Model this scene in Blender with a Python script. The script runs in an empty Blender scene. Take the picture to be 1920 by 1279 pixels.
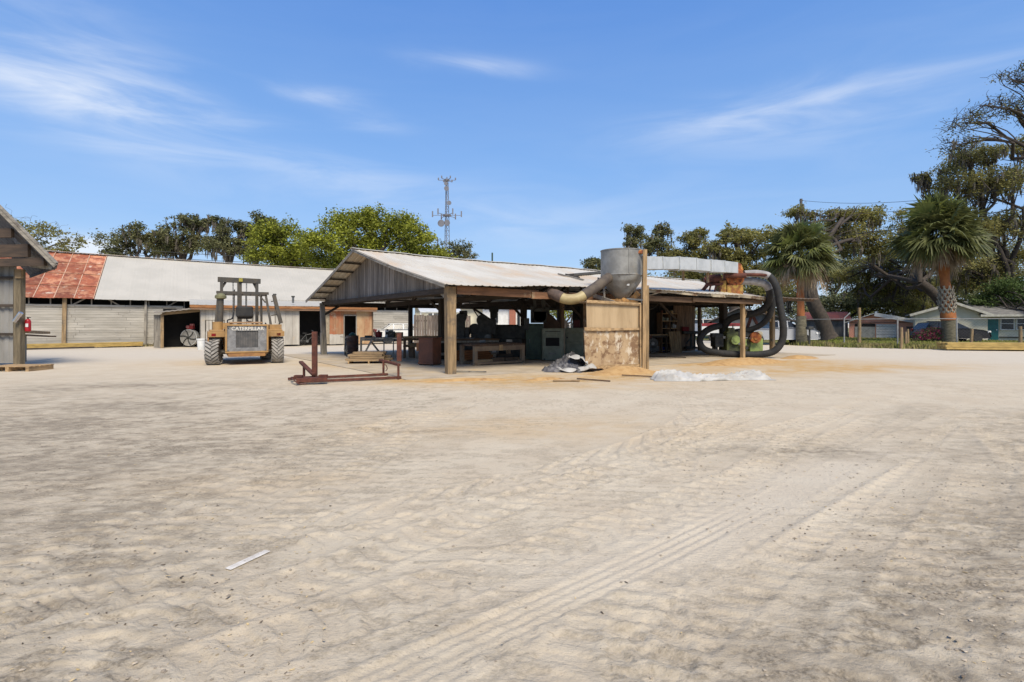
import bpy, math, random
import numpy as np
from mathutils import Vector, Matrix, Euler
C = bpy.context.scene
COL = C.collection
R = math.radians
random.seed(7)

# ---------------------------------------------------------------- camera, sky, sun, exposure
FPX, CX, HY, EYE = 1000.0, 960.0, 606.0, 1.5
cam_d = bpy.data.cameras.new('camera'); cam = bpy.data.objects.new('camera', cam_d); COL.objects.link(cam)
cam.location = (0, 0, EYE); cam.rotation_euler = (R(90), 0, 0)
cam_d.sensor_width = 36; cam_d.lens = 36 * FPX / 1920; cam_d.shift_y = -(639.5 - HY) / 1920
cam_d.clip_start = .1; cam_d.clip_end = 3000
C.camera = cam
SUN_EL, SUN_AZ = 51.0, 160.0      # azimuth of the sun measured clockwise from +Y
w = bpy.data.worlds.new('World'); C.world = w; w.use_nodes = True
nt = w.node_tree; N = nt.nodes; L = nt.links; N.clear()
def wn(t, **k):
    n = N.new(t)
    for a, b in k.items(): setattr(n, a, b)
    return n
out = wn('ShaderNodeOutputWorld'); bg = wn('ShaderNodeBackground'); L.new(bg.outputs[0], out.inputs[0])
sky = wn('ShaderNodeTexSky', sky_type='NISHITA', sun_disc=False)
sky.sun_elevation = R(SUN_EL); sky.sun_rotation = R(SUN_AZ); sky.air_density = 1.0; sky.dust_density = .8; sky.ozone_density = 2.0; sky.altitude = 0
bg.inputs[1].default_value = .12
hs = wn('ShaderNodeHueSaturation'); hs.inputs['Saturation'].default_value = 1.22; hs.inputs['Hue'].default_value = .504; L.new(sky.outputs[0], hs.inputs['Color'])
tc = wn('ShaderNodeTexCoord')
def pxdir(px, py): return Vector(((px - CX) / FPX, 1, (HY - py) / FPX)).normalized()
# cirrus: stretched noise, thick only inside a few soft patches of the sky
def wmath(op, a, b=None, c=None):
    n = wn('ShaderNodeMath', operation=op)
    for i, x in enumerate((a, b, c)):
        if x is None: continue
        if isinstance(x, (int, float)): n.inputs[i].default_value = x
        else: L.new(x, n.inputs[i])
    return n.outputs[0]
mp = wn('ShaderNodeMapping'); mp.inputs['Rotation'].default_value = (0, R(-14), 0); mp.inputs['Scale'].default_value = (1.6, 2.0, 9.0); L.new(tc.outputs['Generated'], mp.inputs[0])
nz = wn('ShaderNodeTexNoise'); nz.inputs['Scale'].default_value = 2.2; nz.inputs['Detail'].default_value = 7; nz.inputs['Roughness'].default_value = .55; nz.inputs['Distortion'].default_value = .6; L.new(mp.outputs[0], nz.inputs['Vector'])
wisps = [(90, 165, .17, .05, 14, .6), (200, 130, .14, .06, 16, .28), (600, 180, .07, .014, 0, .42), (890, 124, .085, .012, 3, .5), (695, 232, .055, .013, 0, .36),
         (1400, 222, .17, .028, -3, .42), (1660, 190, .24, .06, -7, .2), (640, 330, .30, .04, 14, .22), (1000, 420, .5, .06, 4, .15), (175, 468, .05, .012, 0, 1.3), (330, 480, .2, .02, 0, .7), (1600,600,.5,.05,0,.5)]
tot = None
for (px, py, sx, sz, rot, amp) in wisps:
    d = pxdir(px, py)
    sub = wn('ShaderNodeVectorMath', operation='SUBTRACT'); L.new(tc.outputs['Generated'], sub.inputs[0]); sub.inputs[1].default_value = d
    m = wn('ShaderNodeMapping', vector_type='TEXTURE'); m.inputs['Rotation'].default_value = (0, R(rot), math.atan2(-d.x, d.y)); m.inputs['Scale'].default_value = (sx, .5, sz); L.new(sub.outputs[0], m.inputs[0])
    ln = wn('ShaderNodeVectorMath', operation='LENGTH'); L.new(m.outputs[0], ln.inputs[0])
    g = wmath('MULTIPLY', wmath('EXPONENT', wmath('MULTIPLY', wmath('MULTIPLY', ln.outputs['Value'], ln.outputs['Value']), -1.0)), amp)
    tot = g if tot is None else wmath('ADD', tot, g)
mr = wn('ShaderNodeMapRange', interpolation_type='SMOOTHSTEP'); mr.inputs[1].default_value = .34; mr.inputs[2].default_value = .74; L.new(nz.outputs[0], mr.inputs[0])
cl = wmath('MULTIPLY', wmath('ADD', mr.outputs[0], .12), wmath('ADD', tot, .02))
cl = wmath('MINIMUM', cl, .85)
mx = wn('ShaderNodeMix', data_type='RGBA'); L.new(cl, mx.inputs[0])
sx = wn('ShaderNodeSeparateXYZ'); L.new(tc.outputs['Generated'], sx.inputs[0]); rp = wn('ShaderNodeValToRGB'); L.new(sx.outputs[2], rp.inputs[0]); e_ = rp.color_ramp.elements
for i, (p_, c_) in enumerate(((0, (.46, .65, .92)), (.1, (.39, .60, .93)), (.27, (.26, .49, .92)), (.52, (.135, .33, .82)), (1, (.08, .22, .6)))):
    q_ = e_[i] if i < 2 else e_.new(p_)
    q_.position = p_; q_.color = c_ + (1,)
sc5 = wn('ShaderNodeVectorMath', operation='SCALE'); L.new(rp.outputs[0], sc5.inputs[0]); sc5.inputs['Scale'].default_value = 5.0
m0 = wn('ShaderNodeMix', data_type='RGBA'); m0.inputs[0].default_value = .8; L.new(hs.outputs[0], m0.inputs[6]); L.new(sc5.outputs[0], m0.inputs[7]); L.new(m0.outputs[2], mx.inputs[6]); mx.inputs[7].default_value = (4.6, 4.9, 5.4, 1)
L.new(mx.outputs[2], bg.inputs[0])
sd = bpy.data.lights.new('sun', 'SUN'); sun = bpy.data.objects.new('sun', sd); COL.objects.link(sun)
sd.energy = 3.1; sd.angle = R(25); sd.color = (1, .90, .74)
az = R(SUN_AZ); el = R(SUN_EL)
sdir = Vector((math.sin(az) * math.cos(el), math.cos(az) * math.cos(el), math.sin(el)))
sun.rotation_euler = sdir.to_track_quat('Z', 'Y').to_euler(); sun.location = (0, 0, 60)
C.view_settings.view_transform = 'Standard'; C.view_settings.look = 'None'; C.view_settings.exposure = .66; C.view_settings.gamma = 1

# ---------------------------------------------------------------- helpers
def X(px, D): return (px - CX) / FPX * D
def Z(py, D): return EYE + (HY - py) * D / FPX
def G(px, py):
    D = EYE * FPX / (py - HY); return Vector((X(px, D), D, 0))
def mesh_np(name, V, F, mat, parent=None, smooth=False, loc=None):
    me = bpy.data.meshes.new(name); V = np.asarray(V, dtype=np.float32); F = np.asarray(F, dtype=np.int32)
    k = F.shape[1]; me.vertices.add(len(V)); me.vertices.foreach_set('co', V.ravel())
    me.loops.add(F.size); me.loops.foreach_set('vertex_index', F.ravel())
    me.polygons.add(len(F)); me.polygons.foreach_set('loop_start', np.arange(0, F.size, k, dtype=np.int32))
    me.polygons.foreach_set('loop_total', np.full(len(F), k, dtype=np.int32))
    if smooth: me.polygons.foreach_set('use_smooth', np.ones(len(F), dtype=bool))
    me.update(calc_edges=True); me.validate()
    me.materials.append(mat); o = bpy.data.objects.new(name, me); COL.objects.link(o)
    if parent: o.parent = parent
    if loc is not None: o.location = loc
    return o
class MB:
    def __init__(s, off=(0, 0, 0)): s.v = []; s.f = []; s.o = Vector(off)
    def add(s, vs, fs):
        n = len(s.v); s.v.extend([tuple(Vector(p) - s.o) for p in vs]); s.f.extend([tuple(i + n for i in f) for f in fs]); return s
    def box(s, c, d, rz=0, rx=0, ry=0, top=1.0):
        m = Euler((rx, ry, rz)).to_matrix(); c = Vector(c); h = Vector(d) / 2; vs = []
        for z in (-1, 1):
            k = top if z > 0 else 1
            for x, y in ((-1, -1), (1, -1), (1, 1), (-1, 1)): vs.append(c + m @ Vector((x * h.x * k, y * h.y * k, z * h.z)))
        return s.add(vs, [(3, 2, 1, 0), (4, 5, 6, 7), (0, 1, 5, 4), (1, 2, 6, 5), (2, 3, 7, 6), (3, 0, 4, 7)])
    def lo(s, x0, x1, y0, y1, z0, z1): return s.box(((x0 + x1) / 2, (y0 + y1) / 2, (z0 + z1) / 2), (abs(x1 - x0), abs(y1 - y0), abs(z1 - z0)))
    def bar(s, p0, p1, w, h, up=(0, 0, 1)):
        p0 = Vector(p0); p1 = Vector(p1); d = (p1 - p0).normalized(); up = Vector(up)
        if abs(d.dot(up)) > .98: up = Vector((0, 1, 0))
        a = d.cross(up).normalized() * w / 2; b = a.cross(d).normalized() * h / 2; vs = []
        for p in (p0, p1):
            for x, y in ((-1, -1), (1, -1), (1, 1), (-1, 1)): vs.append(p + a * x + b * y)
        return s.add(vs, [(0, 1, 2, 3), (7, 6, 5, 4), (0, 4, 5, 1), (1, 5, 6, 2), (2, 6, 7, 3), (3, 7, 4, 0)])
    def cyl(s, p0, p1, r0, r1=None, n=12): return s.tube([p0, p1], [r0, r0 if r1 is None else r1], n)
    def tube(s, pts, r, n=10, squash=None):
        pts = [Vector(p) for p in pts]; m = len(pts)
        r = [r] * m if isinstance(r, (int, float)) else r
        vs = []; fs = []; ref = None
        for i, p in enumerate(pts):
            d = (pts[min(i + 1, m - 1)] - pts[max(i - 1, 0)]).normalized()
            if ref is None: ref = Vector((0, 0, 1)) if abs(d.z) < .9 else Vector((0, 1, 0))
            a = d.cross(ref)
            if a.length < 1e-4: a = d.cross(Vector((1, 0, 0)))
            a.normalize(); b = a.cross(d).normalized(); ref = b
            for k in range(n):
                t = 2 * math.pi * (k + .5) / n; vs.append(p + (a * math.cos(t) + b * math.sin(t)) * r[i])
        for i in range(m - 1):
            for k in range(n):
                k2 = (k + 1) % n; fs.append((i * n + k, i * n + k2, (i + 1) * n + k2, (i + 1) * n + k))
        fs.append(tuple(range(n - 1, -1, -1))); fs.append(tuple((m - 1) * n + k for k in range(n)))
        return s.add(vs, fs)
    def lathe(s, c, prof, n=24, axis='z', rz=0):
        vs = []; fs = []; c = Vector(c); m = Euler((0, 0, rz)).to_matrix()
        for (r, h) in prof:
            for k in range(n):
                t = 2 * math.pi * k / n; x, y = r * math.cos(t), r * math.sin(t)
                p = Vector((x, y, h)) if axis == 'z' else (Vector((h, x, y)) if axis == 'x' else Vector((y, h, x)))
                vs.append(c + m @ p)
        for i in range(len(prof) - 1):
            for k in range(n):
                k2 = (k + 1) % n; fs.append((i * n + k, i * n + k2, (i + 1) * n + k2, (i + 1) * n + k))
        fs.append(tuple(range(n - 1, -1, -1))); fs.append(tuple((len(prof) - 1) * n + k for k in range(n)))
        return s.add(vs, fs)
    def prism(s, poly, a, axis='y', a1=0):
        """poly of 2-D points extruded along an axis from a to a1"""
        n = len(poly); vs = []
        for t in (a, a1):
            for (p, q) in poly: vs.append((p, t, q) if axis == 'y' else ((t, p, q) if axis == 'x' else (p, q, t)))
        return s.add(vs, [tuple(range(n)), tuple(range(2 * n - 1, n - 1, -1))] + [(i, i + n, (i + 1) % n + n, (i + 1) % n) for i in range(n)])
    def grid(s, fn, nu, nv):
        vs = [fn(i / nu, j / nv) for j in range(nv + 1) for i in range(nu + 1)]
        return s.add(vs, [(j * (nu + 1) + i, j * (nu + 1) + i + 1, (j + 1) * (nu + 1) + i + 1, (j + 1) * (nu + 1) + i) for j in range(nv) for i in range(nu)])
    def build(s, name, mat, parent=None, smooth=None, bevel=0, solid=0, fix=True):
        me = bpy.data.meshes.new(name); me.from_pydata(s.v, [], s.f)
        if fix:
            import bmesh
            bm = bmesh.new(); bm.from_mesh(me); bmesh.ops.recalc_face_normals(bm, faces=bm.faces); bm.to_mesh(me); bm.free()
        me.materials.append(mat)
        if smooth:
            me.polygons.foreach_set('use_smooth', [True] * len(me.polygons)); me.set_sharp_from_angle(angle=R(smooth))
        me.update(); o = bpy.data.objects.new(name, me); COL.objects.link(o)
        if parent: o.parent = parent
        if bevel:
            b = o.modifiers.new('bevel', 'BEVEL'); b.width = bevel; b.segments = 2; b.limit_method = 'ANGLE'
        if solid:
            b = o.modifiers.new('solid', 'SOLIDIFY'); b.thickness = solid; b.offset = -1
        return o
def tag(o, label=None, cat=None, group=None, kind=None):
    if label: o['label'] = label
    if cat: o['category'] = cat
    if group: o['group'] = group
    if kind: o['kind'] = kind
    return o
def thing(name, label, cat, loc=(0, 0, 0), rz=0, group=None):
    o = bpy.data.objects.new(name, None); COL.objects.link(o); o.location = loc; o.rotation_euler = (0, 0, rz); o.empty_display_size = .3
    return tag(o, label, cat, group)
def dup(root, loc, rz=0, label=None, sc=None):
    def cp(o, par):
        c = o.copy(); COL.objects.link(c); c.parent = par
        for ch in [x for x in list(o.children)]: cp(ch, c)
        return c
    r = cp(root, None); r.location = loc; r.rotation_euler = (0, 0, rz)
    if sc: r.scale = (sc, sc, sc) if isinstance(sc, (int, float)) else sc
    if label: r['label'] = label
    return r
def smoothpath(pts, k=6):
    P = [Vector(p) for p in pts]; P = [P[0] * 2 - P[1]] + P + [P[-1] * 2 - P[-2]]; o = []
    for i in range(1, len(P) - 2):
        for j in range(k):
            t = j / k; a, b, c, d = P[i - 1:i + 3]
            o.append(.5 * ((2 * b) + (c - a) * t + (2 * a - 5 * b + 4 * c - d) * t * t + (3 * b - a - 3 * c + d) * t ** 3))
    o.append(P[-2]); return o

# ---------------------------------------------------------------- materials
MATS = {}
def mk(name, col, col2=None, scale=5, stretch=(1, 1, 1), rough=.8, metal=0, bump=.15, bscale=60, bstretch=None, island=0, spots=(), lo=.35, hi=.65, emit=None, trans=0, detail=5):
    if name in MATS: return MATS[name]
    m = bpy.data.materials.new(name); MATS[name] = m; m.use_nodes = True; t = m.node_tree; n = t.nodes; l = t.links
    b = n['Principled BSDF']; b.inputs['Roughness'].default_value = rough; b.inputs['Metallic'].default_value = metal
    b.inputs['Specular IOR Level'].default_value = .35
    tcn = n.new('ShaderNodeTexCoord')
    def noise(sc, st, dt=5, rg=.6):
        mpn = n.new('ShaderNodeMapping'); mpn.inputs['Scale'].default_value = st; l.new(tcn.outputs['Object'], mpn.inputs[0])
        q = n.new('ShaderNodeTexNoise'); q.inputs['Scale'].default_value = sc; q.inputs['Detail'].default_value = dt; q.inputs['Roughness'].default_value = rg; l.new(mpn.outputs[0], q.inputs['Vector']); return q.outputs[0]
    def rng(v, a, c):
        q = n.new('ShaderNodeMapRange'); q.interpolation_type = 'SMOOTHSTEP'; q.inputs[1].default_value = a; q.inputs[2].default_value = c; l.new(v, q.inputs[0]); return q.outputs[0]
    def mix(f, a, c, mode='MIX'):
        q = n.new('ShaderNodeMix'); q.data_type = 'RGBA'; q.blend_type = mode
        for i, x in ((0, f), (6, a), (7, c)):
            if isinstance(x, (int, float)): q.inputs[i].default_value = x
            elif isinstance(x, tuple): q.inputs[i].default_value = x + (1,)
            else: l.new(x, q.inputs[i])
        return q.outputs[2]
    if col2 is None: col2 = tuple(c * .72 for c in col)
    cur = mix(rng(noise(scale, stretch, detail), lo, hi), col, col2)
    for sp in spots:
        c2, s2, a, c = sp[:4]; st = sp[4] if len(sp) > 4 else (1, 1, 1)
        cur = mix(rng(noise(s2, st, 6, .65), a, c), cur, c2)
    if island:
        g = n.new('ShaderNodeNewGeometry'); q = n.new('ShaderNodeMapRange'); l.new(g.outputs['Random Per Island'], q.inputs[0]); q.inputs[3].default_value = 1 - island; q.inputs[4].default_value = 1 + island
        cb = n.new('ShaderNodeCombineColor')
        for i in range(3): l.new(q.outputs[0], cb.inputs[i])
        cur = mix(1.0, cur, cb.outputs[0], 'MULTIPLY')
    l.new(cur, b.inputs['Base Color'])
    if bump:
        bp = n.new('ShaderNodeBump'); bp.inputs['Strength'].default_value = bump; bp.inputs['Distance'].default_value = .02
        l.new(noise(bscale, bstretch or stretch, 4), bp.inputs['Height']); l.new(bp.outputs[0], b.inputs['Normal'])
    if emit: b.inputs['Emission Color'].default_value = emit[0] + (1,); b.inputs['Emission Strength'].default_value = emit[1]
    if trans:
        tr = n.new('ShaderNodeBsdfTranslucent'); l.new(cur, tr.inputs[0]); ms = n.new('ShaderNodeMixShader'); ms.inputs[0].default_value = trans
        l.new(b.outputs[0], ms.inputs[1]); l.new(tr.outputs[0], ms.inputs[2]); l.new(ms.outputs[0], n['Material Output'].inputs[0])
    return m
AX = {'x': (.12, 1, 1), 'y': (1, .12, 1), 'z': (1, 1, .12)}
def wood(name, col, ax, island=.18, spots=(), rough=.85, bump=.5):
    return mk(name + '_' + ax, col, tuple(c * .6 for c in col), 14, AX[ax], rough, 0, bump, 40, None, island, spots)
GREYW = (.31, .28, .23); BROWNW = (.17, .105, .06); TANW = (.46, .31, .16)
def greywood(ax): return wood('grey_wood', GREYW, ax, .22, [((.13, .11, .09), 3, .55, .72)])
def darkwood(ax): return wood('dark_wood', (.065, .05, .038), ax)
def brownwood(ax): return wood('brown_wood', BROWNW, ax, .2)
def tanwood(ax): return wood('tan_wood', TANW, ax, .15, [((.2, .13, .07), 3, .56, .75)])
def oldpost(ax): return wood('post_wood', (.34, .235, .125), ax, .1, [((.12, .1, .08), 2.2, .5, .7)])
M_roof = mk('pale_metal_roof', (.47, .44, .375), (.425, .40, .34), .6, (1, 1, 1), .6, 0, .03, 30, spots=[((.42, .39, .33), 1.5, .66, .9, (1, .15, 1))])
M_shedroof = mk('shed_metal_roof', (.58, .545, .46), (.50, .455, .37), .9, (1, .35, 1), .55, 0, .05, 30, spots=[((.54, .41, .27), .7, .44, .7, (.8, .35, 1)), ((.3, .2, .13), 4, .66, .8, (1, .1, 1))])
M_galv = mk('galvanised_metal', (.30, .295, .27), (.215, .21, .19), 3, (1, 1, 1), .5, .2, .1, 14, spots=[((.36, .24, .12), 2.3, .62, .8), ((.22, .21, .19), 5, .55, .8, (1, 1, .2))])
M_duct = mk('duct_metal', (.5, .52, .52), (.40, .42, .42), 2, rough=.5, metal=.1, bump=.05, spots=[((.33, .25, .17), 3, .64, .8)])
M_black = mk('black_rubber', (.022, .023, .024), (.035, .034, .032), 6, rough=.75, bump=.3, bscale=30)
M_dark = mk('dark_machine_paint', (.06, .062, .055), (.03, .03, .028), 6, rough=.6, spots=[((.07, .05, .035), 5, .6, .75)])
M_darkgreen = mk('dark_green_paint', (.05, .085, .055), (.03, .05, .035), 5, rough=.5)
M_steel = mk('grey_steel', (.2, .2, .19), (.12, .12, .115), 8, rough=.5, metal=.5)
M_rust = mk('rusty_steel', (.13, .045, .028), (.075, .028, .02), 6, rough=.85, bump=.5, bscale=50, spots=[((.2, .09, .05), 9, .6, .75)])
M_rustbright = mk('orange_rust', (.42, .13, .035), (.16, .045, .02), 5, rough=.8, bump=.4, spots=[((.5, .3, .08), 4, .52, .66), ((.35, .33, .28), 7, .66, .78)])
M_white = mk('white_paint', (.72, .72, .69), (.6, .6, .57), 3, rough=.6)
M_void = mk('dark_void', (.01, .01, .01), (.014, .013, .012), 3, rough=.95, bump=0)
M_glass = mk('dark_glass', (.02, .025, .03), (.03, .035, .04), 2, rough=.08, bump=0)
M_lumber = wood('yellow_lumber', (.52, .36, .12), 'x', .15)
M_chrome = mk('bright_metal', (.6, .6, .6), (.45, .45, .45), 3, rough=.25, metal=.8, bump=0)

# ---------------------------------------------------------------- numpy noise
def _h(i, j, s):
    n = (i.astype(np.int64) * 374761393 + j.astype(np.int64) * 668265263 + s * 1442695041) & 0xffffffff
    n = ((n ^ (n >> 13)) * 1274126177) & 0xffffffff
    return ((n ^ (n >> 16)) & 0xffff) / 65535.0
def vn(x, y, s=0):
    x = np.asarray(x, float); y = np.asarray(y, float); i = np.floor(x); j = np.floor(y); fx = x - i; fy = y - j; fx = fx * fx * (3 - 2 * fx); fy = fy * fy * (3 - 2 * fy)
    i = i.astype(np.int64); j = j.astype(np.int64)
    a = _h(i, j, s); b = _h(i + 1, j, s); c = _h(i, j + 1, s); d = _h(i + 1, j + 1, s)
    return a + (b - a) * fx + (c - a) * fy + (a - b - c + d) * fx * fy
def fbm(x, y, o=4, s=0):
    t = 0; a = .5; f = 1
    for k in range(o): t = t + a * vn(x * f, y * f, s + k * 17); a *= .5; f *= 2.03
    return t / (1 - .5 ** o)
def sst(a, b, x):
    t = np.clip((x - a) / (b - a), 0, 1); return t * t * (3 - 2 * t)
# ================================================================ GROUND
UX, UY = .854, .52                       # direction of the long buildings
PHI = math.atan2(UY, UX)
def axis(segs):
    out = []
    for a, b, st in segs:
        n = max(1, int(round((b - a) / st))); out += list(np.linspace(a, b, n, endpoint=False))
    out.append(segs[-1][1]); return np.array(out)
xs = axis([(-900, -200, 100), (-200, -60, 20), (-60, -30, 2), (-30, -12, .4), (-12, -6.5, .07), (-6.5, -3.6, .03), (-3.6, 3.6, .016), (3.6, 6.5, .03), (6.5, 12, .07), (12, 30, .4), (30, 60, 2), (60, 200, 20), (200, 900, 100)])
ys = axis([(-60, -2, 6), (-2, 1.8, .4), (1.8, 4.2, .0125), (4.2, 9, .03), (9, 14, .08), (14, 30, .2), (30, 60, 1.5), (60, 200, 15), (200, 1200, 100)])
XX, YY = np.meshgrid(xs, ys)
def track(x0, m, c, wdt, per, dep, chev, seed, ribs=0, phase=0):
    f = x0 + m * YY + c * YY * YY + .05 * (vn(YY * .9, 0 * YY, seed) - .5); sl = m + 2 * c * YY; cs = 1 / np.sqrt(1 + sl * sl)
    l = (XX - f) * cs; s = YY / cs + (XX - f) * sl * cs
    win = sst(wdt / 2, wdt / 2 * .8, np.abs(l))
    if ribs: pr = np.cos(l / wdt * 2 * math.pi * ribs) * .5 * (.35 + .95 * fbm(XX * 3, YY * 3, 2, seed + 3)) + .35 * (fbm(XX * 16, YY * 16, 2, seed + 4) - .5)
    else:
        ph = s / per + np.abs(l) * chev + .25 * vn(l * 6, s * 3, seed) + phase; pr = sst(.0, .5, np.sin(2 * math.pi * ph)) - .5
    edge = np.exp(-((np.abs(l) - wdt * .53) / .03) ** 2) * .5
    br = sst(.22, .5, fbm(XX * .9, YY * .9, 2, seed)) if not ribs else .9
    fade = sst(16, 7, YY)
    return dep * (pr * win + edge) * br * fade, win * br * fade
soft = fbm(XX * .35, YY * .35, 3, 5)
H_ = .015 * (soft - .5) + .006 * (fbm(XX * 2.2, YY * 2.6, 4, 9) - .5)
near = sst(22, 7, YY) * sst(16, 9, np.abs(XX))
rough_mask = sst(.40, .62, fbm(XX * .45 + 3, YY * .6, 3, 21) + .10 * sst(-.5, -3, XX) + .06 * sst(1.5, 4, XX - .6 * YY))
reg = np.clip(sst(-.3, -3.4, XX - .15 * YY + .5) * sst(19, 6, YY) + sst(.4, 2.6, XX - 1.18 * YY + 3.14) * sst(17, 6, YY) + .5 * sst(3.2, 2.2, YY), 0, 1)
wx_ = XX + .5 * fbm(XX * .8, YY * .8, 2, 91); wy_ = YY + .35 * fbm(XX * .9 + 5, YY * .9, 2, 92)
platen = fbm(wx_ * 4.6 - wy_ * 1.8, wy_ * 10, 4, 31); amt = .12 + .88 * rough_mask * (.35 + .65 * reg)
plate = sst(.455, .50, platen); crumbn = fbm(XX * 22, YY * 32, 3, 33)
crumb = near * (1 - plate) * amt
H_ += near * (plate * .0075 * amt) + crumb * .02 * (crumbn - .45) + near * rough_mask * .004 * (fbm(XX * 11, YY * 15, 2, 34) - .5)
rip = np.sin(2 * math.pi * (YY / .16 + 2.6 * fbm(XX * .9, YY * .7, 3, 77) + XX * .3)); ripm = near * sst(.44, .58, fbm(XX * .6 + 9, YY * .6, 2, 55))
H_ += .006 * sst(.5, .85, rip) * ripm; crumb = np.maximum(crumb, .6 * ripm * sst(.35, .8, rip) * sst(.4, .6, crumbn))
dens = 0 * XX
for a in [(-3.1, 1.18, 0, .34, .2, .02, 2.2, 1), (-4.7, 1.5, -.03, .42, .19, .022, 1.8, 2), (-1.9, 1.05, 0, .4, .17, .018, -2.0, 3), (-.6, .95, .01, .45, .21, .02, 1.6, 4), (.6, .9, 0, .42, .18, .018, 2.2, 5),
          (-6.4, 1.5, -.02, .42, .2, .022, 1.8, 6), (-8.6, 2.2, -.1, .45, .2, .02, -1.8, 7), (-3.0, .15, 0, .4, .19, .018, 2, 8), (-2.0, .02, .01, .42, .2, .018, 1.7, 9), (2.2, .8, 0, .4, .18, .016, 2, 10),
          (-5.0, .4, 0, .45, .21, .02, 1.8, 11), (3.2, 1.2, -.03, .42, .19, .016, -2, 12), (-1.1, .55, .02, .42, .16, .018, 1.9, 13), (1.2, 1.25, 0, .4, .17, .018, -1.9, 14), (.2, .1, .03, .4, .16, .016, 2, 15), (-4.0, .9, 0, .42, .18, .02, -2, 16), (-2.6, -.3, .05, .4, .17, .018, 1.8, 17), (2.9, .35, .02, .42, .17, .018, 1.8, 18), (1.7, .6, .01, .4, .16, .015, -1.8, 19)]:
    h, wn_ = track(*a); H_ += h; dens = np.maximum(dens, wn_)
hr, wr = track(-.51 - 1.18 * 2.23, 1.18, 0, .27, .2, .015, 0, 20, ribs=4)
flat = np.exp(-((XX + 3.14 - 1.18 * YY) / 1.9) ** 2 * 9) * sst(2.6, 3.4, YY) * sst(7.2, 5.2, YY)
H_ = H_ * (1 - .75 * wr) * (1 - .7 * flat) + hr * (.08 + .92 * sst(5.0, 3.5, YY))
far_ = sst(60, 25, YY); H_ = H_ * far_ * .7; H_ = H_ * (1 - np.exp(-(((XX + 1.68) / .3) ** 2 + ((YY - 3.37) / .25) ** 2) ** 2))
H_ += .03 * np.exp(-((XX + 3.14 - 1.18 * YY - .62) / .06) ** 2) * sst(3.0, 4, YY) * sst(6.4, 5.2, YY) * .5
# ---- colour masks (dirt, sawdust, gravel)
def blob(px, py, rx, ry, rot=0):
    g = G(px, py); dx = XX - g.x; dy = YY - g.y; c, s = math.cos(rot), math.sin(rot)
    return np.exp(-(((dx * c + dy * s) / rx) ** 2 + ((-dx * s + dy * c) / ry) ** 2))
nA = fbm(XX * .8, YY * 1.1, 4, 61); nB = fbm(XX * 3.0, YY * 4.5, 4, 63)
rightside = XX - (1.18 * YY - 3.14)
dirt = .85 * sst(-.3, -3.6, XX - .15 * YY + .5) * sst(13, 4, YY) + .3 * sst(-3, -9, XX) * sst(19, 9, YY) + .85 * sst(.4, 2.4, rightside) * sst(17, 6, YY) + .25 * sst(4.5, 2, YY)
for b, k in ((blob(270, 722, 2.0, .55), .75), (blob(300, 760, 1.2, .4), .7), (blob(80, 730, 2, .8), .5), (blob(1600, 850, 2.2, .45), .6), (blob(1380, 845, 1.2, .25), .5), (blob(1800, 800, 2.5, .8, .6), .5), (blob(1700, 770, 1.6, .3, .7), .4), (blob(60, 800, 1.2, .7), .5), (blob(120, 870, 1.0, .5), .4), (blob(480, 880, .5, .2), .3)): dirt = dirt + b * k
nC = fbm(XX * 9, YY * 14, 3, 67); dirt = np.clip(dirt * (.30 + .9 * sst(.36, .68, nA * .25 + nB * .35 + nC * .4)) - .35 * flat, 0, 1)
saw = .5 * blob(1080, 708, 5, 1.3, .1) + .45 * blob(1450, 686, 6, 2.0, .3) + .9 * blob(1180, 700, 1.6, .8) + .95 * blob(1400, 680, 3.0, .9, .3) + .6 * blob(900, 716, 2.6, .55, .15) + .55 * blob(775, 712, .9, .5) + .5 * blob(1620, 692, 5, 1.2, .3) + .5 * blob(680, 682, 2.0, 2.0) + .35 * blob(1050, 725, 3, .7) + .25 * blob(1000, 800, 3, 1) + .18 * blob(380, 680, 3, 2) + .15 * blob(500, 900, 1.2, .5)
saw = np.clip(saw * sst(.15, .65, nA * .6 + nB * .4) * 1.9, 0, 1)
gravel = np.clip(sst(17, 24, YY) + .5 * sst(6, 12, XX) * sst(12, 18, YY) + .5 * flat, 0, 1)
crumb_tone = np.clip(crumb * sst(.3, .6, crumbn * .6 + nB * .4) * (1 - .8 * wr) * (1 - .6 * flat), 0, 1)  # darker tone in the crumbly hollows between plates and along ripple edges
n0, n1 = XX.shape[1], XX.shape[0]
V = np.stack([XX, YY, H_], -1).reshape(-1, 3)
idx = (np.arange(n1 - 1)[:, None] * n0 + np.arange(n0 - 1)[None, :]).ravel()
Fq = np.stack([idx, idx + 1, idx + n0 + 1, idx + n0], -1)
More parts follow.
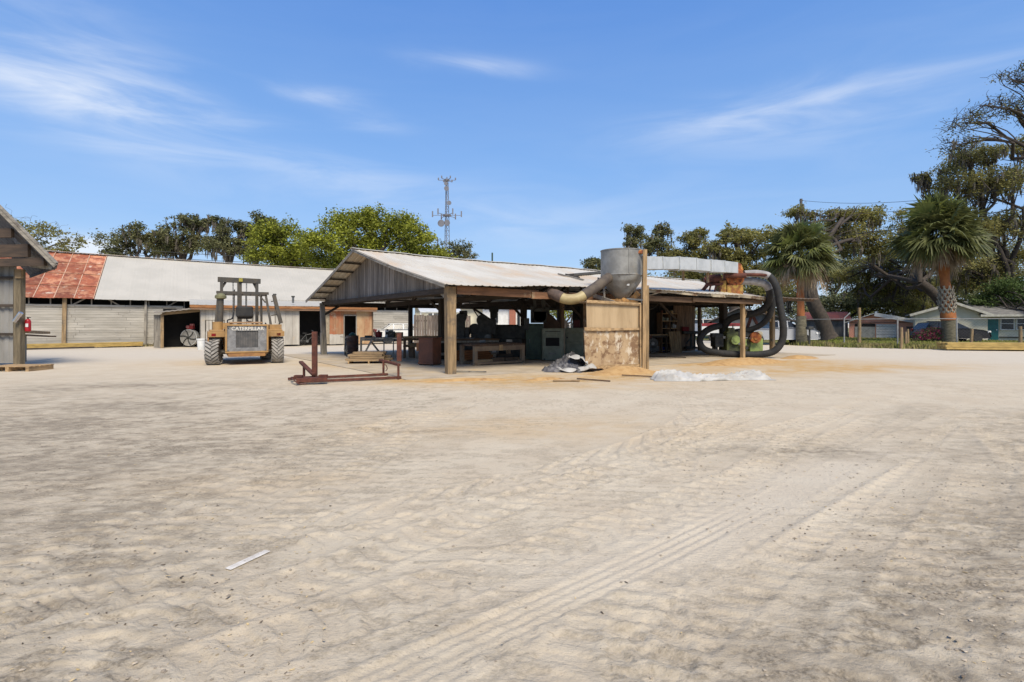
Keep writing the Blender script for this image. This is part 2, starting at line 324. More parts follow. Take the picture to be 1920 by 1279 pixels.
# material
gm = bpy.data.materials.new('sandy_ground'); gm.use_nodes = True; t = gm.node_tree; n = t.nodes; l = t.links; b = n['Principled BSDF']; b.inputs['Roughness'].default_value = .95; b.inputs['Specular IOR Level'].default_value = .12
tcn = n.new('ShaderNodeTexCoord'); at = n.new('ShaderNodeAttribute'); at.attribute_name = 'soil'; sp = n.new('ShaderNodeSeparateColor'); l.new(at.outputs['Color'], sp.inputs[0])
def gn(sc, dt=6, st=(1, 1, 1), rg=.6):
    m_ = n.new('ShaderNodeMapping'); m_.inputs['Scale'].default_value = st; l.new(tcn.outputs['Object'], m_.inputs[0])
    q = n.new('ShaderNodeTexNoise'); q.inputs['Scale'].default_value = sc; q.inputs['Detail'].default_value = dt; q.inputs['Roughness'].default_value = rg; l.new(m_.outputs[0], q.inputs['Vector']); return q.outputs[0]
def gr(v, a, c, d=0, e=1):
    q = n.new('ShaderNodeMapRange'); q.interpolation_type = 'SMOOTHSTEP'; q.inputs[1].default_value = a; q.inputs[2].default_value = c; q.inputs[3].default_value = d; q.inputs[4].default_value = e; l.new(v, q.inputs[0]); return q.outputs[0]
def gmix(f, a, c, mode='MIX'):
    q = n.new('ShaderNodeMix'); q.data_type = 'RGBA'; q.blend_type = mode
    for i, x in ((0, f), (6, a), (7, c)):
        if isinstance(x, (int, float)): q.inputs[i].default_value = x
        elif isinstance(x, tuple): q.inputs[i].default_value = x + (1,)
        else: l.new(x, q.inputs[i])
    return q.outputs[2]
def gmul(a, c):
    q = n.new('ShaderNodeMath'); q.operation = 'MULTIPLY'
    for i, x in ((0, a), (1, c)):
        if isinstance(x, (int, float)): q.inputs[i].default_value = x
        else: l.new(x, q.inputs[i])
    return q.outputs[0]
c0 = gmix(gr(gn(1.3, 5), .35, .65), (.57, .49, .365), (.53, .445, .325))
c0 = gmix(gmul(sp.outputs[2], .7), c0, (.56, .50, .405))
c0 = gmix(gmul(sp.outputs[0], gr(gn(5, 8, (1, 1.5, 1), .7), .3, .6, .35, 1)), c0, (.265, .222, .163))
c0 = gmix(gmul(sp.outputs[1], gr(gn(3, 7), .3, .6, .5, 1)), c0, (.50, .325, .14))
c0 = gmix(gmul(gr(gn(60, 4), .55, .75), .35), c0, (.2, .165, .13))
c0 = gmix(gmul(gr(gn(22, 5, (1, 2, 1)), .6, .74), .5), c0, (.15, .115, .08))
c0 = gmix(gmul(gr(gn(35, 3, (1, 1.6, 1)), .66, .78), .5), c0, (.62, .57, .48))
c0 = gmix(gmul(at.outputs['Alpha'], .68), c0, gmix(gr(gn(45, 5), .38, .62), (.13, .105, .07), (.36, .30, .22)))
l.new(c0, b.inputs['Base Color'])
bp = n.new('ShaderNodeBump'); bp.inputs['Strength'].default_value = .8; bp.inputs['Distance'].default_value = .02; l.new(gn(28, 8, (1, 1.3, 1), .68), bp.inputs['Height'])
bp2 = n.new('ShaderNodeBump'); bp2.inputs['Strength'].default_value = .3; bp2.inputs['Distance'].default_value = .004; l.new(gn(230, 3), bp2.inputs['Height']); l.new(bp.outputs[0], bp2.inputs['Normal']); l.new(bp2.outputs[0], b.inputs['Normal'])
ground = mesh_np('ground', V, Fq, gm, smooth=True); ground['kind'] = 'structure'
ca = ground.data.color_attributes.new('soil', 'FLOAT_COLOR', 'POINT')
ca.data.foreach_set('color', np.stack([dirt, saw, gravel, crumb_tone], -1).reshape(-1).astype(np.float32))

# loose bark chips, leaves and wood splinters lying on the sand
rg = np.random.default_rng(3)
def ground_z(x, y):
    i = np.clip(np.searchsorted(xs, x), 1, len(xs) - 1); j = np.clip(np.searchsorted(ys, y), 1, len(ys) - 1); return np.maximum(np.maximum(H_[j, i], H_[j - 1, i - 1]), np.maximum(H_[j - 1, i], H_[j, i - 1]))
def litter(name, cnt, smin, smax, mat, seed, side=0, asp=.3):
    r = np.random.default_rng(seed); y = 1.8 + r.random(cnt) ** 1.6 * 13; x = (r.random(cnt) - .5) * 2 * (y * .98 + .5)
    keep = (fbm(x * .8 + seed, y * .8, 3, seed) > .5) | (r.random(cnt) < .2)
    if side: keep &= (np.abs(x + .2 * y - 1) > 1.0 + .15 * y) | (r.random(cnt) < .15)
    x = x[keep]; y = y[keep]; m = len(x); z = ground_z(x, y) + .002
    a = r.random(m) * 6.283; s = smin + (smax - smin) * r.random(m) ** 2.5; wd = s * (asp + .3 * r.random(m)); tl = (r.random(m) - .5) * .6
    ca_, sa = np.cos(a), np.sin(a); P = []
    for (u, v, h) in ((-.5, -.5, 0), (.5, -.3, 0), (.6, .4, 0), (-.4, .5, 0), (-.35, -.35, .18), (.35, -.2, .18), (.4, .3, .18), (-.3, .35, .18)):
        ux = u * s; vy = v * wd; P.append(np.stack([x + ux * ca_ - vy * sa, y + ux * sa + vy * ca_, z + h * wd * .8 + ux * tl * .3], -1))
    V = np.stack(P, 1).reshape(-1, 3); base = (np.arange(m) * 8)[:, None]
    F = np.concatenate([base + np.array(f) for f in ((4, 5, 6, 7), (0, 1, 5, 4), (1, 2, 6, 5), (2, 3, 7, 6), (3, 0, 4, 7))])
    o = mesh_np(name, V, F, mat); o['kind'] = 'stuff'; return o
tag(litter('bark_chips', 3400, .006, .026, mk('bark', (.15, .11, .07), (.08, .06, .04), 30, island=.5), 11, 1), 'small dark bark chips and dry leaves scattered over the sand', 'bark chips')
tag(litter('wood_chips', 3200, .005, .026, mk('pale_chip', (.6, .44, .2), (.42, .33, .2), 30, island=.3), 12, 1), 'pale yellow wood splinters scattered over the sand', 'wood chips')

tag(litter('sand_clods', 14000, .004, .02, mk('clod', (.42, .35, .26), (.28, .23, .17), 20, island=.3, rough=1), 13, 1, .8), 'small crumbs and clods of dried sand', 'clods')
# concrete slab under the big shed, in the shed's own frame
A = G(845, 702)
def S(a, b, z=0): return Vector((a - .084 * b, .996 * b, z))
def SW(a, b, z=0):
    p = S(a, b, z); c, s = math.cos(PHI), math.sin(PHI); return Vector((A.x + p.x * c - p.y * s, A.y + p.x * s + p.y * c, z))
M_slab = mk('dusty_concrete', (.46, .39, .29), (.38, .31, .22), 1.5, rough=.95, bump=.2, bscale=25, spots=[((.5, .37, .2), 1.1, .5, .75), ((.25, .21, .17), 3, .62, .8)])
mb = MB()
def slabpt(u, v):
    a = -1.75 + u * 21; b_ = -.85 + v * 14
    return SW(a, b_, .016 + .005 * random.random())
mb.grid(slabpt, 60, 40); bnd = []
mb2 = MB(); P0 = [SW(-1.75, -.85), SW(19.25, -.85), SW(19.25, 13.15), SW(-1.75, 13.15)]
mb2.add([p + Vector((0, 0, -.08)) for p in P0] + [p + Vector((0, 0, .014)) for p in P0], [(0, 1, 5, 4), (1, 2, 6, 5), (2, 3, 7, 6), (3, 0, 4, 7), (0, 3, 2, 1)])
mb.v += mb2.v; k0 = len(mb.v) - 8; mb.f += [tuple(i + k0 for i in f) for f in mb2.f]
sl = mb.build('concrete_floor', M_slab, smooth=40); sl['kind'] = 'structure'

# ---- sawdust heaps
M_saw = mk('sawdust', (.5, .32, .14), (.42, .25, .1), 6, rough=1, bump=.7, bscale=90, spots=[((.28, .15, .07), 3, .58, .74)])
def heap(px, py, rx, ry, h, seed, label, rz=.5):
    g = G(px, py); mbb = MB()
    def f(u, v):
        r = u; t = v * 2 * math.pi; k = 1 + .25 * (float(fbm(math.cos(t) * 1.5 + seed, math.sin(t) * 1.5, 3, seed)) - .5)
        x = rx * r * k * math.cos(t); y = ry * r * k * math.sin(t)
        z = h * (1 - r * r) ** 1.6 * (.6 + .9 * float(fbm(x * 1.8 + seed, y * 1.8, 3, seed))) + .012 * float(fbm(x * 9, y * 9, 2, 3)) - .03 * r
        return (x, y, z + .02 * (1 - r))
    mbb.grid(f, 14, 40); o = mbb.build('sawdust', M_saw, smooth=80); o.location = g; o.rotation_euler = (0, 0, rz)
    tag(o, label, 'sawdust', kind='stuff')
heap(1165, 700, 1.5, .65, .16, 2, 'orange sawdust spilled at the foot of the plywood bin')
heap(1395, 681, 2.6, .8, .17, 5, 'long low drift of orange sawdust in front of the black hose')
heap(1500, 672, 1.2, .6, .12, 8, 'small brown heap of sawdust beyond the hose bend')
heap(870, 714, 1.6, .22, .05, 11, 'thin ridge of sawdust along the slab edge by the thick post', .2)
heap(1020, 712, .9, .25, .05, 13, 'crumbly sawdust between the slab edge and the dark tarp pile')

# ---- lawn on the right
M_lawn = mk('lawn_soil', (.12, .14, .035), (.19, .155, .07), 1.2, rough=1, bump=.6, bscale=14, spots=[((.25, .19, .1), .8, .6, .75)])
lawn = [(X(1475, 37), 37), (X(1600, 33), 33), (X(1700, 31.2), 31.2), (X(1780, 30.2), 30.2), (X(1925, 28.6), 28.6), (60, 24), (140, 24), (140, 160), (14, 160), (16, 50)]
m1 = MB(); m1.add([(x, y, .012) for x, y in lawn], [tuple(range(len(lawn)))]); o = m1.build('lawn', M_lawn, fix=False); o['kind'] = 'structure'
r = np.random.default_rng(5); cnt = 42000
yy = 28 + r.random(cnt) ** 1.7 * 34; xx = (.50 + r.random(cnt) * .55) * yy
edge = np.interp(xx, [p[0] for p in lawn[:6]], [p[1] for p in lawn[:6]]); k = (yy > edge + r.random(cnt) * .5); xx = xx[k]; yy = yy[k]; m_ = len(xx)
hh = .05 + .13 * r.random(m_) * (.5 + fbm(xx * .7, yy * .7, 2, 4)); hh[yy < np.interp(xx, [p[0] for p in lawn[:6]], [p[1] for p in lawn[:6]]) + 1.2] *= 1.9
a = r.random(m_) * 3.14; wd = .03 + .05 * r.random(m_); lx = (r.random(m_) - .5) * .1
P = [np.stack([xx - np.cos(a) * wd, yy - np.sin(a) * wd, 0 * xx], -1), np.stack([xx + np.cos(a) * wd, yy + np.sin(a) * wd, 0 * xx], -1), np.stack([xx + lx + np.cos(a) * wd * .3, yy, hh], -1), np.stack([xx + lx - np.cos(a) * wd * .3, yy, hh * .9], -1)]
go = mesh_np('grass', np.stack(P, 1).reshape(-1, 3), np.arange(m_ * 4).reshape(-1, 4), mk('grass_blade', (.22, .27, .045), (.27, .23, .08), .7, rough=.9, bump=0, island=.35, trans=.3))
tag(go, 'patchy green grass beyond the sandy yard on the right', 'grass', kind='stuff')
# ================================================================ THE OPEN SHED
def P(px, py, D): return Vector((X(px, D), D, Z(py, D)))
def project(v): return CX + v.x / v.y * FPX, HY - (v.z - EYE) / v.y * FPX
def a0(b): return -.42 - .33 * min(1, max(0, (b + .4) / 6)) if b < 6 else -.75
def a1(b): return 14.6 + 4.0 * min(1, max(0, (b + .4) / 6.45))
def roofz(a, b):
    rz_ = 4.27 - .02 * a - .03 * math.sin(a * .5) ; fe = 2.60 + .11 * math.sin(min(1, max(0, a / 15)) * math.pi) - .02 * math.sin(a * 1.3)
    if b < 6.05: t = (b + .4) / 6.45; return fe + (rz_ - fe) * t - .06 * math.sin(t * math.pi)
    t = (12.55 - b) / 6.5; return 2.56 + (rz_ - 2.56) * t - .05 * math.sin(t * math.pi)
def onroof(px, py):
    best = None
    for i in range(0, 190):
        for j in range(0, 65):
            a = i * .1; b = -.4 + j * .1; q = project(SW(a, b, roofz(a, b))); e = (q[0] - px) ** 2 + (q[1] - py) ** 2
            if best is None or e < best[0]: best = (e, a, b)
    return SW(best[1], best[2], roofz(best[1], best[2])), best[1], best[2]
shed = thing('open_shed', 'long open-sided wooden shed with a pale metal gable roof in the yard', 'shed', A, PHI)
jit = [random.uniform(-.07, .05) for _ in range(60)]
def roofsheet(front):
    m = MB(); nu = 420; nv = 8
    def f(u, v):
        b = (-.4 + v * 6.45) if front else (12.55 - v * 6.5)
        a = a0(b) + (a1(b) - a0(b)) * u
        if v == 0: b += jit[int(a / .85) % 60] * (1 if front else -1)
        ph = (a / .2286) % 1; cor = .022 * max(0, 1 - abs(ph - .5) * 5)
        return S(a, b, roofz(a, b) + cor + (.012 if int((a + .3) / .85) % 2 else 0))
    m.grid(f, nu, nv); return m
roofsheet(True).build('roof', M_shedroof, shed, fix=False, solid=.012)
roofsheet(False).build('roof', M_shedroof, shed, fix=False, solid=.012)
m = MB()
def rcap(u, v):
    a = -.80 + u * 19.4; q = (v - .5) * 2; b = 6.05 + q * .2; return S(a, b, roofz(a, 6.05) + .055 - abs(q) * .05 + .012 * (int(a / .8) % 2))
m.grid(rcap, 96, 4)
m.build('ridge_cap', M_roof, shed, fix=False, solid=.01)
# rake boards
for (b0, b1) in ((-.38, 6.05), (12.5, 6.05)):
    m = MB(); p0 = S(a0(b0) + .02, b0, roofz(a0(b0), b0) - .05); pm = S(a0((b0 + b1) / 2) + .02, (b0 + b1) / 2, roofz(-.6, (b0 + b1) / 2) - .05); p1 = S(-.73, b1, roofz(-.75, b1) - .05)
    m.bar(p0, pm, .03, .11); m.bar(pm, p1, .03, .11); m.build('rake_board', greywood('y'), shed)
# gable wall of vertical boards
m = MB(); b = .12
while b < 12.0:
    wd = random.uniform(.17, .23); bm_ = b + wd / 2; zb = 2.5 + random.uniform(-.03, .03) - .06 * math.sin(b / 12 * math.pi)
    t0 = roofz(0, b) - .05; t1 = roofz(0, b + wd) - .05
    if abs(bm_ - 6.05) < wd / 2: t0 = t1 = roofz(0, 6.05) - .06
    if min(t0, t1) > zb + .05:
        off = random.uniform(-.008, .008); pr = [S(off, b + .004, zb), S(off, b + wd - .004, zb), S(off, b + wd - .004, t1), S(off, b + .004, t0)]
        m.add(pr + [p + Vector((.022, 0, 0)) for p in pr], [(3, 2, 1, 0), (4, 5, 6, 7), (0, 1, 5, 4), (1, 2, 6, 5), (2, 3, 7, 6), (3, 0, 4, 7)])
    b += wd
gw = m.build('gable_wall', mk('gable_boards', (.25, .22, .185), (.15, .13, .11), 9, (1, 1, .1), .9, 0, .4, 40, island=.3, spots=[((.27, .24, .2), 2, .55, .75, (1, 1, .3))]), shed)
m = MB(); m.bar(S(-.06, -.1, 2.46), S(-.06, 12.2, 2.44), .08, .16); m.build('tie_beam', darkwood('y'), shed)
m = MB(); b = .2
while b < 12:
    t0 = roofz(18, b) - .06; t1 = roofz(18, min(b + .2, 12.2)) - .06; aa = a1(b) - .35
    pr = [S(aa, b, 2.45), S(aa, b + .195, 2.45), S(aa, b + .195, t1), S(aa, b, t0)]; m.add(pr + [p + Vector((.022, 0, 0)) for p in pr], [(3, 2, 1, 0), (4, 5, 6, 7), (0, 1, 5, 4), (1, 2, 6, 5), (2, 3, 7, 6), (3, 0, 4, 7)]); b += .2
m.build('gable_wall', MATS['gable_boards'], shed)
# purlins under the sheets, rafters/trusses, diagonal braces
for k in range(7):
    for front in (1, 0):
        b = (.25 + k * .93) if front else (11.9 - k * .93)
        if k == 6 and not front: continue
        m = MB(); e = a1(b) - .1
        for i in range(6):
            s0 = a0(b) + .04 + (e - a0(b)) * i / 6; s1 = a0(b) + .04 + (e - a0(b)) * (i + 1) / 6
            m.bar(S(s0, b, roofz(s0, b) - .055), S(s1, b, roofz(s1, b) - .055), .09, .06)
        m.build('purlin', darkwood('x'), shed)
for a in (.12, 3.0, 6.9, 10.2, 13.6, 17.4):
    m = MB(); e1 = 12.1; b0_ = .0 if a < 14 else 2.0
    m.bar(S(a, b0_, 2.44), S(a, e1, 2.42), .07, .2)
    m.bar(S(a, b0_, roofz(a, b0_) - .16), S(a, 6.05, roofz(a, 6.05) - .16), .06, .14); m.bar(S(a, 12.1, roofz(a, 12.1) - .16), S(a, 6.05, roofz(a, 6.05) - .16), .06, .14)
    for b in (3.1, 9): m.bar(S(a, b, 2.5), S(a, 6.05, roofz(a, 6.05) - .3), .05, .1); m.bar(S(a, b, 2.5), S(a, b, roofz(a, b) - .2), .05, .1)
    m.bar(S(a, 6.05, 2.5), S(a, 6.05, roofz(a, 6.05) - .2), .06, .12); m.build('truss', darkwood('y'), shed)
def post(a, b, wx, h=2.5, mat=None, lean=(0, 0), lab=None, taper=1.0):
    m = MB(); p = S(a, b, -.05); q = S(a, b, h) + Vector((lean[0], lean[1], 0)); n_ = 7; vs = []; fs = []
    for i in range(n_ + 1):
        c = p.lerp(q, i / n_); k = wx / 2 * (1 + (taper - 1) * i / n_) * random.uniform(.95, 1.05)
        for (x, y) in ((-.8, -1), (.8, -1), (1, -.8), (1, .8), (.8, 1), (-.8, 1), (-1, .8), (-1, -.8)): vs.append((c.x + x * k, c.y + y * k, c.z))
    for i in range(n_):
        for k in range(8): fs.append((i * 8 + k, i * 8 + (k + 1) % 8, i * 8 + 8 + (k + 1) % 8, i * 8 + 8 + k))
    fs += [tuple(range(7, -1, -1)), tuple(n_ * 8 + k for k in range(8))]
    o = m.add(vs, fs).build('post', mat or darkwood('z'), shed, smooth=35)
    if lab: o['label'] = lab
    return o
post(0, 0, .27, 2.56, oldpost('z'), (-.02, 0), 'thick weathered corner post with a dark rotten foot', 1.12)
post(0, 12.1, .22, 2.45, greywood('z'), (-.1, 0), 'grey gable post with a spliced foot')
m = MB(); m.bar(S(0, 12.1, 0) + Vector((-.14, -.1, 0)), S(0, 12.1, 1.05) + Vector((-.16, -.1, 0)), .07, .22); m.build('splice_board', greywood('z'), shed)
for (a, b, wx) in ((2.9, 6.05, .26), (6.9, 6.05, .24), (10.3, 6.05, .22), (4.3, 12.1, .2), (9.2, 12.1, .22), (13.8, 12.1, .2), (18, 12.1, .2), (15.4, 2.2, .3)): post(a, b, wx)
post(6.9, 3.45, .15, 2.5, brownwood('z')); post(13.6, 0, .16, 2.5, tanwood('z')); post(17.9, 1.35, .2, 2.6, oldpost('z')); post(17.5, 5.1, .16, 2.6, brownwood('z'))
def brace(p0, p1, mat=None, w_=.05, h_=.11):
    m = MB(); m.bar(p0, p1, w_, h_); return m.build('brace', mat or darkwood('z'), shed)
brace(S(0, 12.1, 1.9), S(.9, 12.1, 2.45)); brace(S(2.9, 6.05, 1.7), S(3.9, 6.05, 2.45)); brace(S(2.9, 6.05, 1.95), S(2.9, 7.1, 2.45)); brace(S(9.2, 12.1, 1.6), S(7.8, 12.1, 2.4)); brace(S(6.9, 6.05, 1.7), S(6.1, 6.05, 2.45)); brace(S(10.3, 6.05, 1.7), S(9.4, 6.05, 2.45))
brace(S(13.6, 0, 1.5), S(14.3, .3, 2.0), tanwood('z')); brace(S(17.9, 1.35, 1.5), S(17.1, 1.35, 2.35), oldpost('z')); brace(S(0, 0, 2.1), S(0, .7, 2.5), greywood('z')); brace(S(12.2, 3.2, 2.5), S(13.4, 3.2, 1.65))
# front eave beams, pieced together
M_eavebeam = wood('eave_beam', (.24, .12, .06), 'x', .1, [((.33, .25, .15), 2, .55, .7)])
for (s0, s1, z0, z1, hh_) in ((.12, 3.0, 2.47, 2.42, .24), (2.7, 6.6, 2.38, 2.42, .22), (6.4, 10.4, 2.42, 2.40, .2), (10.2, 14.6, 2.42, 2.38, .16)):
    m = MB(); m.bar(S(s0, -.14 - (.06 if s0 in (2.7, 10.2) else 0), z0), S(s1, -.14 - (.06 if s0 in (2.7, 10.2) else 0), z1), .055, hh_); m.build('eave_beam', M_eavebeam if s0 < 6 else brownwood('x'), shed)
m = MB(); m.bar(S(0, 12.2, 2.4), S(18.4, 12.2, 2.38), .06, .22); m.build('eave_beam', darkwood('x'), shed)
m = MB(); m.bar(S(8.6, 6.0, 2.40), S(8.6, 12, 2.4), .05, .3)
m.build('tie_beam', darkwood('y'), shed)
# loose fascia strip under the right part of the eave and the low canopy beyond
m = MB()
for i in range(9):
    s0 = 6.9 + i * .85; m.bar(S(s0, -.36, roofz(s0, -.36) - .06 + random.uniform(-.015, .015)), S(s0 + .84, -.36, roofz(s0 + .84, -.36) - .06 + random.uniform(-.015, .015)), .025, .12)
m.build('fascia', wood('pale_fascia', (.36, .31, .22), 'x', .3, [((.12, .07, .04), 2, .5, .62)]), shed)
m = MB()
def can(u, v):
    a = 14.75 + u * 3.7; b = -.5 + v * 6.0; return S(a, b, 2.66 - .02 * u + .10 * v + .015 * math.sin(a * 2 * math.pi / .3) - .02 * math.sin(u * 3.1))
m.grid(can, 60, 3); m.build('canopy_roof', mk('brown_roofing', (.17, .12, .08), (.09, .07, .055), 2, rough=.85, spots=[((.35, .33, .28), 2, .6, .75)]), shed, fix=False, solid=.03)
for k in range(5):
    m = MB(); m.bar(S(14.9, -.3 + k * 1.3, 2.57 + .02 * k), S(18.4, -.3 + k * 1.3, 2.56 + .02 * k), .06, .12); m.build('purlin', brownwood('x'), shed)
# plank partition and dark back room on the right
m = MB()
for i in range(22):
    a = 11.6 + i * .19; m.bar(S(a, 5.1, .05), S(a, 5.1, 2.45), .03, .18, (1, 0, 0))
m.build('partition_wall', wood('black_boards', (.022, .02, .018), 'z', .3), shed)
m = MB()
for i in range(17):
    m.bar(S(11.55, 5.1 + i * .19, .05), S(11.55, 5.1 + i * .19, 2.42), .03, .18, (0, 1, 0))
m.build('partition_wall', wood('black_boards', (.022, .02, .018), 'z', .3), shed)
m = MB()
for i in range(8): m.bar(S(15.1 + i * .2, 4.7, .05), S(15.1 + i * .2, 4.7, 2.4), .03, .19, (1, 0, 0))
m.build('partition_wall', brownwood('z'), shed)
# dark boards and a channel left on the roof
def roofboard(px0, py0, px1, py1, wd, h, mat, label):
    p, a, b = onroof(px0, py0); q, a2, b2 = onroof(px1, py1); m = MB(p); up = Vector((0, 0, h / 2 + .03)); m.bar(p + up, q + up, wd, h); o = m.build('loose_board', mat, bevel=.01); o.location = p; return tag(o, label, 'board', 'boards lying on the shed roof')
roofboard(1070, 519, 1135, 513, .3, .1, mk('roof_channel', (.09, .085, .075), rough=.7), 'long dark curved metal channel lying on the roof left of the hopper')
roofboard(1047, 516, 1096, 528, .07, .05, greywood('x'), 'thin grey board lying down the roof slope, lowest beside the channel')
roofboard(1062, 517, 1086, 524, .1, .05, darkwood('x'), 'short dark board on top of the thin grey one on the roof')

# ================================================================ DUST BIN, HOPPER, DUCT, BLOWER, HOSES
DB = 17.35
M_ply = mk('weathered_plywood', (.43, .31, .18), (.30, .2, .11), 2.2, (1, 1, .5), .85, 0, .4, 30, spots=[((.20, .12, .065), 3.2, .47, .6, (1, 1, 1.3)), ((.56, .48, .36), 5, .52, .64, (1, 1, .6)), ((.15, .085, .045), 2.2, .56, .68, (1.5, 1, .7))])
bx0, bx1 = X(1099, 16.5), X(1199, 17.4); bz = Z(567, 16.8); bdep = .9; BA = math.atan2(.9, bx1 - bx0)
def SK(x, y, z, o=(bx0, 16.5)):   # box stands a little turned
    c, s = math.cos(BA), math.sin(BA); return Vector((o[0] + x * c - y * s, o[1] + x * s + y * c, z))
binr = thing('dust_bin', 'tall weathered plywood sawdust bin patched with battens, under the metal hopper', 'bin', (bx0, 16.5, 0))
W_ = (bx1 - bx0) / math.cos(BA)
off = Vector((bx0, 16.5, 0))
def panel(name, c0, c1, c2, c3, th, mat, par):
    m = MB(off); a = [Vector(c) for c in (c0, c1, c2, c3)]; nrm = (a[1] - a[0]).cross(a[3] - a[0]).normalized() * th
    m.add(a + [p + nrm for p in a], [(3, 2, 1, 0), (4, 5, 6, 7), (0, 1, 5, 4), (1, 2, 6, 5), (2, 3, 7, 6), (3, 0, 4, 7)]); return m.build(name, mat, par)
zb = .06; zm = Z(620, 16.9)
panel('front_panel', SK(-.03, -.03, zb + .02), SK(W_, -.03, zb - .02), SK(W_ - .02, 0, zm), SK(-.08, 0, zm + .03), -.02, M_ply, binr)['label'] = 'lower front panel with swirling brown stains'
panel('front_panel', SK(.03, 0, zm + .01), SK(W_ - .02, 0, zm), SK(W_ - .03, 0, bz - .05), SK(.02, .02, bz + .05), -.02, mk('clean_plywood', (.46, .34, .2), (.35, .25, .14), 3, (1, 1, .15), .8, 0, .3, 30, spots=[((.14, .07, .04), 1.6, .56, .7, (1.4, 1, .5))]), binr)
panel('side_panel', SK(W_, 0, zb), SK(W_, bdep, zb), SK(W_, bdep, bz), SK(W_, 0, bz), -.02, M_ply, binr)
panel('back_panel', SK(W_, bdep, zb), SK(.5, bdep, zb), SK(.5, bdep, bz), SK(W_, bdep, bz), -.02, M_ply, binr)
panel('lid', SK(0, .03, bz), SK(W_, .03, bz - .05), SK(W_, bdep, bz - .05), SK(0, bdep, bz), .02, M_ply, binr)
for (x0, z0, x1, z1, h_, t_) in ((-.1, zm + .06, W_ * .42, zm + .04, .1, .04), (W_ * .4, zm + .04, W_ - .02, zm + .05, .07, .03), (-.02, bz + .02, W_, bz - .04, .09, .04), (W_ * .45, bz - .01, W_, bz - .02, .05, .06), (.05, .14, W_, .13, .1, .03)):
    m = MB(off); m.bar(SK(x0, -.05, z0), SK(x1, -.05, z1), t_, h_); m.build('batten', tanwood('x'), binr)
m = MB(off); m.bar(SK(W_ - .02, -.07, .1), SK(W_ - .02, -.07, bz - .05), .05, .07); m.build('batten', tanwood('z'), binr)
# tall square post beside it and rails
tp = thing('tall_post', 'tall squared timber post rising beside the plywood bin past the hopper', 'post', SK(W_ + .1, -.1, 0)); o_ = Vector(tp.location); m = MB(); m.bar((0, 0, 0), (.03, 0, Z(468, DB)), .13, .12); m.build('post', tanwood('z'), tp, bevel=.008)
m = MB(); m.bar((.14, .1, 0), (.14, .1, Z(535, DB)), .07, .13); m.build('side_board', oldpost('z'), tp)
m = MB(); m.bar((-.05, -.05, Z(563, DB)), (-.55, .02, Z(560, DB)), .05, .05); m.build('arm', M_steel, tp)
sl_ = thing('bin_chute_board', 'sloping grey board leaning from the shed beam down to the hopper mouth', 'board', P(1110, 553, 18.2)); m = MB(); m.bar((0, 0, 0), P(1152, 568, 17.3) - P(1110, 553, 18.2), .05, .13); m.build('board', greywood('x'), sl_)
# hopper
hp = thing('dust_hopper', 'round galvanised metal hopper with a tapering cone above the plywood bin', 'hopper', (X(1165, DB + .75), DB + .75, 0)); hr_ = .69; HD = DB + .75
zt, zc, ze = Z(470, HD), Z(517, HD), Z(560, HD)
m = MB(); m.lathe((0, 0, 0), [(hr_ + .015, zt), (hr_ + .015, zt - .03), (hr_, zt - .03), (hr_, zc + .02), (hr_ + .012, zc + .01), (hr_ + .012, zc - .01), (hr_ - .004, zc - .02)], 40); d_ = m.build('drum', M_galv, hp, smooth=35)
m = MB(); m.box((.12, -hr_ - .004, (zt + zc) / 2), (.03, .012, zt - zc - .05)); m.build('seam', M_galv, hp)
m = MB()
def cone(u, v):
    t = u * 2 * math.pi; k = [(0, .685), (.25, .64), (.5, .52), (.75, .37), (1, .17)]; i = min(3, int(v * 4)); f_ = v * 4 - i; r_ = k[i][1] * (1 - f_) + k[i + 1][1] * f_
    dent = 1 - .10 * math.exp(-((t - 4.9) / .35) ** 2 - ((v - .5) / .2) ** 2) - .08 * math.exp(-((t - 5.5) / .3) ** 2 - ((v - .3) / .12) ** 2) + .02 * math.sin(5 * t + v * 9)
    return (r_ * dent * math.cos(t), r_ * dent * math.sin(t), zc - .01 + (ze - zc) * v)
m.grid(cone, 48, 16); m.build('cone', M_galv, hp, smooth=50)
m = MB(); m.bar((-.2, -.655, zc - .03), (-.06, -.2, ze + .06), .02, .03); m.build('seam', M_galv, hp)
m = MB(); m.box((.12, -.5, zc - .33), (.08, .03, .08)); m.build('patch', M_white, hp)
M_foam = mk('crusted_foam', (.45, .24, .08), (.28, .17, .08), 8, rough=.95, bump=1, bscale=30)
m = MB()
for k in range(9):
    t = k * .7; m.lathe((.17 * math.cos(t), .17 * math.sin(t) - .02, ze - .12 + random.uniform(-.03, .05)), [(.05, -.1), (.11, -.04), (.1, .07), (.03, .13)], 8)
m.build('spout_collar', M_foam, hp, smooth=60)
m = MB(); m.bar((.3, -.15, ze - .1), (.5, -.35, ze + .18), .03, .2); m.bar((-.4, -.2, ze - .05), (.5, -.25, ze - .12), .05, .05); m.build('flap', M_foam, hp)
for s_ in (-1, 1):
    for y_ in (-.3, .75):
        m = MB(); m.bar((s_ * .62, y_, bz + .0), (s_ * .66, y_, zc), .06, .06); m.build('support', greywood('z'), hp)
m = MB(); m.lathe((.55, -.4, zt - .16), [(.16, 0), (.14, .08), (.04, .14)], 8); m.build('rust_patch', M_rustbright, hp)
m.v = []; m.f = []
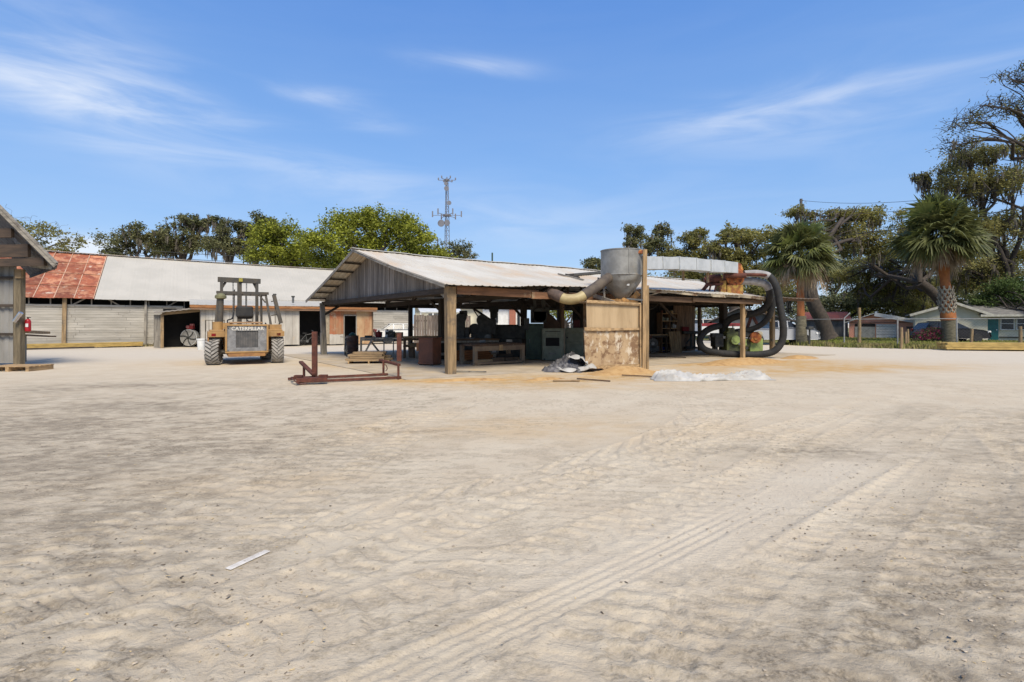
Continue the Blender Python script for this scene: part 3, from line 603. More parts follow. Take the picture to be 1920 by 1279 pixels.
# curved pipe from the shed to the hopper
pp = [P(1030, 547, 17.3), P(1046, 555, 17.1), P(1062, 561, 17.0), P(1082, 560, 17.0), P(1100, 550, 17.1), P(1118, 538, 17.3), P(1142, 520, 17.7)]
pts = smoothpath(pp, 6); pr_ = thing('curved_pipe', 'fat yellowed plastic pipe curving from the shed beam up into the hopper', 'pipe', pp[0]); m = MB(pp[0]); m.tube(pts[8:23], .165, 16); m.build('bend', mk('yellow_plastic', (.42, .34, .17), (.33, .25, .12), 3, rough=.5), pr_, smooth=60)
m = MB(pp[0]); m.tube(pts[:10], .18, 16); m.build('collar', mk('brown_wrap', (.13, .09, .07), (.08, .06, .05), 8, rough=.8, bump=.6), pr_, smooth=60)
m = MB(pp[0]); m.tube(pts[22:], .17, 16); m.build('sleeve', mk('dusty_black', (.075, .06, .05), (.12, .095, .07), 5, rough=.8), pr_, smooth=60)
# square duct to the blower
secs = [(1201, 482, 505.5, 17.9), (1232, 482.5, 505.5, 18.6), (1263, 483, 506, 19.4), (1295, 485, 507, 20.2), (1322, 488, 510, 21.0), (1348, 490, 511, 21.8), (1374, 492, 514, 22.6)]
du = thing('air_duct', 'square sheet metal duct in six sections running above the roof to the rusty blower', 'duct', P(secs[0][0], 494, 17.9))
for i in range(6):
    m = MB(du.location); q0, q1 = secs[i], secs[i + 1]; p0 = P(q0[0] + .6, (q0[1] + q0[2]) / 2, q0[3]); p1 = P(q1[0] - .3, (q1[1] + q1[2]) / 2, q1[3]); hh_ = (q0[2] - q0[1]) * q0[3] / FPX * (1.0 if i % 2 else 1.03)
    m.bar(p0, p1, hh_ * 1.05, hh_); d = (p1 - p0).normalized() * .03; m.bar(p0 - d * .3, p0 + d, hh_ * 1.12, hh_ * 1.07); m.build('duct_section', M_duct, du, bevel=.006)
for (px, y0, y1, D_) in ((1281, 507, 524, 20.3), (1327, 510, 528, 21.3)):
    m = MB(du.location); m.bar(P(px, y0, D_), P(px, y1 + 2, D_), .09, .06); m.build('leg', oldpost('z'), du)
# blower on the roof
BD = 22.7; bp_ = P(1366, 552, BD); bl = thing('blower', 'rust-orange blower fan with its motor, standing on the shed roof above the green machine', 'fan', bp_)
k_ = BD / FPX
m = MB(); m.lathe((9 * k_, 0, 31 * k_), [(.03, -.26), (15 * k_, -.25), (17 * k_, -.2), (17 * k_, .2), (15 * k_, .25), (.03, .26)], 30, 'y'); m.build('fan_housing', M_rustbright, bl, smooth=30)
m = MB(); m.prism([(-8 * k_, 34 * k_), (20 * k_, 30 * k_), (24 * k_, 46 * k_), (20 * k_, 56 * k_), (10 * k_, 60 * k_), (0, 58 * k_), (-6 * k_, 52 * k_)], -.22, 'y', .22); m.build('outlet', M_rustbright, bl, bevel=.02)
m = MB(); m.box((8 * k_, 0, 8 * k_), (30 * k_, .5, 18 * k_)); m.box((-14 * k_, 0, 12 * k_), (12 * k_, .45, 26 * k_)); m.build('base', mk('yellow_rust', (.4, .27, .06), (.2, .08, .03), 5, rough=.8, spots=[((.35, .1, .03), 4, .55, .7)]), bl, bevel=.01)
m = MB(); m.cyl((-42 * k_, 0, 27 * k_), (-16 * k_, 0, 29 * k_), 9 * k_, n=16); m.cyl((-46 * k_, 0, 27 * k_), (-42 * k_, 0, 27 * k_), 5 * k_, n=12); m.build('motor', M_rust, bl, smooth=35)
m = MB()
for x in (-40, -30, -20): m.bar((x * k_, -.25, 17 * k_), (x * k_, .25, 17 * k_), .05, .05); m.bar((x * k_, -.22, 4 * k_), ((x + 4) * k_, -.2, 20 * k_), .04, .06)
m.bar((-48 * k_, -.22, 16 * k_), (-14 * k_, -.22, 19 * k_), .05, .09); m.bar((-56 * k_, -.22, 2 * k_), (-40 * k_, -.2, 20 * k_), .05, .14); m.build('motor_frame', M_rust, bl)
m = MB(); m.cyl((-15 * k_, -.42, 34 * k_), (24 * k_, -.42, 33 * k_), 4.2 * k_, n=12); m.cyl((20 * k_, -.2, 37 * k_), (66 * k_, -.25, 35 * k_), 3 * k_, n=12); m.build('steel_pipe', M_rust, bl, smooth=40)
m = MB()
for i in range(10):
    t = i * .63; m.cyl((7 * k_ + 12 * k_ * math.cos(t), -.3, 30 * k_ + 12 * k_ * math.sin(t)), (7 * k_ + 12 * k_ * math.cos(t), -.27, 30 * k_ + 12 * k_ * math.sin(t)), .025, n=6)
m.build('bolt', M_rust, bl)
# hoses
def hose(label, pts, r, sleeve, name='suction_hose', grey=None):
    base = Vector(pts[0]); root = thing(name, label, 'hose', base, group='thick hoses between the blower and the green machine'); sp_ = smoothpath(pts, 14); n_ = len(sp_)
    m = MB(base); k0 = int(n_ * sleeve); rr = [r * (1 + .055 * (i % 2)) for i in range(n_ - k0)]; m.tube(sp_[k0:], rr, 16); m.build('hose', M_black, root, smooth=60)
    if k0 > 1: m = MB(base); m.tube(sp_[:k0 + 1], r * 1.07, 16); m.build('sleeve', grey or mk('grey_sleeve', (.36, .35, .34), (.24, .23, .22), 4, rough=.8), root, smooth=60)
    return root
hose('thickest black hose, looping from the blower down the right side and back along the ground', [P(1395, 514, 22.6), P(1420, 513, 22.6), P(1443, 519, 22.5), P(1456, 540, 22.4), P(1462, 570, 22.4), P(1468, 605, 22.4), P(1467, 637, 22.5), P(1452, 658, 22.6), P(1425, 664.5, 22.8), P(1390, 664.5, 23), P(1350, 662, 23.3), P(1323, 656, 23.6), P(1312, 642, 23.8), P(1317, 627, 23.9), P(1332, 616, 24), P(1350, 611, 24.2)], .14, .13)
hose('black hose with a grey sleeve, curving under the roof edge to the dark post', [P(1390, 527, 22.8), P(1415, 528, 22.8), P(1436, 534, 22.8), P(1444, 552, 22.9), P(1438, 573, 23.2), P(1420, 586, 23.5), P(1393, 591, 23.8), P(1370, 598, 24.1), P(1359, 612, 24.3), P(1357, 630, 24.4)], .15, .28)
hose('middle black hose sagging from the roof edge to the top of the green machine', [P(1449, 556, 23.0), P(1448, 575, 23.1), P(1440, 596, 23.3), P(1424, 611, 23.6), P(1403, 619, 23.9), P(1380, 622, 24.1), P(1366, 627, 24.2)], .12, 0)
# green moulding machine
GD = 24.2; g0 = G(1380, 668); gmr = thing('green_machine', 'old green woodworking machine with orange pulleys, inside the bend of the black hose', 'machine', (X(1380, GD), GD, 0)); kk = GD / FPX
M_green = mk('green_paint', (.30, .38, .11), (.2, .25, .09), 4, rough=.55, spots=[((.1, .07, .04), 4, .58, .7)]); M_olive = mk('oily_olive_paint', (.14, .155, .055), (.05, .055, .03), 5, rough=.6, spots=[((.2, .2, .09), 5, .6, .72)])
m = MB(); m.box((33 * kk, .1, .42), (24 * kk, .8, .78)); m.build('base', M_green, gmr, bevel=.02)
m = MB(); m.box((10 * kk, .1, .62), (26 * kk, .8, .35)); m.box((8 * kk, .1, .25), (20 * kk, .6, .45)); m.build('bed', M_olive, gmr, bevel=.02)
m = MB(); m.box((-12 * kk, 0, .62), (22 * kk, .7, 1.0)); m.box((-14 * kk, -.1, 1.18), (12 * kk, .5, .22)); m.build('head', M_olive, gmr, bevel=.03)
m = MB(); m.cyl((-9 * kk, -.5, .75), (-9 * kk, -.3, .75), .2, n=20); m.cyl((-9 * kk, -.52, .75), (-9 * kk, -.5, .75), .1, n=14); m.build('gear_cover', M_green, gmr, smooth=40)
m = MB(); m.box((-34 * kk, .1, .72), (16 * kk, .6, .6)); m.box((-40 * kk, 0, .95), (14 * kk, .3, .2)); m.build('feed_unit', M_dark, gmr, bevel=.03)
m = MB()
for x in (-38, -20, -4): m = MB(); m.bar((x * kk, .1, 0), (x * kk, .1, .5), .12, .4); m.build('leg', M_dark, gmr)
m = MB(); m.cyl((28 * kk, -.5, .86), (28 * kk, -.33, .86), .25, n=22); m.cyl((28 * kk, -.54, .86), (28 * kk, -.5, .86), .1, n=12); m.build('pulley', M_rustbright, gmr, smooth=40)
m = MB(); m.lathe((40 * kk, -.1, 1.0), [(.02, -.16), (.12, -.14), (.14, 0), (.12, .14), (.02, .16)], 14, 'x'); m.build('motor', mk('cream_paint', (.5, .45, .33)), gmr, smooth=40)
m = MB(); m.cyl((-12 * kk, -.35, 1.2), (-12 * kk, -.35, 1.42), .025); m.lathe((-12 * kk, -.35, 1.42), [(.13, -.015), (.14, 0), (.13, .015)], 16); m.build('hand_wheel', M_steel, gmr, smooth=40)
m = MB(); m.box((13 * kk, -.1, 1.03), (30 * kk, .5, .35)); m.build('hood', M_dark, gmr, bevel=.04)
m = MB(); m.bar((20 * kk, 0, 1.2), (30 * kk, 0, 1.9), .06, .12); m.bar((44 * kk, 0, 1.25), (30 * kk, 0, 1.9), .06, .12); m.build('brace', M_rust, gmr)
for q in range(7):
    m = MB(); x_ = random.uniform(-40, 20) * kk; z_ = random.uniform(.35, 1.1); m.box((x_, -.45, z_), (random.uniform(.05, .16), .12, random.uniform(.05, .18))); m.build('bracket', random.choice((M_green, M_dark, M_steel)), gmr, bevel=.008)

# ================================================================ TARPS
def tarp(name, label, cat, c, rx, ry, h, mat, seed, rz=0, fold=1.0, nu=70, nv=44, prof=None):
    m = MB()
    def f(u, v):
        x = (u - .5) * 2; y = (v - .5) * 2; ed = max(0, 1 - (abs(x) ** 3 + abs(y) ** 3)) ; wob = 1 + .3 * (float(fbm(x * 1.4 + seed, y * 1.4, 2, seed)) - .5)
        base = h * (prof(x, y) if prof else (1 - x * x * .8) * (1 - y * y)) * (.4 + 1.1 * float(fbm(x * 1.6 + seed * 2, y * 1.3 + 4, 3, seed + 1)))
        rd = 1 - abs(2 * float(vn(x * 2.4 + y * 1.2 + seed, y * 4.2 - x * 1.6, seed + 2)) - 1); rd2 = 1 - abs(2 * float(vn(x * 5 - y * 3, y * 6 + seed + x * 2.5, seed + 5)) - 1)
        z = max(.008, base * min(1, ed * 4) + fold * h * (.55 * rd ** 7 + .22 * rd2 ** 5) * min(1, ed * 6 + .15))
        return (rx * x * wob, ry * y * wob * (1 + .25 * math.sin(x * 3 + seed)), z)
    m.grid(f, nu, nv); o = m.build(name, mat, smooth=50, fix=False, solid=.006); o.location = c; o.rotation_euler = (0, 0, rz); tag(o, label, cat); return o
M_tarpw = mk('white_tarp', (.46, .445, .41), (.36, .345, .31), 3, rough=.55, bump=.3, bscale=14, spots=[((.32, .26, .2), 3.5, .58, .75), ((.08, .08, .085), 5, .7, .76)])
M_tarpb = mk('black_tarp', (.04, .04, .045), (.07, .065, .065), 5, rough=.5, bump=.5, bscale=20, spots=[((.3, .29, .28), 6, .64, .72)])
c = G(1335, 711)
tarp('white_tarp', 'long crumpled white tarpaulin stretched out on the sawdust, right of the plywood bin', 'tarp', c, 1.62, .42, .15, M_tarpw, 3, .04, 1.0, 110, 40, prof=lambda x, y: (1 - y * y) * (.55 + .75 * math.exp(-((x + .7) / .3) ** 2) + .35 * math.exp(-((x - .72) / .2) ** 2)))
tp_ = thing('tarp_pile', 'crumpled heap of black and white plastic sheeting left of the plywood bin', 'tarp', G(1070, 697))
o = tarp('black_sheet', None, None, (.05, .6, 0), .62, .5, .40, M_tarpb, 7, .3, .5); o.parent = tp_
o = tarp('grey_sheet', None, None, (-.22, .15, 0), .66, .45, .22, mk('grey_tarp', (.13, .125, .13), (.06, .058, .06), 4, rough=.5, bump=.4, bscale=14), 9, -.4, .8); o.parent = tp_
m = MB(); wp = smoothpath([(.0, .2, .42), (.25, .12, .42), (.45, .1, .34), (.6, .05, .16), (.48, -.15, .1), (.15, -.2, .06), (-.15, -.28, .05), (-.4, -.1, .06), (-.72, .2, .07)], 5); n_ = len(wp)
def strip(u, v):
    i = min(n_ - 1, int(u * (n_ - 1))); p = wp[i]; q = wp[min(i + 1, n_ - 1)] - wp[max(i - 1, 0)]; q.z = 0; q.normalize(); s_ = Vector((-q.y, q.x, 0)); k = .22 * (1 - .6 * u) * (1 + .3 * math.sin(u * 19))
    return p + s_ * (v - .5) * 2 * k + Vector((0, 0, .07 * math.sin(v * math.pi) + .03 * math.sin(u * 40 + v * 7)))
m.grid(strip, 46, 10); m.build('white_sheet', M_tarpw, tp_, smooth=60, fix=False, solid=.008)
for nm, lb, p0, p1, w_, h_, mt in (('scrap_board', 'short orange-brown board leaning at the foot of the bin', P(1117, 684, 16.9), P(1142, 681, 16.95), .03, .16, tanwood('x')), ('scrap_board', 'flat tan board on the sawdust below the tarp pile, the nearer one', G(1037, 716) + Vector((0, 0, .03)), G(1087, 716) + Vector((0, 0, .03)), .1, .03, tanwood('x')),
        ('scrap_board', 'thin brown stick lying between the tarp pile and the bin', G(1082, 712) + Vector((0, 0, .03)), G(1144, 716) + Vector((0, 0, .02)), .05, .03, brownwood('x')), ('scrap_board', 'long thin brown stick pointing at the white tarpaulin', G(1166, 706) + Vector((0, 0, .04)), G(1222, 708) + Vector((0, 0, .03)), .05, .03, brownwood('x')),
        ('scrap_board', 'thin dark rod lying on the slab right of the tall post', G(1212, 670) + Vector((0, 0, .06)), G(1286, 673) + Vector((0, 0, .06)), .05, .04, darkwood('x')), ('scrap_board', 'thin grey rod on the slab beside the thick corner post', G(852, 700) + Vector((0, 0, .06)), G(912, 701) + Vector((0, 0, .06)), .05, .04, greywood('x')),
        ('scrap_board', 'small tilted offcut of wood under the bin corner', P(1131, 693, 16.6), P(1139, 687, 16.7), .05, .06, tanwood('x')), ('scrap_board', 'thin pale lath lying alone on the open sand in front', Vector((X(427, 3.24), 3.24, float(ground_z(-1.73, 3.24)) + .007)), Vector((X(502, 3.5), 3.5, float(ground_z(-1.6, 3.5)) + .006)), .05, .005, mk('pale_lath', (.66, .62, .55), (.5, .46, .4), 20, rough=.8, spots=[((.25, .2, .14), 30, .55, .7)]))):
    p0 = Vector(p0); m = MB(p0); m.bar(p0, p1, w_, h_); o = m.build(nm, mt, bevel=.003); o.location = p0; tag(o, lb, 'board')
# ================================================================ FORKLIFT
M_yel = mk('yellow_paint', (.38, .225, .085), (.30, .18, .075), 4, rough=.55, bump=.05, spots=[((.3, .17, .08), 3.5, .55, .72), ((.45, .38, .28), 2, .62, .8)])
M_yel2 = mk('dull_orange_paint', (.33, .17, .06), (.24, .12, .05), 5, rough=.7)
M_mast = mk('dark_mast_steel', (.06, .057, .05), (.09, .075, .055), 6, rough=.6)
M_tyre = mk('dusty_tyre', (.07, .066, .06), (.15, .14, .125), 3, rough=.95, bump=.4)
M_lug = mk('dusty_lug', (.33, .31, .28), (.22, .205, .18), 5, rough=1)
M_grille = mk('grey_grille', (.24, .24, .24), (.16, .16, .16), 6, rough=.7, spots=[((.36, .34, .3), 4, .6, .75)])
FK = (-9.85, 19.75, 0); fk = thing('forklift', 'old yellow rough terrain forklift with tall dark mast, seen from behind, CATERPILLAR on its rear', 'forklift', FK, R(30))
fk['label'] = 'old yellow forklift with a tall dark mast, seen from behind in the open yard'
def wheel(root, c, r, wd, name='wheel', chev=1, steer=0, rimmat=None):
    w_ = bpy.data.objects.new(name, None); COL.objects.link(w_); w_.parent = root; w_.location = c; w_.rotation_euler = (0, 0, steer)
    m = MB(); h = wd / 2; m.lathe((0, 0, 0), [(r * .58, -h * .9), (r * .8, -h), (r * .93, -h * .93), (r * .965, -h * .7), (r * .97, 0), (r * .965, h * .7), (r * .93, h * .93), (r * .8, h), (r * .58, h * .9)], 36, 'x')
    m.build('tyre', M_tyre, w_, smooth=50)
    m = MB(); nn = 22
    for i in range(nn):
        for s in (-1, 1):
            t = 2 * math.pi * (i + (.5 if s > 0 else 0)) / nn; dt = chev * .30
            p0 = Vector((s * h * .02, r * .985 * math.cos(t + dt), r * .985 * math.sin(t + dt))); p1 = Vector((s * h * .95, r * .96 * math.cos(t), r * .96 * math.sin(t)))
            m.bar(p0, p1, .07, .05, Vector((0, math.cos(t), math.sin(t))))
            p2 = Vector((s * h * 1.0, r * .86 * math.cos(t - .05), r * .86 * math.sin(t - .05))); m.bar(p1, p2, .07, .04, Vector((s, 0, 0)))
    m.build('tread', M_lug, w_)
    m = MB(); m.lathe((0, 0, 0), [(r * .58, -h * .7), (r * .5, -h * .3), (r * .2, -h * .35), (r * .2, h * .35), (r * .5, h * .3), (r * .58, h * .7)], 24, 'x'); m.build('rim', rimmat or M_yel2, w_, smooth=40)
    return w_
wheel(fk, (-1.03, 0, .49), .49, .42, steer=-.22); wheel(fk, (1.06, 0, .49), .49, .40, chev=1.4, steer=-.05)
wheel(fk, (-1.0, 2.25, .6), .6, .46); wheel(fk, (.92, 2.25, .6), .6, .46)
m = MB(); m.box((0, .1, .45), (1.9, .16, .16)); m.cyl((-.8, .02, .45), (-.3, .02, .42), .05); m.cyl((.3, .02, .42), (.85, .02, .45), .05); m.build('rear_axle', M_mast, fk)
m = MB(); m.prism([(-.68, .42), (-.6, .3), (.6, .3), (.68, .42), (.7, .55), (.7, 1.36), (.66, 1.44), (-.66, 1.44), (-.7, 1.36), (-.7, .55)], -.55, 'y', .9); m.build('counterweight', M_yel, fk, bevel=.02)
m = MB(); m.box((0, -.57, .38), (1.2, .1, .16)); m.build('bumper', M_yel2, fk, bevel=.01)
m = MB()
for (x0, x1, z0, z1) in ((-.64, .64, 1.22, 1.40), (-.64, .64, .48, .62), (-.64, -.36, .62, 1.22), (.36, .64, .62, 1.22)): m.lo(x0, x1, -.60, -.53, z0, z1)
m.build('rear_grille', M_grille, fk); m = MB(); m.lo(-.36, .36, -.556, -.551, .62, 1.22); m.build('radiator_core', mk('core_grey', (.075, .075, .075), (.12, .115, .11), 7, rough=.9, lo=.3, hi=.7), fk)
m = MB()
for i in range(16): m.lo(-.355, .355, -.566, -.558, .63 + i * .036, .63 + i * .036 + .02)
for i in range(9): m.lo(-.34 + i * .08, -.325 + i * .08, -.574, -.567, .63, 1.21)
m.build('radiator', mk('radiator_grey', (.1, .1, .1), (.16, .15, .14), 5, rough=.8), fk)
m = MB(); 
for (x0, x1, z0, z1) in ((-.7, .7, 1.40, 1.46), (-.7, -.64, .5, 1.4), (.64, .7, .5, 1.4), (-.7, .7, .44, .49)): m.lo(x0, x1, -.64, -.552, z0, z1)
m.build('grille_frame', M_yel, fk, bevel=.006)
cu = bpy.data.curves.new('lettering', 'FONT'); cu.body = 'CATERPILLAR'; cu.size = .175; cu.extrude = .004; cu.align_x = 'CENTER'; cu.space_character = 1.0; cu.offset = .004
cu.materials.append(mk('faded_white', (.72, .70, .64), (.55, .52, .46), 20)); tmpo = bpy.data.objects.new('lettering_curve', cu); COL.objects.link(tmpo); bpy.context.view_layer.update(); lm_ = bpy.data.meshes.new_from_object(tmpo.evaluated_get(bpy.context.evaluated_depsgraph_get())); bpy.data.objects.remove(tmpo); to = bpy.data.objects.new('lettering', lm_); COL.objects.link(to); to.parent = fk; to.location = (.02, -.612, 1.245); to.rotation_euler = (R(90), 0, 0); to.scale = (.98, 1, 1)
for s, w1 in ((-1, 1.18), (1, 1.22)):
    m = MB(); m.lo(s * .7, s * (w1 + .06), -.3, 1.0, 1.12, 1.2); m.lo(s * .72, s * w1, -.28, .95, 1.2, 1.26); m.lo(s * .69, s * (w1 + .06), -.33, -.3, 1.0, 1.2); m.build('fender', M_yel, fk, bevel=.012)
m = MB(); m.lo(-1.24, -1.2, -.3, 1.2, .55, 1.12); m.build('side_plate', M_yel2, fk)
m = MB(); m.lo(-.95, .95, .9, 2.9, .45, 1.15); m.build('body', M_yel2, fk, bevel=.03)
m = MB(); m.cyl((-.92, -.1, 1.26), (-.92, -.1, 1.55), .17, n=16); m.box((-.62, .1, 1.4), (.35, .5, .22)); m.build('air_cleaner', M_yel, fk, smooth=40)
m = MB(); m.box((1.0, .2, 1.35), (.42, .6, .2)); m.build('battery_box', M_yel, fk, bevel=.01)
m = MB(); m.cyl((-.84, .15, 1.45), (-.82, .15, 2.38), .105, n=16); m.build('exhaust_stack', M_mast, fk, smooth=40)
m = MB(); m.lathe((-.82, .15, 2.38), [(.12, 0), (.19, .03), (.19, .12), (.1, .2), (.02, .22)], 16); m.build('stack_cap', mk('dusty_cap', (.2, .19, .1)), fk, smooth=40)
m = MB(); m.box((0, .7, 1.72), (.5, .5, .12)); m.build('seat', M_black, fk, bevel=.04)
m = MB(); m.box((-.02, .45, 1.93), (.58, .14, .42)); m.build('seat_back', M_black, fk, bevel=.06)
m = MB()
for (p0, p1) in (((-1.0, .9, 1.2), (-.86, 1.1, 2.66)), ((.95, .7, 1.2), (.74, .9, 2.66)), ((-.95, 2.5, 1.2), (-.86, 2.3, 2.66)), ((.72, 2.3, 1.2), (.7, 2.3, 2.66))):
    m = MB(); m.bar(p0, p1, .08, .08); m.build('guard_post', M_mast, fk)
m = MB(); m.bar((-.95, .85, 2.66), (.85, .85, 2.66), .09, .1); m.bar((-.9, 2.35, 2.66), (.85, 2.35, 2.66), .08, .08)
for x in (-.86, .74): m.bar((x, .85, 2.66), (x, 2.35, 2.66), .08, .08)
for i in range(5): m.bar((-.6 + i * .3, .9, 2.67), (-.6 + i * .3, 2.3, 2.67), .04, .04)
m.bar((.5, .85, 2.6), (.74, .85, 2.3), .05, .05); m.build('overhead_guard', M_mast, fk)
for x in (-.72, .6):
    m = MB(); m.bar((x, 3.05, .3), (x, 3.05, 3.3), .11, .2); m.bar((x * .8, 3.05, 3.2), (x, 3.05, 2.95), .06, .1); m.build('mast_rail', M_mast, fk)
m = MB(); m.bar((-.06, 3.0, .4), (-.06, 3.0, 3.2), .17, .1); m.build('lift_cylinder', M_mast, fk)
m = MB(); m.bar((-.86, 3.05, 3.3), (.74, 3.05, 3.28), .22, .2); m.bar((-.8, 3.05, 1.1), (.7, 3.05, 1.1), .1, .2); m.build('mast_crossbar', M_mast, fk)
m = MB(); m.box((-.02, 2.9, 3.3), (.14, .08, .14)); m.build('lamp', mk('amber_lamp', (.35, .3, .06)), fk)
m = MB(); m.bar((1.05, 1.0, 2.62), (1.3, .9, 1.5), .13, .16, (0, 1, 0)); m.bar((.95, 1.0, 2.35), (1.12, 1.0, 2.4), .04, .04); m.bar((.95, .95, 1.8), (1.2, .95, 1.85), .04, .04); m.bar((1.25, .9, 1.5), (1.15, .7, 1.2), .05, .05); m.bar((1.08, .95, 2.2), (1.1, .95, 1.5), .025, .025); m.build('tilt_arm', M_mast, fk)
m = MB()
for i in range(7): m.bar((-1.28 + i * .11, 3.1, 1.15), (-1.28 + i * .11, 3.1, 1.62), .02, .02)
m.bar((-1.3, 3.1, 1.62), (-.6, 3.1, 1.62), .025, .025); m.bar((-1.3, 3.1, .5), (-1.3, 3.1, 1.62), .03, .03); m.build('load_guard', M_mast, fk)
m = MB(); m.box((.0, .1, 1.52), (1.1, .7, .06)); m.build('rag', mk('tan_rag', (.4, .26, .15), rough=.95), fk, bevel=.02)
m = MB(); m.bar((.45, 1.2, 1.4), (.5, 1.1, 1.95), .03, .03); m.bar((.3, 1.2, 1.4), (.32, 1.1, 1.85), .03, .03); m.build('lever', M_mast, fk)
m = MB(); m.cyl((-.66, -.4, .42), (-.5, -.5, .62), .06); m.build('rear_hook', M_steel, fk)

for pts in ([(-.5, .5, 1.3), (-.55, 1.6, 1.6), (-.3, 2.9, 1.8), (-.25, 3.0, 2.9)], [(.35, .5, 1.3), (.3, 1.7, 1.55), (.2, 2.9, 1.7), (.18, 3.0, 2.8)], [(.7, .2, 1.2), (.85, .8, 1.25), (.8, 1.6, 1.5)]):
    m = MB(); m.tube(smoothpath(pts, 6), .028, 6); m.build('hydraulic_hose', M_black, fk, smooth=60)
for x in (-.3, .2):
    m = MB()
    for i in range(40): m.box((x, 2.98, .9 + i * .06), (.05, .03, .045), ry=.0)
    q = m.build('lift_chain', M_steel, fk); q['kind'] = 'stuff'
m = MB(); m.lathe((0, 0, 0), [(.17, -.015), (.19, 0), (.17, .015)], 18); q = m.build('steering_wheel', M_black, fk); q.location = (-.02, 1.2, 1.95); q.rotation_euler = (.5, 0, 0)
m = MB()
for (x, z) in ((-.6, 1.36), (.6, 1.36), (-.6, .52), (.6, .52)): m = MB(); m.cyl((x, -.64, z), (x, -.6, z), .022, n=8); m.build('bolt', M_steel, fk)
m = MB(); m.box((-1.05, -.315, 1.08), (.14, .03, .1)); m.build('tail_lamp', mk('tail_red', (.25, .01, .01), rough=.3), fk); m = MB(); m.box((1.08, -.315, 1.08), (.14, .03, .1)); m.build('tail_lamp', mk('tail_red', (.25, .01, .01), rough=.3), fk)

# ================================================================ RUSTY STEEL RACK
rk0 = G(590, 719); rk = thing('steel_rack', 'rusty steel lumber rack with two uprights and long floor rails, on the sand', 'rack', rk0)
def rl(px, py, h=0): return G(px, py) - rk0 + Vector((0, 0, h))
def rbar(name, p0, p1, w_, h_, lab=None):
    m = MB(); m.bar(p0, p1, w_, h_); o = m.build(name, M_rust, rk, bevel=.006)
    if lab: o['label'] = lab
for (px, py, top, bz_) in ((590, 716, 622, .1), (748.5, 705, 624.5, .42)):
    g = rl(px, py); D_ = rk0.y + g.y; m = MB(); m.bar(g + Vector((0, 0, bz_)), g + Vector((0, 0, Z(top, D_))), .125, .09); m.build('upright', M_rust, rk, bevel=.008)
rbar('floor_rail', rl(540, 714, .05), rl(727, 705, .05), .09, .06); rbar('floor_rail', rl(556, 720, .05), rl(752, 711, .05), .09, .06)
rbar('base_beam', rl(556, 722, .12), rl(614, 720, .12), .22, .1); rbar('base_beam', rl(545, 716, .09), rl(585, 714.5, .09), .14, .07)
for (a_, b_, z0, z1) in (((564, 709), (588, 717), .44, .2), ((713, 702), (748, 709), .42, .36)): rbar('arm', rl(*a_, z0), rl(*b_, z1), .1, .06)
for (px, py, h) in ((570, 711, .42), (719, 704, .42), (747, 712, .4)): rbar('leg', rl(px, py, 0), rl(px, py, h), .05, .07)
m = MB(); m.tube(smoothpath([rl(546, 716, .1), rl(550, 721, .12), rl(560, 724, .06), rl(575, 724, .05)], 5), .015, 8); m.build('hook', M_rust, rk)
m = MB(); m.tube(smoothpath([rl(720, 705, .33), rl(724, 705, .3), rl(726, 705, .2), rl(723, 705, .14)], 5), .012, 8); m.build('hook', M_rust, rk)
for (x, y) in ((560, 721), (606, 720)):
    m = MB(); m.box(rl(x, y, .2), (.2, .14, .06)); m.build('foot_plate', M_rust, rk, bevel=.01)

# ================================================================ THINGS INSIDE THE SHED
# bicycle builder (local x = forward)
M_bike = mk('bicycle_paint', (.025, .025, .03), rough=.4, bump=0)
def bicycle(name, label, c, rz, sc=1.0, mat=M_bike, group=None):
    b_ = thing(name, label, 'bicycle', c, rz, group); b_.scale = (sc,) * 3
    for x in (0, 1.02):
        m = MB(); n_ = 28; m.tube([(x + .33 * math.cos(t), 0, .34 + .33 * math.sin(t)) for t in np.linspace(0, 2 * math.pi, n_)], .02, 8); 
        wo = m.build('wheel', M_black, b_, smooth=60)
        m = MB()
        for k in range(12): m.cyl((x, 0, .34), (x + .32 * math.cos(k * .5236), 0, .34 + .32 * math.sin(k * .5236)), .0035, n=4)
        m.build('spokes', M_chrome, wo)
    m = MB()
    for p0, p1 in (((.42, 0, .3), (.3, 0, .78)), ((.42, 0, .3), (.82, 0, .72)), ((.31, 0, .74), (.82, 0, .84)), ((0, 0, .34), (.42, 0, .3)), ((0, 0, .34), (.31, 0, .74)), ((1.02, 0, .34), (.8, 0, .95))): m.cyl(p0, p1, .017, n=8)
    m.build('frame', mat, b_)
    m = MB(); m.tube(smoothpath([(.72, -.28, 1.04), (.8, -.1, 1.02), (.8, .1, 1.02), (.72, .28, 1.04)], 4), .014, 8); m.cyl((.8, 0, .93), (.8, 0, 1.02), .014, n=8); m.build('handlebar', M_chrome, b_)
    m = MB(); m.box((.24, 0, .86), (.26, .13, .06)); m.cyl((.3, 0, .75), (.28, 0, .85), .012, n=8); m.build('saddle', M_black, b_, bevel=.02)
    m = MB(); m.cyl((.42, -.03, .3), (.42, .03, .3), .09, n=16); m.cyl((.42, -.12, .2), (.42, .12, .4), .01, n=6); m.build('crank', M_steel, b_)
    return b_
bicycle('bicycle', 'dark bicycle leaning against the rusty drum at the left end of the shed', G(650, 669.5), R(112), .85)
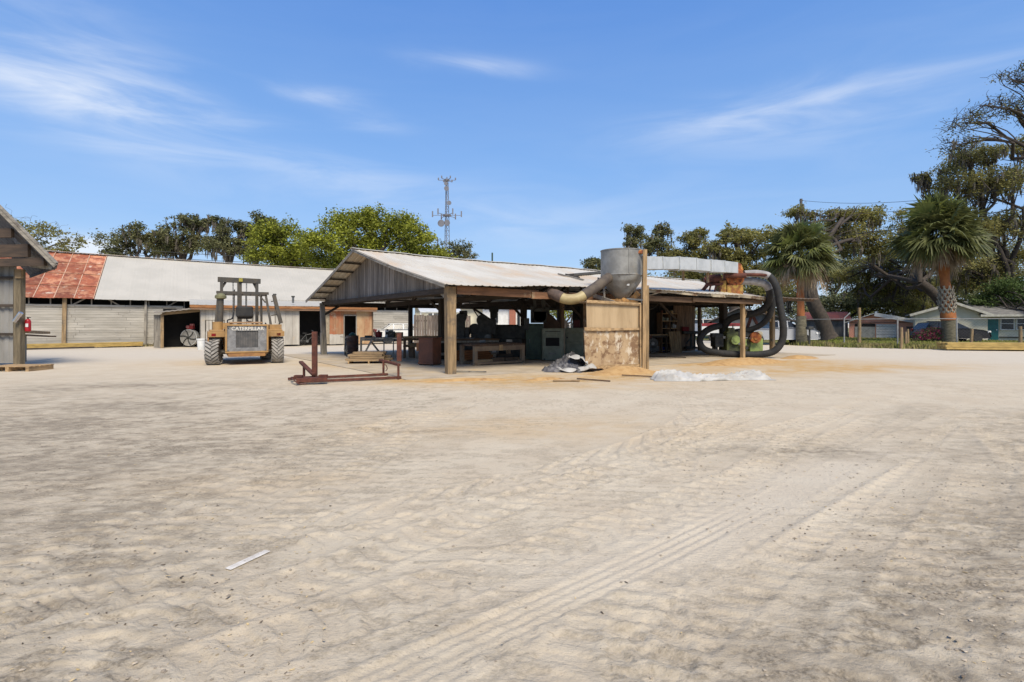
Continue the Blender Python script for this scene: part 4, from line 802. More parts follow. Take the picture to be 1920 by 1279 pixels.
# drum
dr = thing('steel_drum', 'dented dark rusty oil drum behind the bicycle', 'drum', G(661, 664)); m = MB(); m.lathe((0, 0, 0), [(.28, 0), (.29, .02), (.28, .05), (.28, .3), (.295, .32), (.28, .34), (.28, .6), (.295, .62), (.28, .64), (.28, .88), (.29, .9), (.26, .9), (.25, .86)], 28); m.build('shell', mk('dark_drum', (.06, .04, .033), (.12, .06, .04), 4, rough=.7), dr, smooth=40)
m = MB(); m.lathe((0, 0, .87), [(.1, 0), (.2, .02), (.15, .12), (.03, .18)], 12); m.build('rubbish', mk('green_bag', (.05, .12, .09), rough=.6), dr, smooth=60)
def table(name, label, cat, c, L_, W2, H2, rz, top_t, mat, legmat, leg=.07, shelf=None, legs=((0, 0), (1, 0), (1, 1), (0, 1)), group=None, apron=.1):
    t_ = thing(name, label, cat, c, rz, group); m = MB()
    if top_t < .05: m.lo(0, L_, 0, W2, H2 - top_t, H2)
    else:
        for k in range(5): m.lo(0, L_ + random.uniform(-.05, .05), k * W2 / 5, (k + .96) * W2 / 5, H2 - top_t, H2 + random.uniform(-.008, .008))
    m.build('top', mat, t_, bevel=.004)
    for (u, v) in legs:
        m = MB(); x = leg / 2 + u * (L_ - leg); y = leg / 2 + v * (W2 - leg); m.lo(x - leg / 2, x + leg / 2, y - leg / 2, y + leg / 2, 0, H2 - top_t); m.build('leg', legmat, t_, bevel=.004)
    if apron:
        m = MB(); m.lo(0, L_, -.012, .02, H2 - top_t - apron, H2 - top_t - .004); m.build('apron', legmat, t_, bevel=.004)
    if shelf is not None:
        m = MB(); m.lo(0, L_, 0, .05, shelf - .07, shelf); m.lo(0, L_, W2 - .05, W2, shelf - .07, shelf); m.build('stretcher', legmat, t_, bevel=.004)
    return t_
t1 = table('metal_table', 'long grey welded metal table cluttered with tools, nearest to the drum', 'table', G(675, 671.5) , 2.15, .9, .88, R(14), .04, M_steel, greywood('z'), .06)
for (p0, p1) in (((.1, -.02, .02), (.5, -.02, .8)), ((1.0, 0, 0), (1.0, 0, .8)), ((1.4, 0, 0), (1.4, 0, .8)), ((.9, .4, .1), (.45, .4, .7))):
    m = MB(); m.bar(p0, p1, .05, .08); m.build('brace', greywood('z'), t1)
bp0 = t1.location
def ont(t_, x, y, z): return t_.matrix_world @ Vector((x, y, z)) if False else Vector(t_.location) + Matrix.Rotation(t_.rotation_euler.z, 3, 'Z') @ Vector((x, y, z))
pot = thing('red_pot', 'dark red enamel pot on the metal table', 'pot', ont(t1, .78, .3, .88)); m = MB(); m.lathe((0, 0, 0), [(.13, 0), (.15, .05), (.155, .2), (.165, .22), (.16, .23), (.05, .25), (.03, .3)], 20); m.build('body', mk('dark_red_enamel', (.16, .02, .025), rough=.3), pot, smooth=40)
m = MB(); m.tube(smoothpath([(-.16, 0, .2), (-.22, 0, .26), (-.2, 0, .33)], 4), .012); m.build('handle', M_steel, pot)
for i, (x, y, sx, sz, mt, lb) in enumerate(((1.15, .35, .16, .3, M_white, 'white machine casing on the metal table right of the red pot'), (1.32, .3, .3, .26, M_dark, 'black boxy power tool on the metal table, between the white casing and the orange crate'), (1.66, .3, .32, .22, tanwood('x'), 'small orange-brown crate at the right end of the metal table'), (.35, .4, .3, .08, M_dark, 'flat black tray at the left end of the metal table'))):
    o_ = thing(('tool_casing', 'power_tool', 'crate', 'tray')[i], lb, ('machine casing', 'tool', 'crate', 'tray')[i], ont(t1, x, y, .88)); m = MB(); m.box((0, 0, sz / 2), (sx, .22, sz)); m.build('body', mt, o_, bevel=.02)
    if i < 2: m = MB(); m.cyl((-.04, -.14, sz * .6), (.06, -.1, sz * .6), .06, n=12); m.box((0, 0, sz + .03), (sx * .5, .1, .06)); m.build('handle', M_steel if i else M_dark, o_)
    if i == 2: m = MB(); m.lo(-.15, .15, -.125, -.112, .02, .06); m.lo(-.15, .15, -.125, -.112, .14, .18); m.build('slat', tanwood('x'), o_)
# pallet with boards
pl = thing('pallet', 'low wooden pallet on the slab behind the rusty rack', 'pallet', G(690, 683), R(8)); pl.rotation_euler = (0, 0, R(8))
m = MB()
for k in range(6): m.lo(-.75, .75, k * .19, k * .19 + .12, .11, .13)
m.build('deck', tanwood('x'), pl)
for x in (-.72, 0, .68):
    m = MB(); m.lo(x, x + .05, 0, 1.05, 0, .11); m.build('runner', tanwood('y'), pl)
st_ = thing('board_bundle', 'bundle of short pale boards lying on the low pallet', 'boards', Vector(pl.location) + Vector((-.05, .1, .13)), R(5))
for k in range(4):
    for j in range(3):
        m = MB(); x0 = -.72 + random.uniform(-.1, .25) + k * .03; m.lo(x0, x0 + 1.35 - .1 * k + random.uniform(-.1, .1), j * .3, j * .3 + .27, k * .075, k * .075 + .068); m.build('board', wood('cut_board', (.36, .25, .14), 'x', .2), st_, bevel=.004)
# second table and rusty cabinet
t2 = table('plank_table', 'wide wooden table with a pale worn front edge, left of the rusty cabinet', 'table', G(757, 673), 2.5, 1.0, .93, R(24), .06, brownwood('x'), brownwood('z'), .1)
m = MB(); m.lo(-.02, 1.4, -.06, -.01, .87, .94); m.build('edging', tanwood('x'), t2)
cb = thing('rusty_cabinet', 'waist-high brown steel cabinet on small casters before the plank table', 'cabinet', G(798, 686), R(-24))
M_cab = mk('brown_cabinet_paint', (.17, .065, .035), (.12, .05, .03), 3, rough=.6, spots=[((.08, .03, .02), 4, .6, .75)])
m = MB(); m.lo(-.3, .3, 0, .55, .08, .96); m.build('body', M_cab, cb, bevel=.015)
m = MB(); m.lo(-.33, .33, -.03, .58, .96, .99); m.build('top', M_cab, cb, bevel=.005)
m = MB(); m.lo(-.27, .27, -.012, .0, .14, .9); m.build('door', M_cab, cb, bevel=.004); m = MB(); m.lo(-.32, .32, -.02, .56, .05, .12); m.build('plinth', M_cab, cb, bevel=.01)
for x in (-.24, .24):
    for y in (.04, .5): m = MB(); m.cyl((x - .03, y, .045), (x + .03, y, .045), .045, n=12); m.build('caster', M_black, cb)
m = MB(); m.lo(-.46, -.305, .1, .4, .5, .8); m.build('switch_box', mk('orange_box', (.3, .13, .05)), cb, bevel=.01)
# work benches
g1 = G(890, 687); g2 = G(984, 681.5); dv = g2 - g1; an = math.atan2(dv.y, dv.x)
wb = table('plank_bench', 'low sturdy bench of grey-brown timber topped with a slatted plank deck', 'bench', g1, dv.length, 1.0, .74, an, .05, wood('stained_boards', (.15, .09, .055), 'x', .3, [((.35, .3, .25), 9, .58, .7)]), mk('bench_timber', (.26, .19, .12), (.17, .12, .08), 12, (.2, .2, .2)), .13, .12, apron=.17)
m = MB()
for k in range(15):
    x = .05 + k * (dv.length - .1) / 15; m.lo(x, x + .1, .02, .98, .74, .765 + random.uniform(0, .01))
m.build('slat', wood('stained_boards', (.15, .09, .055), 'x', .3), wb, bevel=.004)
m = MB(); m.lo(dv.length * .47, dv.length * .53, -.05, -.012, .52, .72); m.build('vise_block', tanwood('z'), wb)
k_i = 0
for (x, y, z, l_, h_, mt, lb) in ((.25, .2, .12, .6, .16, tanwood('x'), 'orange-brown beam offcut under the plank bench, far left'), (.95, .25, .12, .5, .2, brownwood('x'), 'dark brown block under the middle of the plank bench'), (1.1, .05, .12, .75, .05, tanwood('x'), 'thin tan board along the front under the plank bench'), (1.6, .35, .12, .55, .18, brownwood('x'), 'stacked brown offcut under the right end of the plank bench'), (1.45, .6, .12, .6, .3, darkwood('x'), 'blackened beam offcut deep under the plank bench')):
    o_ = ont(wb, x, y, z); m = MB(); m.lo(0, l_, 0, .16, 0, h_); q = m.build('offcut', mt, bevel=.006); q.location = o_ - Vector((0, 0, .0)); q.rotation_euler = (0, 0, an + random.uniform(-.15, .15)); tag(q, lb, 'timber', 'offcuts under the benches'); q.location.z = .045
g3 = G(822, 678)
lb_ = table('long_bench', 'long thin-topped wooden bench running behind the thick corner post', 'bench', g3, 2.6, .8, .86, R(26), .06, brownwood('x'), greywood('z'), .09, .3, apron=.08)
for k in range(4):
    m = MB(); m.lo(0, 1.7 - k * .1, 0, .55, 0, .09); q = m.build('timber_baulk', wood('orange_timber', (.33, .13, .045), 'x', .2), bevel=.005); q.location = ont(lb_, .55 + k * .03, -.35 + k * .05, .05 + k * .092); q.rotation_euler = (0, 0, R(24)); tag(q, ('bottom', 'second lowest', 'third', 'top')[k] + ' orange timber of the stack under the long bench', 'timber', 'orange timbers stacked under the long bench')
m = MB(); m.lo(0, .1, 0, .1, 0, .12); q = m.build('wood_block', tanwood('x')); q.location = G(870, 683) + Vector((0, 0, .03)); tag(q, 'small pale wood block propping the orange timber stack', 'block')
# odds and ends that make the workshop
for i, (a_, b_, n_, lb) in enumerate(((2.0, 7.2, 5, 'long rough boards lying across trestles behind the rusty cabinet'), (8.6, 6.4, 4, 'dusty planks piled on the floor behind the planer bed'))):
    bs = thing('plank_pile', lb, 'planks', SW(a_, b_, .03), PHI + .1)
    for k in range(n_): m = MB(); m.lo(random.uniform(-.2, .1), random.uniform(2.0, 2.6), (k % 2) * .24, (k % 2) * .24 + .2, .45 + (k // 2) * .06 if i == 0 else (k // 2) * .07, .50 + (k // 2) * .06 if i == 0 else (k // 2) * .07 + .06); m.build('board', wood('cut_board', (.36, .25, .14), 'x', .2), bs)
    if i == 0:
        for x in (.2, 1.9): m = MB(); m.lo(x, x + .08, 0, .45, 0, .45); m.build('trestle', brownwood('z'), bs)
for (a_, b_, z0, ln, lb) in ((3.6, .35, 2.25, .9, 'black cable loop hanging from the eave beam nearest the thick corner post'), (8.9, 1.2, 2.3, .75, 'black cable loop hanging inside the shed, nearest the plywood bin')):
    p0 = SW(a_, b_, z0); p1 = SW(a_ + 1.3, b_ + .2, z0 + .05); m = MB(p0); m.tube([p0.lerp(p1, i / 12) + Vector((0, 0, -ln * .35 * 4 * (i / 12) * (1 - i / 12))) for i in range(13)], .014, 6); q = m.build('power_cable', M_black, smooth=60); q.location = p0; tag(q, lb, 'cable')
for (px, py, lb) in ((842, 640, 'small dark box with a handle on the long bench left of the thick post'), (905, 641, 'steel clamp lying on the slatted bench, left end'), (955, 640, 'short offcut block on the slatted bench, right of the clamp')):
    D_ = 19.6; q = thing('bench_tool', lb, 'tool', P(px, py + 1.5, D_)); m = MB(); m.box((0, 0, .05), (.22, .12, .1)); m.build('body', M_steel if 'clamp' in lb else (tanwood('x') if 'offcut' in lb else M_dark), q, bevel=.01)
    if 'offcut' not in lb: m = MB(); m.tube([(-.08, 0, .1), (-.07, 0, .15), (.07, 0, .15), (.08, 0, .1)], .01, 6); m.build('handle', M_dark, q)
# dark machines
def machine(name, label, px, D, parts, rz=0, cat='machine'):
    t_ = thing(name, label, cat, (X(px, D), D, .03), rz); kk = D / FPX
    for (nm, kind, a, mt) in parts:
        m = MB()
        if kind == 'b': (x0, x1, y0, y1, dp) = a; m.lo((x0 - px) * kk, (x1 - px) * kk, -dp / 2, dp / 2, max(0, Z(y1, D)), Z(y0, D)); o = m.build(nm, mt, t_, bevel=.02)
        elif kind == 'c': (x, y, r_, dp) = a; m.cyl(((x - px) * kk, -dp / 2, Z(y, D)), ((x - px) * kk, dp / 2, Z(y, D)), r_ * kk, n=24); o = m.build(nm, mt, t_, smooth=40)
        elif kind == 'r': (x0, y0, x1, y1, wd) = a; m.bar(((x0 - px) * kk, -.05, Z(y0, D)), ((x1 - px) * kk, .0, Z(y1, D)), wd, wd); o = m.build(nm, mt, t_)
    return t_
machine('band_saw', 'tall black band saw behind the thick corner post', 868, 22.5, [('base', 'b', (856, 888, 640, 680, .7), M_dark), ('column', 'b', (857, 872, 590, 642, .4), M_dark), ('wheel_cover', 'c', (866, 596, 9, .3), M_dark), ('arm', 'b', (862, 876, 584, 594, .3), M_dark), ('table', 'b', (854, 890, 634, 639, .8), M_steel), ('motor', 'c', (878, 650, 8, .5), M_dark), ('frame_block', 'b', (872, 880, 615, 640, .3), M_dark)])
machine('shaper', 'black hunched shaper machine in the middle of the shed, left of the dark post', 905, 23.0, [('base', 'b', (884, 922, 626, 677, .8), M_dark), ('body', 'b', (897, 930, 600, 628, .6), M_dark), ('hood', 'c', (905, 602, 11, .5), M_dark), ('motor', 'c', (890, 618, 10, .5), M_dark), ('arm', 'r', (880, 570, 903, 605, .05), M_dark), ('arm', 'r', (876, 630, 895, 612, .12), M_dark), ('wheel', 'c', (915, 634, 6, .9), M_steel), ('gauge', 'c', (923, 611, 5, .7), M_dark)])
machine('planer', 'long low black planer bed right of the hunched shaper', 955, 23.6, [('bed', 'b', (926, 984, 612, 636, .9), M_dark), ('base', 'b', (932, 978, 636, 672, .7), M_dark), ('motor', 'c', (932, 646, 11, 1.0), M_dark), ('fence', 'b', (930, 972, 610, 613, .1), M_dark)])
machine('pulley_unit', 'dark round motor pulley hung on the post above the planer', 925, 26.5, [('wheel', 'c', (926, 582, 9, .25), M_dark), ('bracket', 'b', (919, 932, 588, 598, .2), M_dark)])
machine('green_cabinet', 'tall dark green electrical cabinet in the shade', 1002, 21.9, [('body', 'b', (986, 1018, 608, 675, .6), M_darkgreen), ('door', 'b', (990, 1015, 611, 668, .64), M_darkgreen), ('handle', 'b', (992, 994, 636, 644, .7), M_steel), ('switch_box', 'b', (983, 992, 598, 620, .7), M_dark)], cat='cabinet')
M_pgrey = mk('pale_green_grey_paint', (.2, .22, .165), (.15, .165, .12), 4, rough=.55, spots=[((.09, .08, .05), 5, .6, .75)])
machine('thickness_planer', 'pale grey-green machine cabinet with a dark slot opening', 1035, 21.3, [('body', 'b', (1016, 1056, 617, 676, .6), M_pgrey), ('opening', 'b', (1022, 1048, 634, 650, .612), M_void), ('drawer', 'b', (1022, 1043, 624, 631, .64), M_pgrey), ('slot', 'b', (1021, 1050, 622, 623.5, .612), M_void), ('drawer', 'b', (1019, 1052, 656, 673, .63), M_pgrey), ('handle', 'b', (1028, 1041, 662, 665, .66), M_steel), ('foot', 'b', (1018, 1022, 672, 677, .62), M_dark)])
machine('tool_chest', 'pale grey tool chest with drawers, between the thin brown post and the bin', 1076, 23.5, [('body', 'b', (1058, 1092, 616, 669, .6), M_pgrey), ('drawer', 'b', (1060, 1091, 618, 624, .62), M_pgrey), ('drawer', 'b', (1060, 1091, 626, 642, .62), M_pgrey), ('drawer', 'b', (1060, 1091, 644, 666, .62), M_pgrey), ('handle', 'c', (1062, 634, 1.6, .7), M_dark)], cat='cabinet')
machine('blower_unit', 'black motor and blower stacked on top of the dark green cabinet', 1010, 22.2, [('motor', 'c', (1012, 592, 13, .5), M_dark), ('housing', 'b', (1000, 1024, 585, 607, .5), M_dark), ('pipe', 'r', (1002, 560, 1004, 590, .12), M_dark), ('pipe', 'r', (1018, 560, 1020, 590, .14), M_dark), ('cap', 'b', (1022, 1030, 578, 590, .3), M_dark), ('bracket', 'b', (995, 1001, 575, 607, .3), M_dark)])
m = MB((X(1040, 22.8), 22.8, 0)); q0 = [P(1026, 583, 22.8), P(1053, 609, 22.8), P(1053, 616, 22.8), P(1020, 616, 22.8), P(1020, 588, 22.8)]; m.add(q0 + [p + Vector((0, .6, 0)) for p in q0], [(0, 1, 2, 3, 4), (9, 8, 7, 6, 5)] + [(i, i + 5, (i + 1) % 5 + 5, (i + 1) % 5) for i in range(5)]); hd = m.build('machine_hood', mk('brown_hood', (.10, .065, .045), rough=.8)); hd.location = (X(1040, 22.8), 22.8, 0); tag(hd, 'sloping brown sheet hood above the pale machine cabinet', 'hood')
m = MB((X(1070, 24), 24, 0))
# little machine parts on the tool chest
for i, (px, py0, w_, mt, lb, nm) in enumerate(((1065, 606, .14, M_white, 'white plastic bottle standing on the pale tool chest, left', 'bottle'), (1072, 603, .12, M_white, 'white spray bottle on the pale tool chest, middle', 'bottle'), (1081, 600, .28, mk('maroon_case', (.07, .015, .02)), 'dark maroon case on the pale tool chest, right', 'case'))):
    D_ = 23.5; z0 = Z(616, D_); h_ = Z(py0, D_) - z0; o_ = thing(nm, lb, nm, (X(px, D_), D_, z0)); m = MB()
    if nm == 'bottle': m.lathe((0, 0, 0), [(w_ * .5, 0), (w_ * .5, h_ * .6), (w_ * .2, h_ * .8), (w_ * .2, h_)], 12); m.build('body', mt, o_, smooth=40)
    else: m.box((0, 0, h_ / 2), (w_, .2, h_)); m.build('body', mt, o_, bevel=.02); m = MB(); m.tube([(-.07, 0, h_), (-.06, 0, h_ + .04), (.06, 0, h_ + .04), (.07, 0, h_)], .01, 6); m.build('handle', M_dark, o_)
# right bay: workbench, shelves, bucket, etc.
wb2 = table('work_bench', 'dim plywood workbench against the black boards, right of the tall post', 'bench', SW(11.9, 4.3, .03), 2.2, .7, .92, PHI, .05, tanwood('x'), darkwood('z'), .09)
shf = thing('tool_shelf', 'crowded open wooden shelf of tools in the dim back of the right bay', 'shelf', SW(14.0, 4.55, .03), PHI)
for x in (0, .55, 1.1):
    m = MB(); m.lo(x, x + .04, 0, .35, 0, 2.0); m.build('side_panel', brownwood('z'), shf)
for k in range(6):
    m = MB(); m.lo(.04, 1.1, 0, .35, .08 + k * .37, .11 + k * .37); m.build('shelf_board', tanwood('x'), shf)
for k in range(22):
    q = random.choice([M_dark, M_rust, M_steel, M_pgrey, tanwood('x'), M_black]); x = random.choice((.1, .2, .32, .42, .65, .76, .88, .98)); kz = random.randint(1, 5); s_ = random.uniform(.1, .2)
    loc = SW(14.0, 4.55) + Matrix.Rotation(PHI, 3, 'Z') @ Vector((x, .1, .11 + kz * .37 + .03)); o_ = thing('tin', 'small tin or tool box on the crowded shelf in the right bay', 'tin', loc, PHI, 'tins and boxes on the crowded shelf'); m = MB()
    if k % 2: m.lathe((0, 0, 0), [(s_ * .4, 0), (s_ * .4, s_), (s_ * .42, s_), (s_ * .42, s_ + .015)], 14)
    else: m.box((0, 0, s_ / 2), (s_, .16, s_)); m.box((0, 0, s_), (s_ * 1.05, .17, .02))
    m.build('body', q, o_)
pls = thing('leaning_planks', 'upright planks leaning below the crowded shelf', 'planks', SW(14.1, 4.1, .03), PHI, None)
for k in range(5): m = MB(); m.bar((k * .17, -.1 + .02 * k, 0), (k * .17 + .03, .12, 1.05), .14, .025, (0, 1, 0)); m.build('plank', wood('pine_board', (.3, .2, .1), 'z', .25), pls)
bk = thing('blue_bucket', 'bright blue plastic bucket on the slab in the right bay', 'bucket', G(1244, 661)); m = MB(); m.lathe((0, 0, .02), [(.13, 0), (.17, .24), (.18, .24), (.18, .26), (.16, .26), (.12, .03)], 20); m.build('body', mk('blue_plastic', (.02, .05, .35), rough=.4), bk, smooth=40); m = MB(); m.tube(smoothpath([(-.17, 0, .26), (0, -.14, .2), (.17, 0, .26)], 5), .006); m.build('handle', M_steel, bk)
machine('floor_motor', 'black round motor on the floor right of the tall post', 1222, 25.5, [('body', 'c', (1223, 644, 9, .4), M_dark), ('base', 'b', (1214, 1234, 650, 660, .4), M_dark), ('hub', 'c', (1222, 645, 3, .5), M_steel), ('bracket', 'b', (1217, 1222, 630, 648, .2), M_rust)])
rb = machine('red_tool_stand', 'red topped tool stand with black legs beside the brown post in the right bay', 1296, 27.5, [('top', 'b', (1278, 1311, 622, 627, .6), M_dark), ('red_box', 'b', (1278, 1290, 614, 622, .4), mk('red_paint', (.2, .02, .025))), ('leg', 'b', (1294, 1298, 627, 652, .1), M_dark), ('leg', 'b', (1301, 1304, 627, 652, .1), M_dark), ('brace', 'r', (1286, 645, 1297, 633, .06), M_dark), ('foot', 'b', (1284, 1306, 651, 655, .5), M_dark)])

# ================================================================ BARN, LEAN-TO, SIDE SHED
def BL(t, v, z=0): return Vector((t, v, z))
B0 = Vector((-28.7, 31.5, 0))
barn = thing('barn', 'long low barn with weathered grey siding, its pale metal roof rusty at the left', 'barn', B0, PHI)
M_rroof = mk('rusty_roof', (.36, .105, .045), (.21, .06, .035), 1.3, (1, 1, 1), .85, 0, .3, 20, spots=[((.5, .27, .16), 1.1, .5, .62), ((.42, .36, .3), 2.6, .62, .75), ((.12, .05, .035), 3, .62, .75)])
T0, T1, TR = -9, 23.9, 3.2
def broof(t, v):
    f = v / 6.0; sag = -.10 * math.sin(max(0, min(1, t / 23)) * math.pi); e = 3.22 - .004 * t; rdg = 6.42 - .013 * t + sag * .6
    if v <= 6: return e + (rdg - e) * f
    return e + (rdg - e) * (12 - v) / 6
def bsheet(t0, t1, v0, v1, rib=.23, amp=.02, nv=6, rowstep=0):
    m = MB(); nu = int((t1 - t0) / .1)
    def f(u, v):
        t = t0 + (t1 - t0) * u; vv = v0 + (v1 - v0) * v; ph = (t / rib) % 1; return BL(t, vv, broof(t, vv) + amp * max(0, 1 - abs(ph - .5) * 5) + (rowstep * (int(v * nv) % 2)))
    m.grid(f, nu, nv); return m
# rusted sheets laid in rows
m = MB()
for r_ in range(4):
    va, vb = -.45 + r_ * 1.62, -.45 + (r_ + 1) * 1.62 + .06
    for i in range(13):
        ta = T0 + i * (TR - T0 - .0) / 13; tb = ta + (TR - T0) / 13 + .03; g_ = .012 * (i % 2) - .012 * r_ * 0 + random.uniform(0, .008)
        vs = []
        for vv, dz in ((va, .02), (vb, 0)):
            for k in range(9):
                t = ta + (tb - ta) * k / 8; vs.append(BL(t, vv, broof(t, min(vv, 6)) + dz + g_ + .012 * (k % 2)))
        m.add(vs, [(k, k + 1, k + 10, k + 9) for k in range(8)])
m.build('rusty_roof_sheets', mk('rusty_roof_island', (.34, .105, .05), (.20, .06, .035), 1.6, (1, 1, 1), .85, 0, .3, 20, island=.3, spots=[((.44, .20, .11), 1.5, .47, .6), ((.48, .36, .27), 2.6, .58, .70), ((.13, .05, .035), 3, .62, .75)]), barn, fix=False, solid=.012)['label'] = 'rusty orange end of the barn roof'
m = MB()
for r_ in range(4):
    vv = -.45 + r_ * 1.62
    for i in range(14):
        ta = T0 + i * (TR - T0) / 13.3; 
        if r_ and ta + 1.0 < TR: m.bar(BL(ta, vv, broof(ta, vv) + .045), BL(min(TR, ta + 1.15), vv, broof(ta + 1.15, vv) + .045), .045, .008)
for i in range(14):
    t = T0 + i * (TR - T0) / 13
    m.bar(BL(t, -.42, broof(t, -.42) + .04), BL(t, 5.9, broof(t, 5.9) + .03), .045, .008)
m.build('seam_strip', mk('pale_seam', (.55, .38, .27), (.42, .24, .15), 3, rough=.8), barn)
bsheet(TR + .05, T1, -.45, 6.0, amp=.015).build('roof', M_roof, barn, fix=False, solid=.012)
bsheet(T0, T1, 12.45, 6.0).build('roof', M_roof, barn, fix=False, solid=.012)
m = MB()
for i in range(26): 
    ta = T0 + i * 1.25; m.bar(BL(ta, 5.97, broof(ta, 6) + .05), BL(min(ta + 1.28, T1), 5.97, broof(ta + 1.2, 6) + .045), .3, .03)
m.build('ridge_cap', mk('ridge_metal', (.5, .47, .42), (.38, .3, .24), 2, rough=.7), barn)
M_sid = mk('weathered_siding', (.47, .44, .38), (.36, .335, .285), 2.5, (.25, 1, 2.5), .95, 0, .3, 25, (.3, 1, 1), island=.1, spots=[((.19, .17, .15), 1.6, .56, .75, (.3, 1, 2)), ((.46, .44, .40), 1.3, .55, .75, (.5, 1, 2))])
for (t0, t1) in ((T0, 7.9), (19.3, T1)):
    m = MB(); z = .12; row = 0
    while z < 2.5:
        h_ = random.uniform(.15, .17); t = t0 - random.uniform(0, 1.5)
        while t < t1:
            e = min(t + random.uniform(2.4, 3.7), t1); s0 = max(t, t0)
            if e > s0 + .02: m.box(BL((s0 + e) / 2, -.01 * random.random() - .012 * (row % 2), z + h_ / 2), (e - s0 - .012, .022, h_ - .01), rx=.06)
            t = e
        z += h_; row += 1
    m.build('siding', M_sid, barn)
m = MB(); m.lo(7.9, 19.3, 0, .03, .05, 2.5); m.build('inner_wall', greywood('x'), barn)
m = MB(); m.lo(T0, T1, 11.97, 12, .05, 3.0); m.build('back_wall', greywood('x'), barn)
for t in (T1 - .03, T0):
    m = MB(); m.prism([(0, .05), (12, .05), (12, 3.05), (6, 5.85), (0, 3.05)], t, 'x', t + .03); m.build('end_wall', M_sid, barn)
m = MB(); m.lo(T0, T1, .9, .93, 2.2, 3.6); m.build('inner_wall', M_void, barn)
for i in range(34):
    t = T0 + .3 + i * .98
    if t > T1 - .2: break
    m = MB(); m.bar(BL(t, .03, 2.45), BL(t, .03, 3.2), .06, .07); m.build('stud', greywood('z'), barn)
for t in (2.0, 4.6, 6.9, -3, -6):
    m = MB(); m.bar(BL(t, .0, 2.52), BL(t + .75 * (1 if t != 4.6 else -1), .0, 3.02), .05, .08); m.build('brace', greywood('z'), barn)
m = MB(); m.lo(T0, T1, -.03, .03, 3.08, 3.17); m.build('wall_plate', greywood('x'), barn); m = MB(); m.lo(T0, 7.5, -.05, .03, 2.46, 2.54); m.build('wall_plate', greywood('x'), barn)
for t in (1.74, 5.8, -4.2):
    m = MB(); m.bar(BL(t, -.14, 0), BL(t + .05, -.12, 3.05), .2 if t == 1.74 else .13, .14); m.build('post', greywood('z') if t != 1.74 else oldpost('z'), barn)
for (px, y0, y1) in ((515, 550, 559), (549.5, 554, 559)):
    pass
m = MB(); m.lo(6.3, 6.45, -.06, -.03, .7, .85); m.build('hatch', M_void, barn)
# antennas / boards behind the ridge
lt = thing('lean_to', 'lean-to with orange-brown fascia, patched plank walls and dark doorways before the barn', 'shed', Vector((-25.5, 27.6, 0)), PHI)
la, lb2 = 7.9, 18.4; ldz = 4.9
m = MB()
def lroof(u, v):
    t = la - .35 + (lb2 - la + .7) * u; vv = -.35 + (ldz + .2) * v; ph = (t / .23) % 1; return Vector((t - la * 0, vv, 2.60 + .50 * v + .015 * max(0, 1 - abs(ph - .5) * 5) - .015 * math.sin(u * 6)))
m.grid(lroof, 120, 3); m.build('roof', M_roof, lt, fix=False, solid=.015)
m = MB(); m.lo(la - .35, lb2 + .3, -.36, -.33, 2.42, 2.575); m.build('fascia', wood('orange_fascia', (.36, .16, .06), 'x', .1), lt); m = MB(); m.lo(la - .3, lb2 + .25, -.33, -.3, 2.30, 2.41); m.build('fascia', wood('brown_fascia', (.25, .15, .09), 'x', .1), lt)
M_wwood = mk('whitewashed_boards', (.48, .45, .39), (.36, .33, .28), 2, (1, 1, .3), .9, 0, .3, 30, island=.1, spots=[((.3, .27, .22), 2.4, .58, .75, (1, 1, .3)), ((.5, .33, .14), 1.0, .64, .78)])
M_redply = mk('red_oxide_boards', (.36, .125, .06), (.30, .17, .09), 1.4, (1, 1, .6), .9, 0, .3, 30, island=.08, spots=[((.42, .35, .25), 1.3, .55, .7)]); M_tanply = mk('peeling_plywood', (.45, .31, .17), (.33, .16, .08), 1.4, (1, 1, .5), .9, 0, .3, 30, spots=[((.48, .42, .32), 2, .56, .7)])
def lt_t(px): # position along the lean-to front for a picture column
    k = (px - CX) / FPX; return (k * 27.6 + 25.5) / (UX - k * UY)
def lboards(name, p0, p1, mat, z0=.08, z1=2.32, off=0, wd=.2):
    m = MB(); t0, t1 = lt_t(p0), lt_t(p1); t = t0
    while t < t1 - .01:
        e = min(t + wd * random.uniform(.8, 1.3), t1); m.lo(t + .004, e - .004, off, off + .025 + random.uniform(0, .01), z0 + random.uniform(-.03, .02), z1); t = e
    return m.build(name, mat, lt)
lboards('wall', 376, 480, M_wwood); dd = lboards('sliding_door', 472, 561, M_wwood, .12, 2.3, -.07, .42); dd['label'] = 'large whitewashed sliding door'
lboards('wall', 602, 618, mk('beige_boards', (.35, .29, .2))); lboards('wall', 618, 645, M_redply, .75); lboards('wall', 618, 646, M_wwood, .08, .76, .01, .4); lboards('wall', 668, 697, M_tanply, .08, 2.3, 0, .5); lboards('lintel', 645, 669, M_redply, 2.0, 2.32, 0, .4); 
m = MB(); t_ = lt_t(697); m.lo(t_, t_ + .1, -.02, .08, 0, 2.3); m.build('corner_post', brownwood('z'), lt); m = MB()
for k in range(12): m.lo(lb2 + .02, lb2 + .05, .1 + k * .24, .1 + k * .24 + .23, .06, 2.5)
m.build('side_wall', wood('orange_side', (.4, .22, .1), 'z', .15), lt)
m = MB(); m.lo(lt_t(376), lt_t(376) + .03, 0, ldz, .05, 2.5); m.build('side_wall', M_wwood, lt)
m = MB(); m.lo(lt_t(645) - .04, lt_t(645) + .03, -.03, .03, .08, 2.05); m.lo(lt_t(668) - .03, lt_t(668) + .04, -.03, .03, .08, 2.05); m.lo(lt_t(645), lt_t(668), -.03, .03, 2.0, 2.07); m.build('door_frame', greywood('z'), lt)
m = MB(); m.lo(lt_t(480), lt_t(690), 1.4, 1.43, .03, 2.4); m.build('inner_wall', M_void, lt)
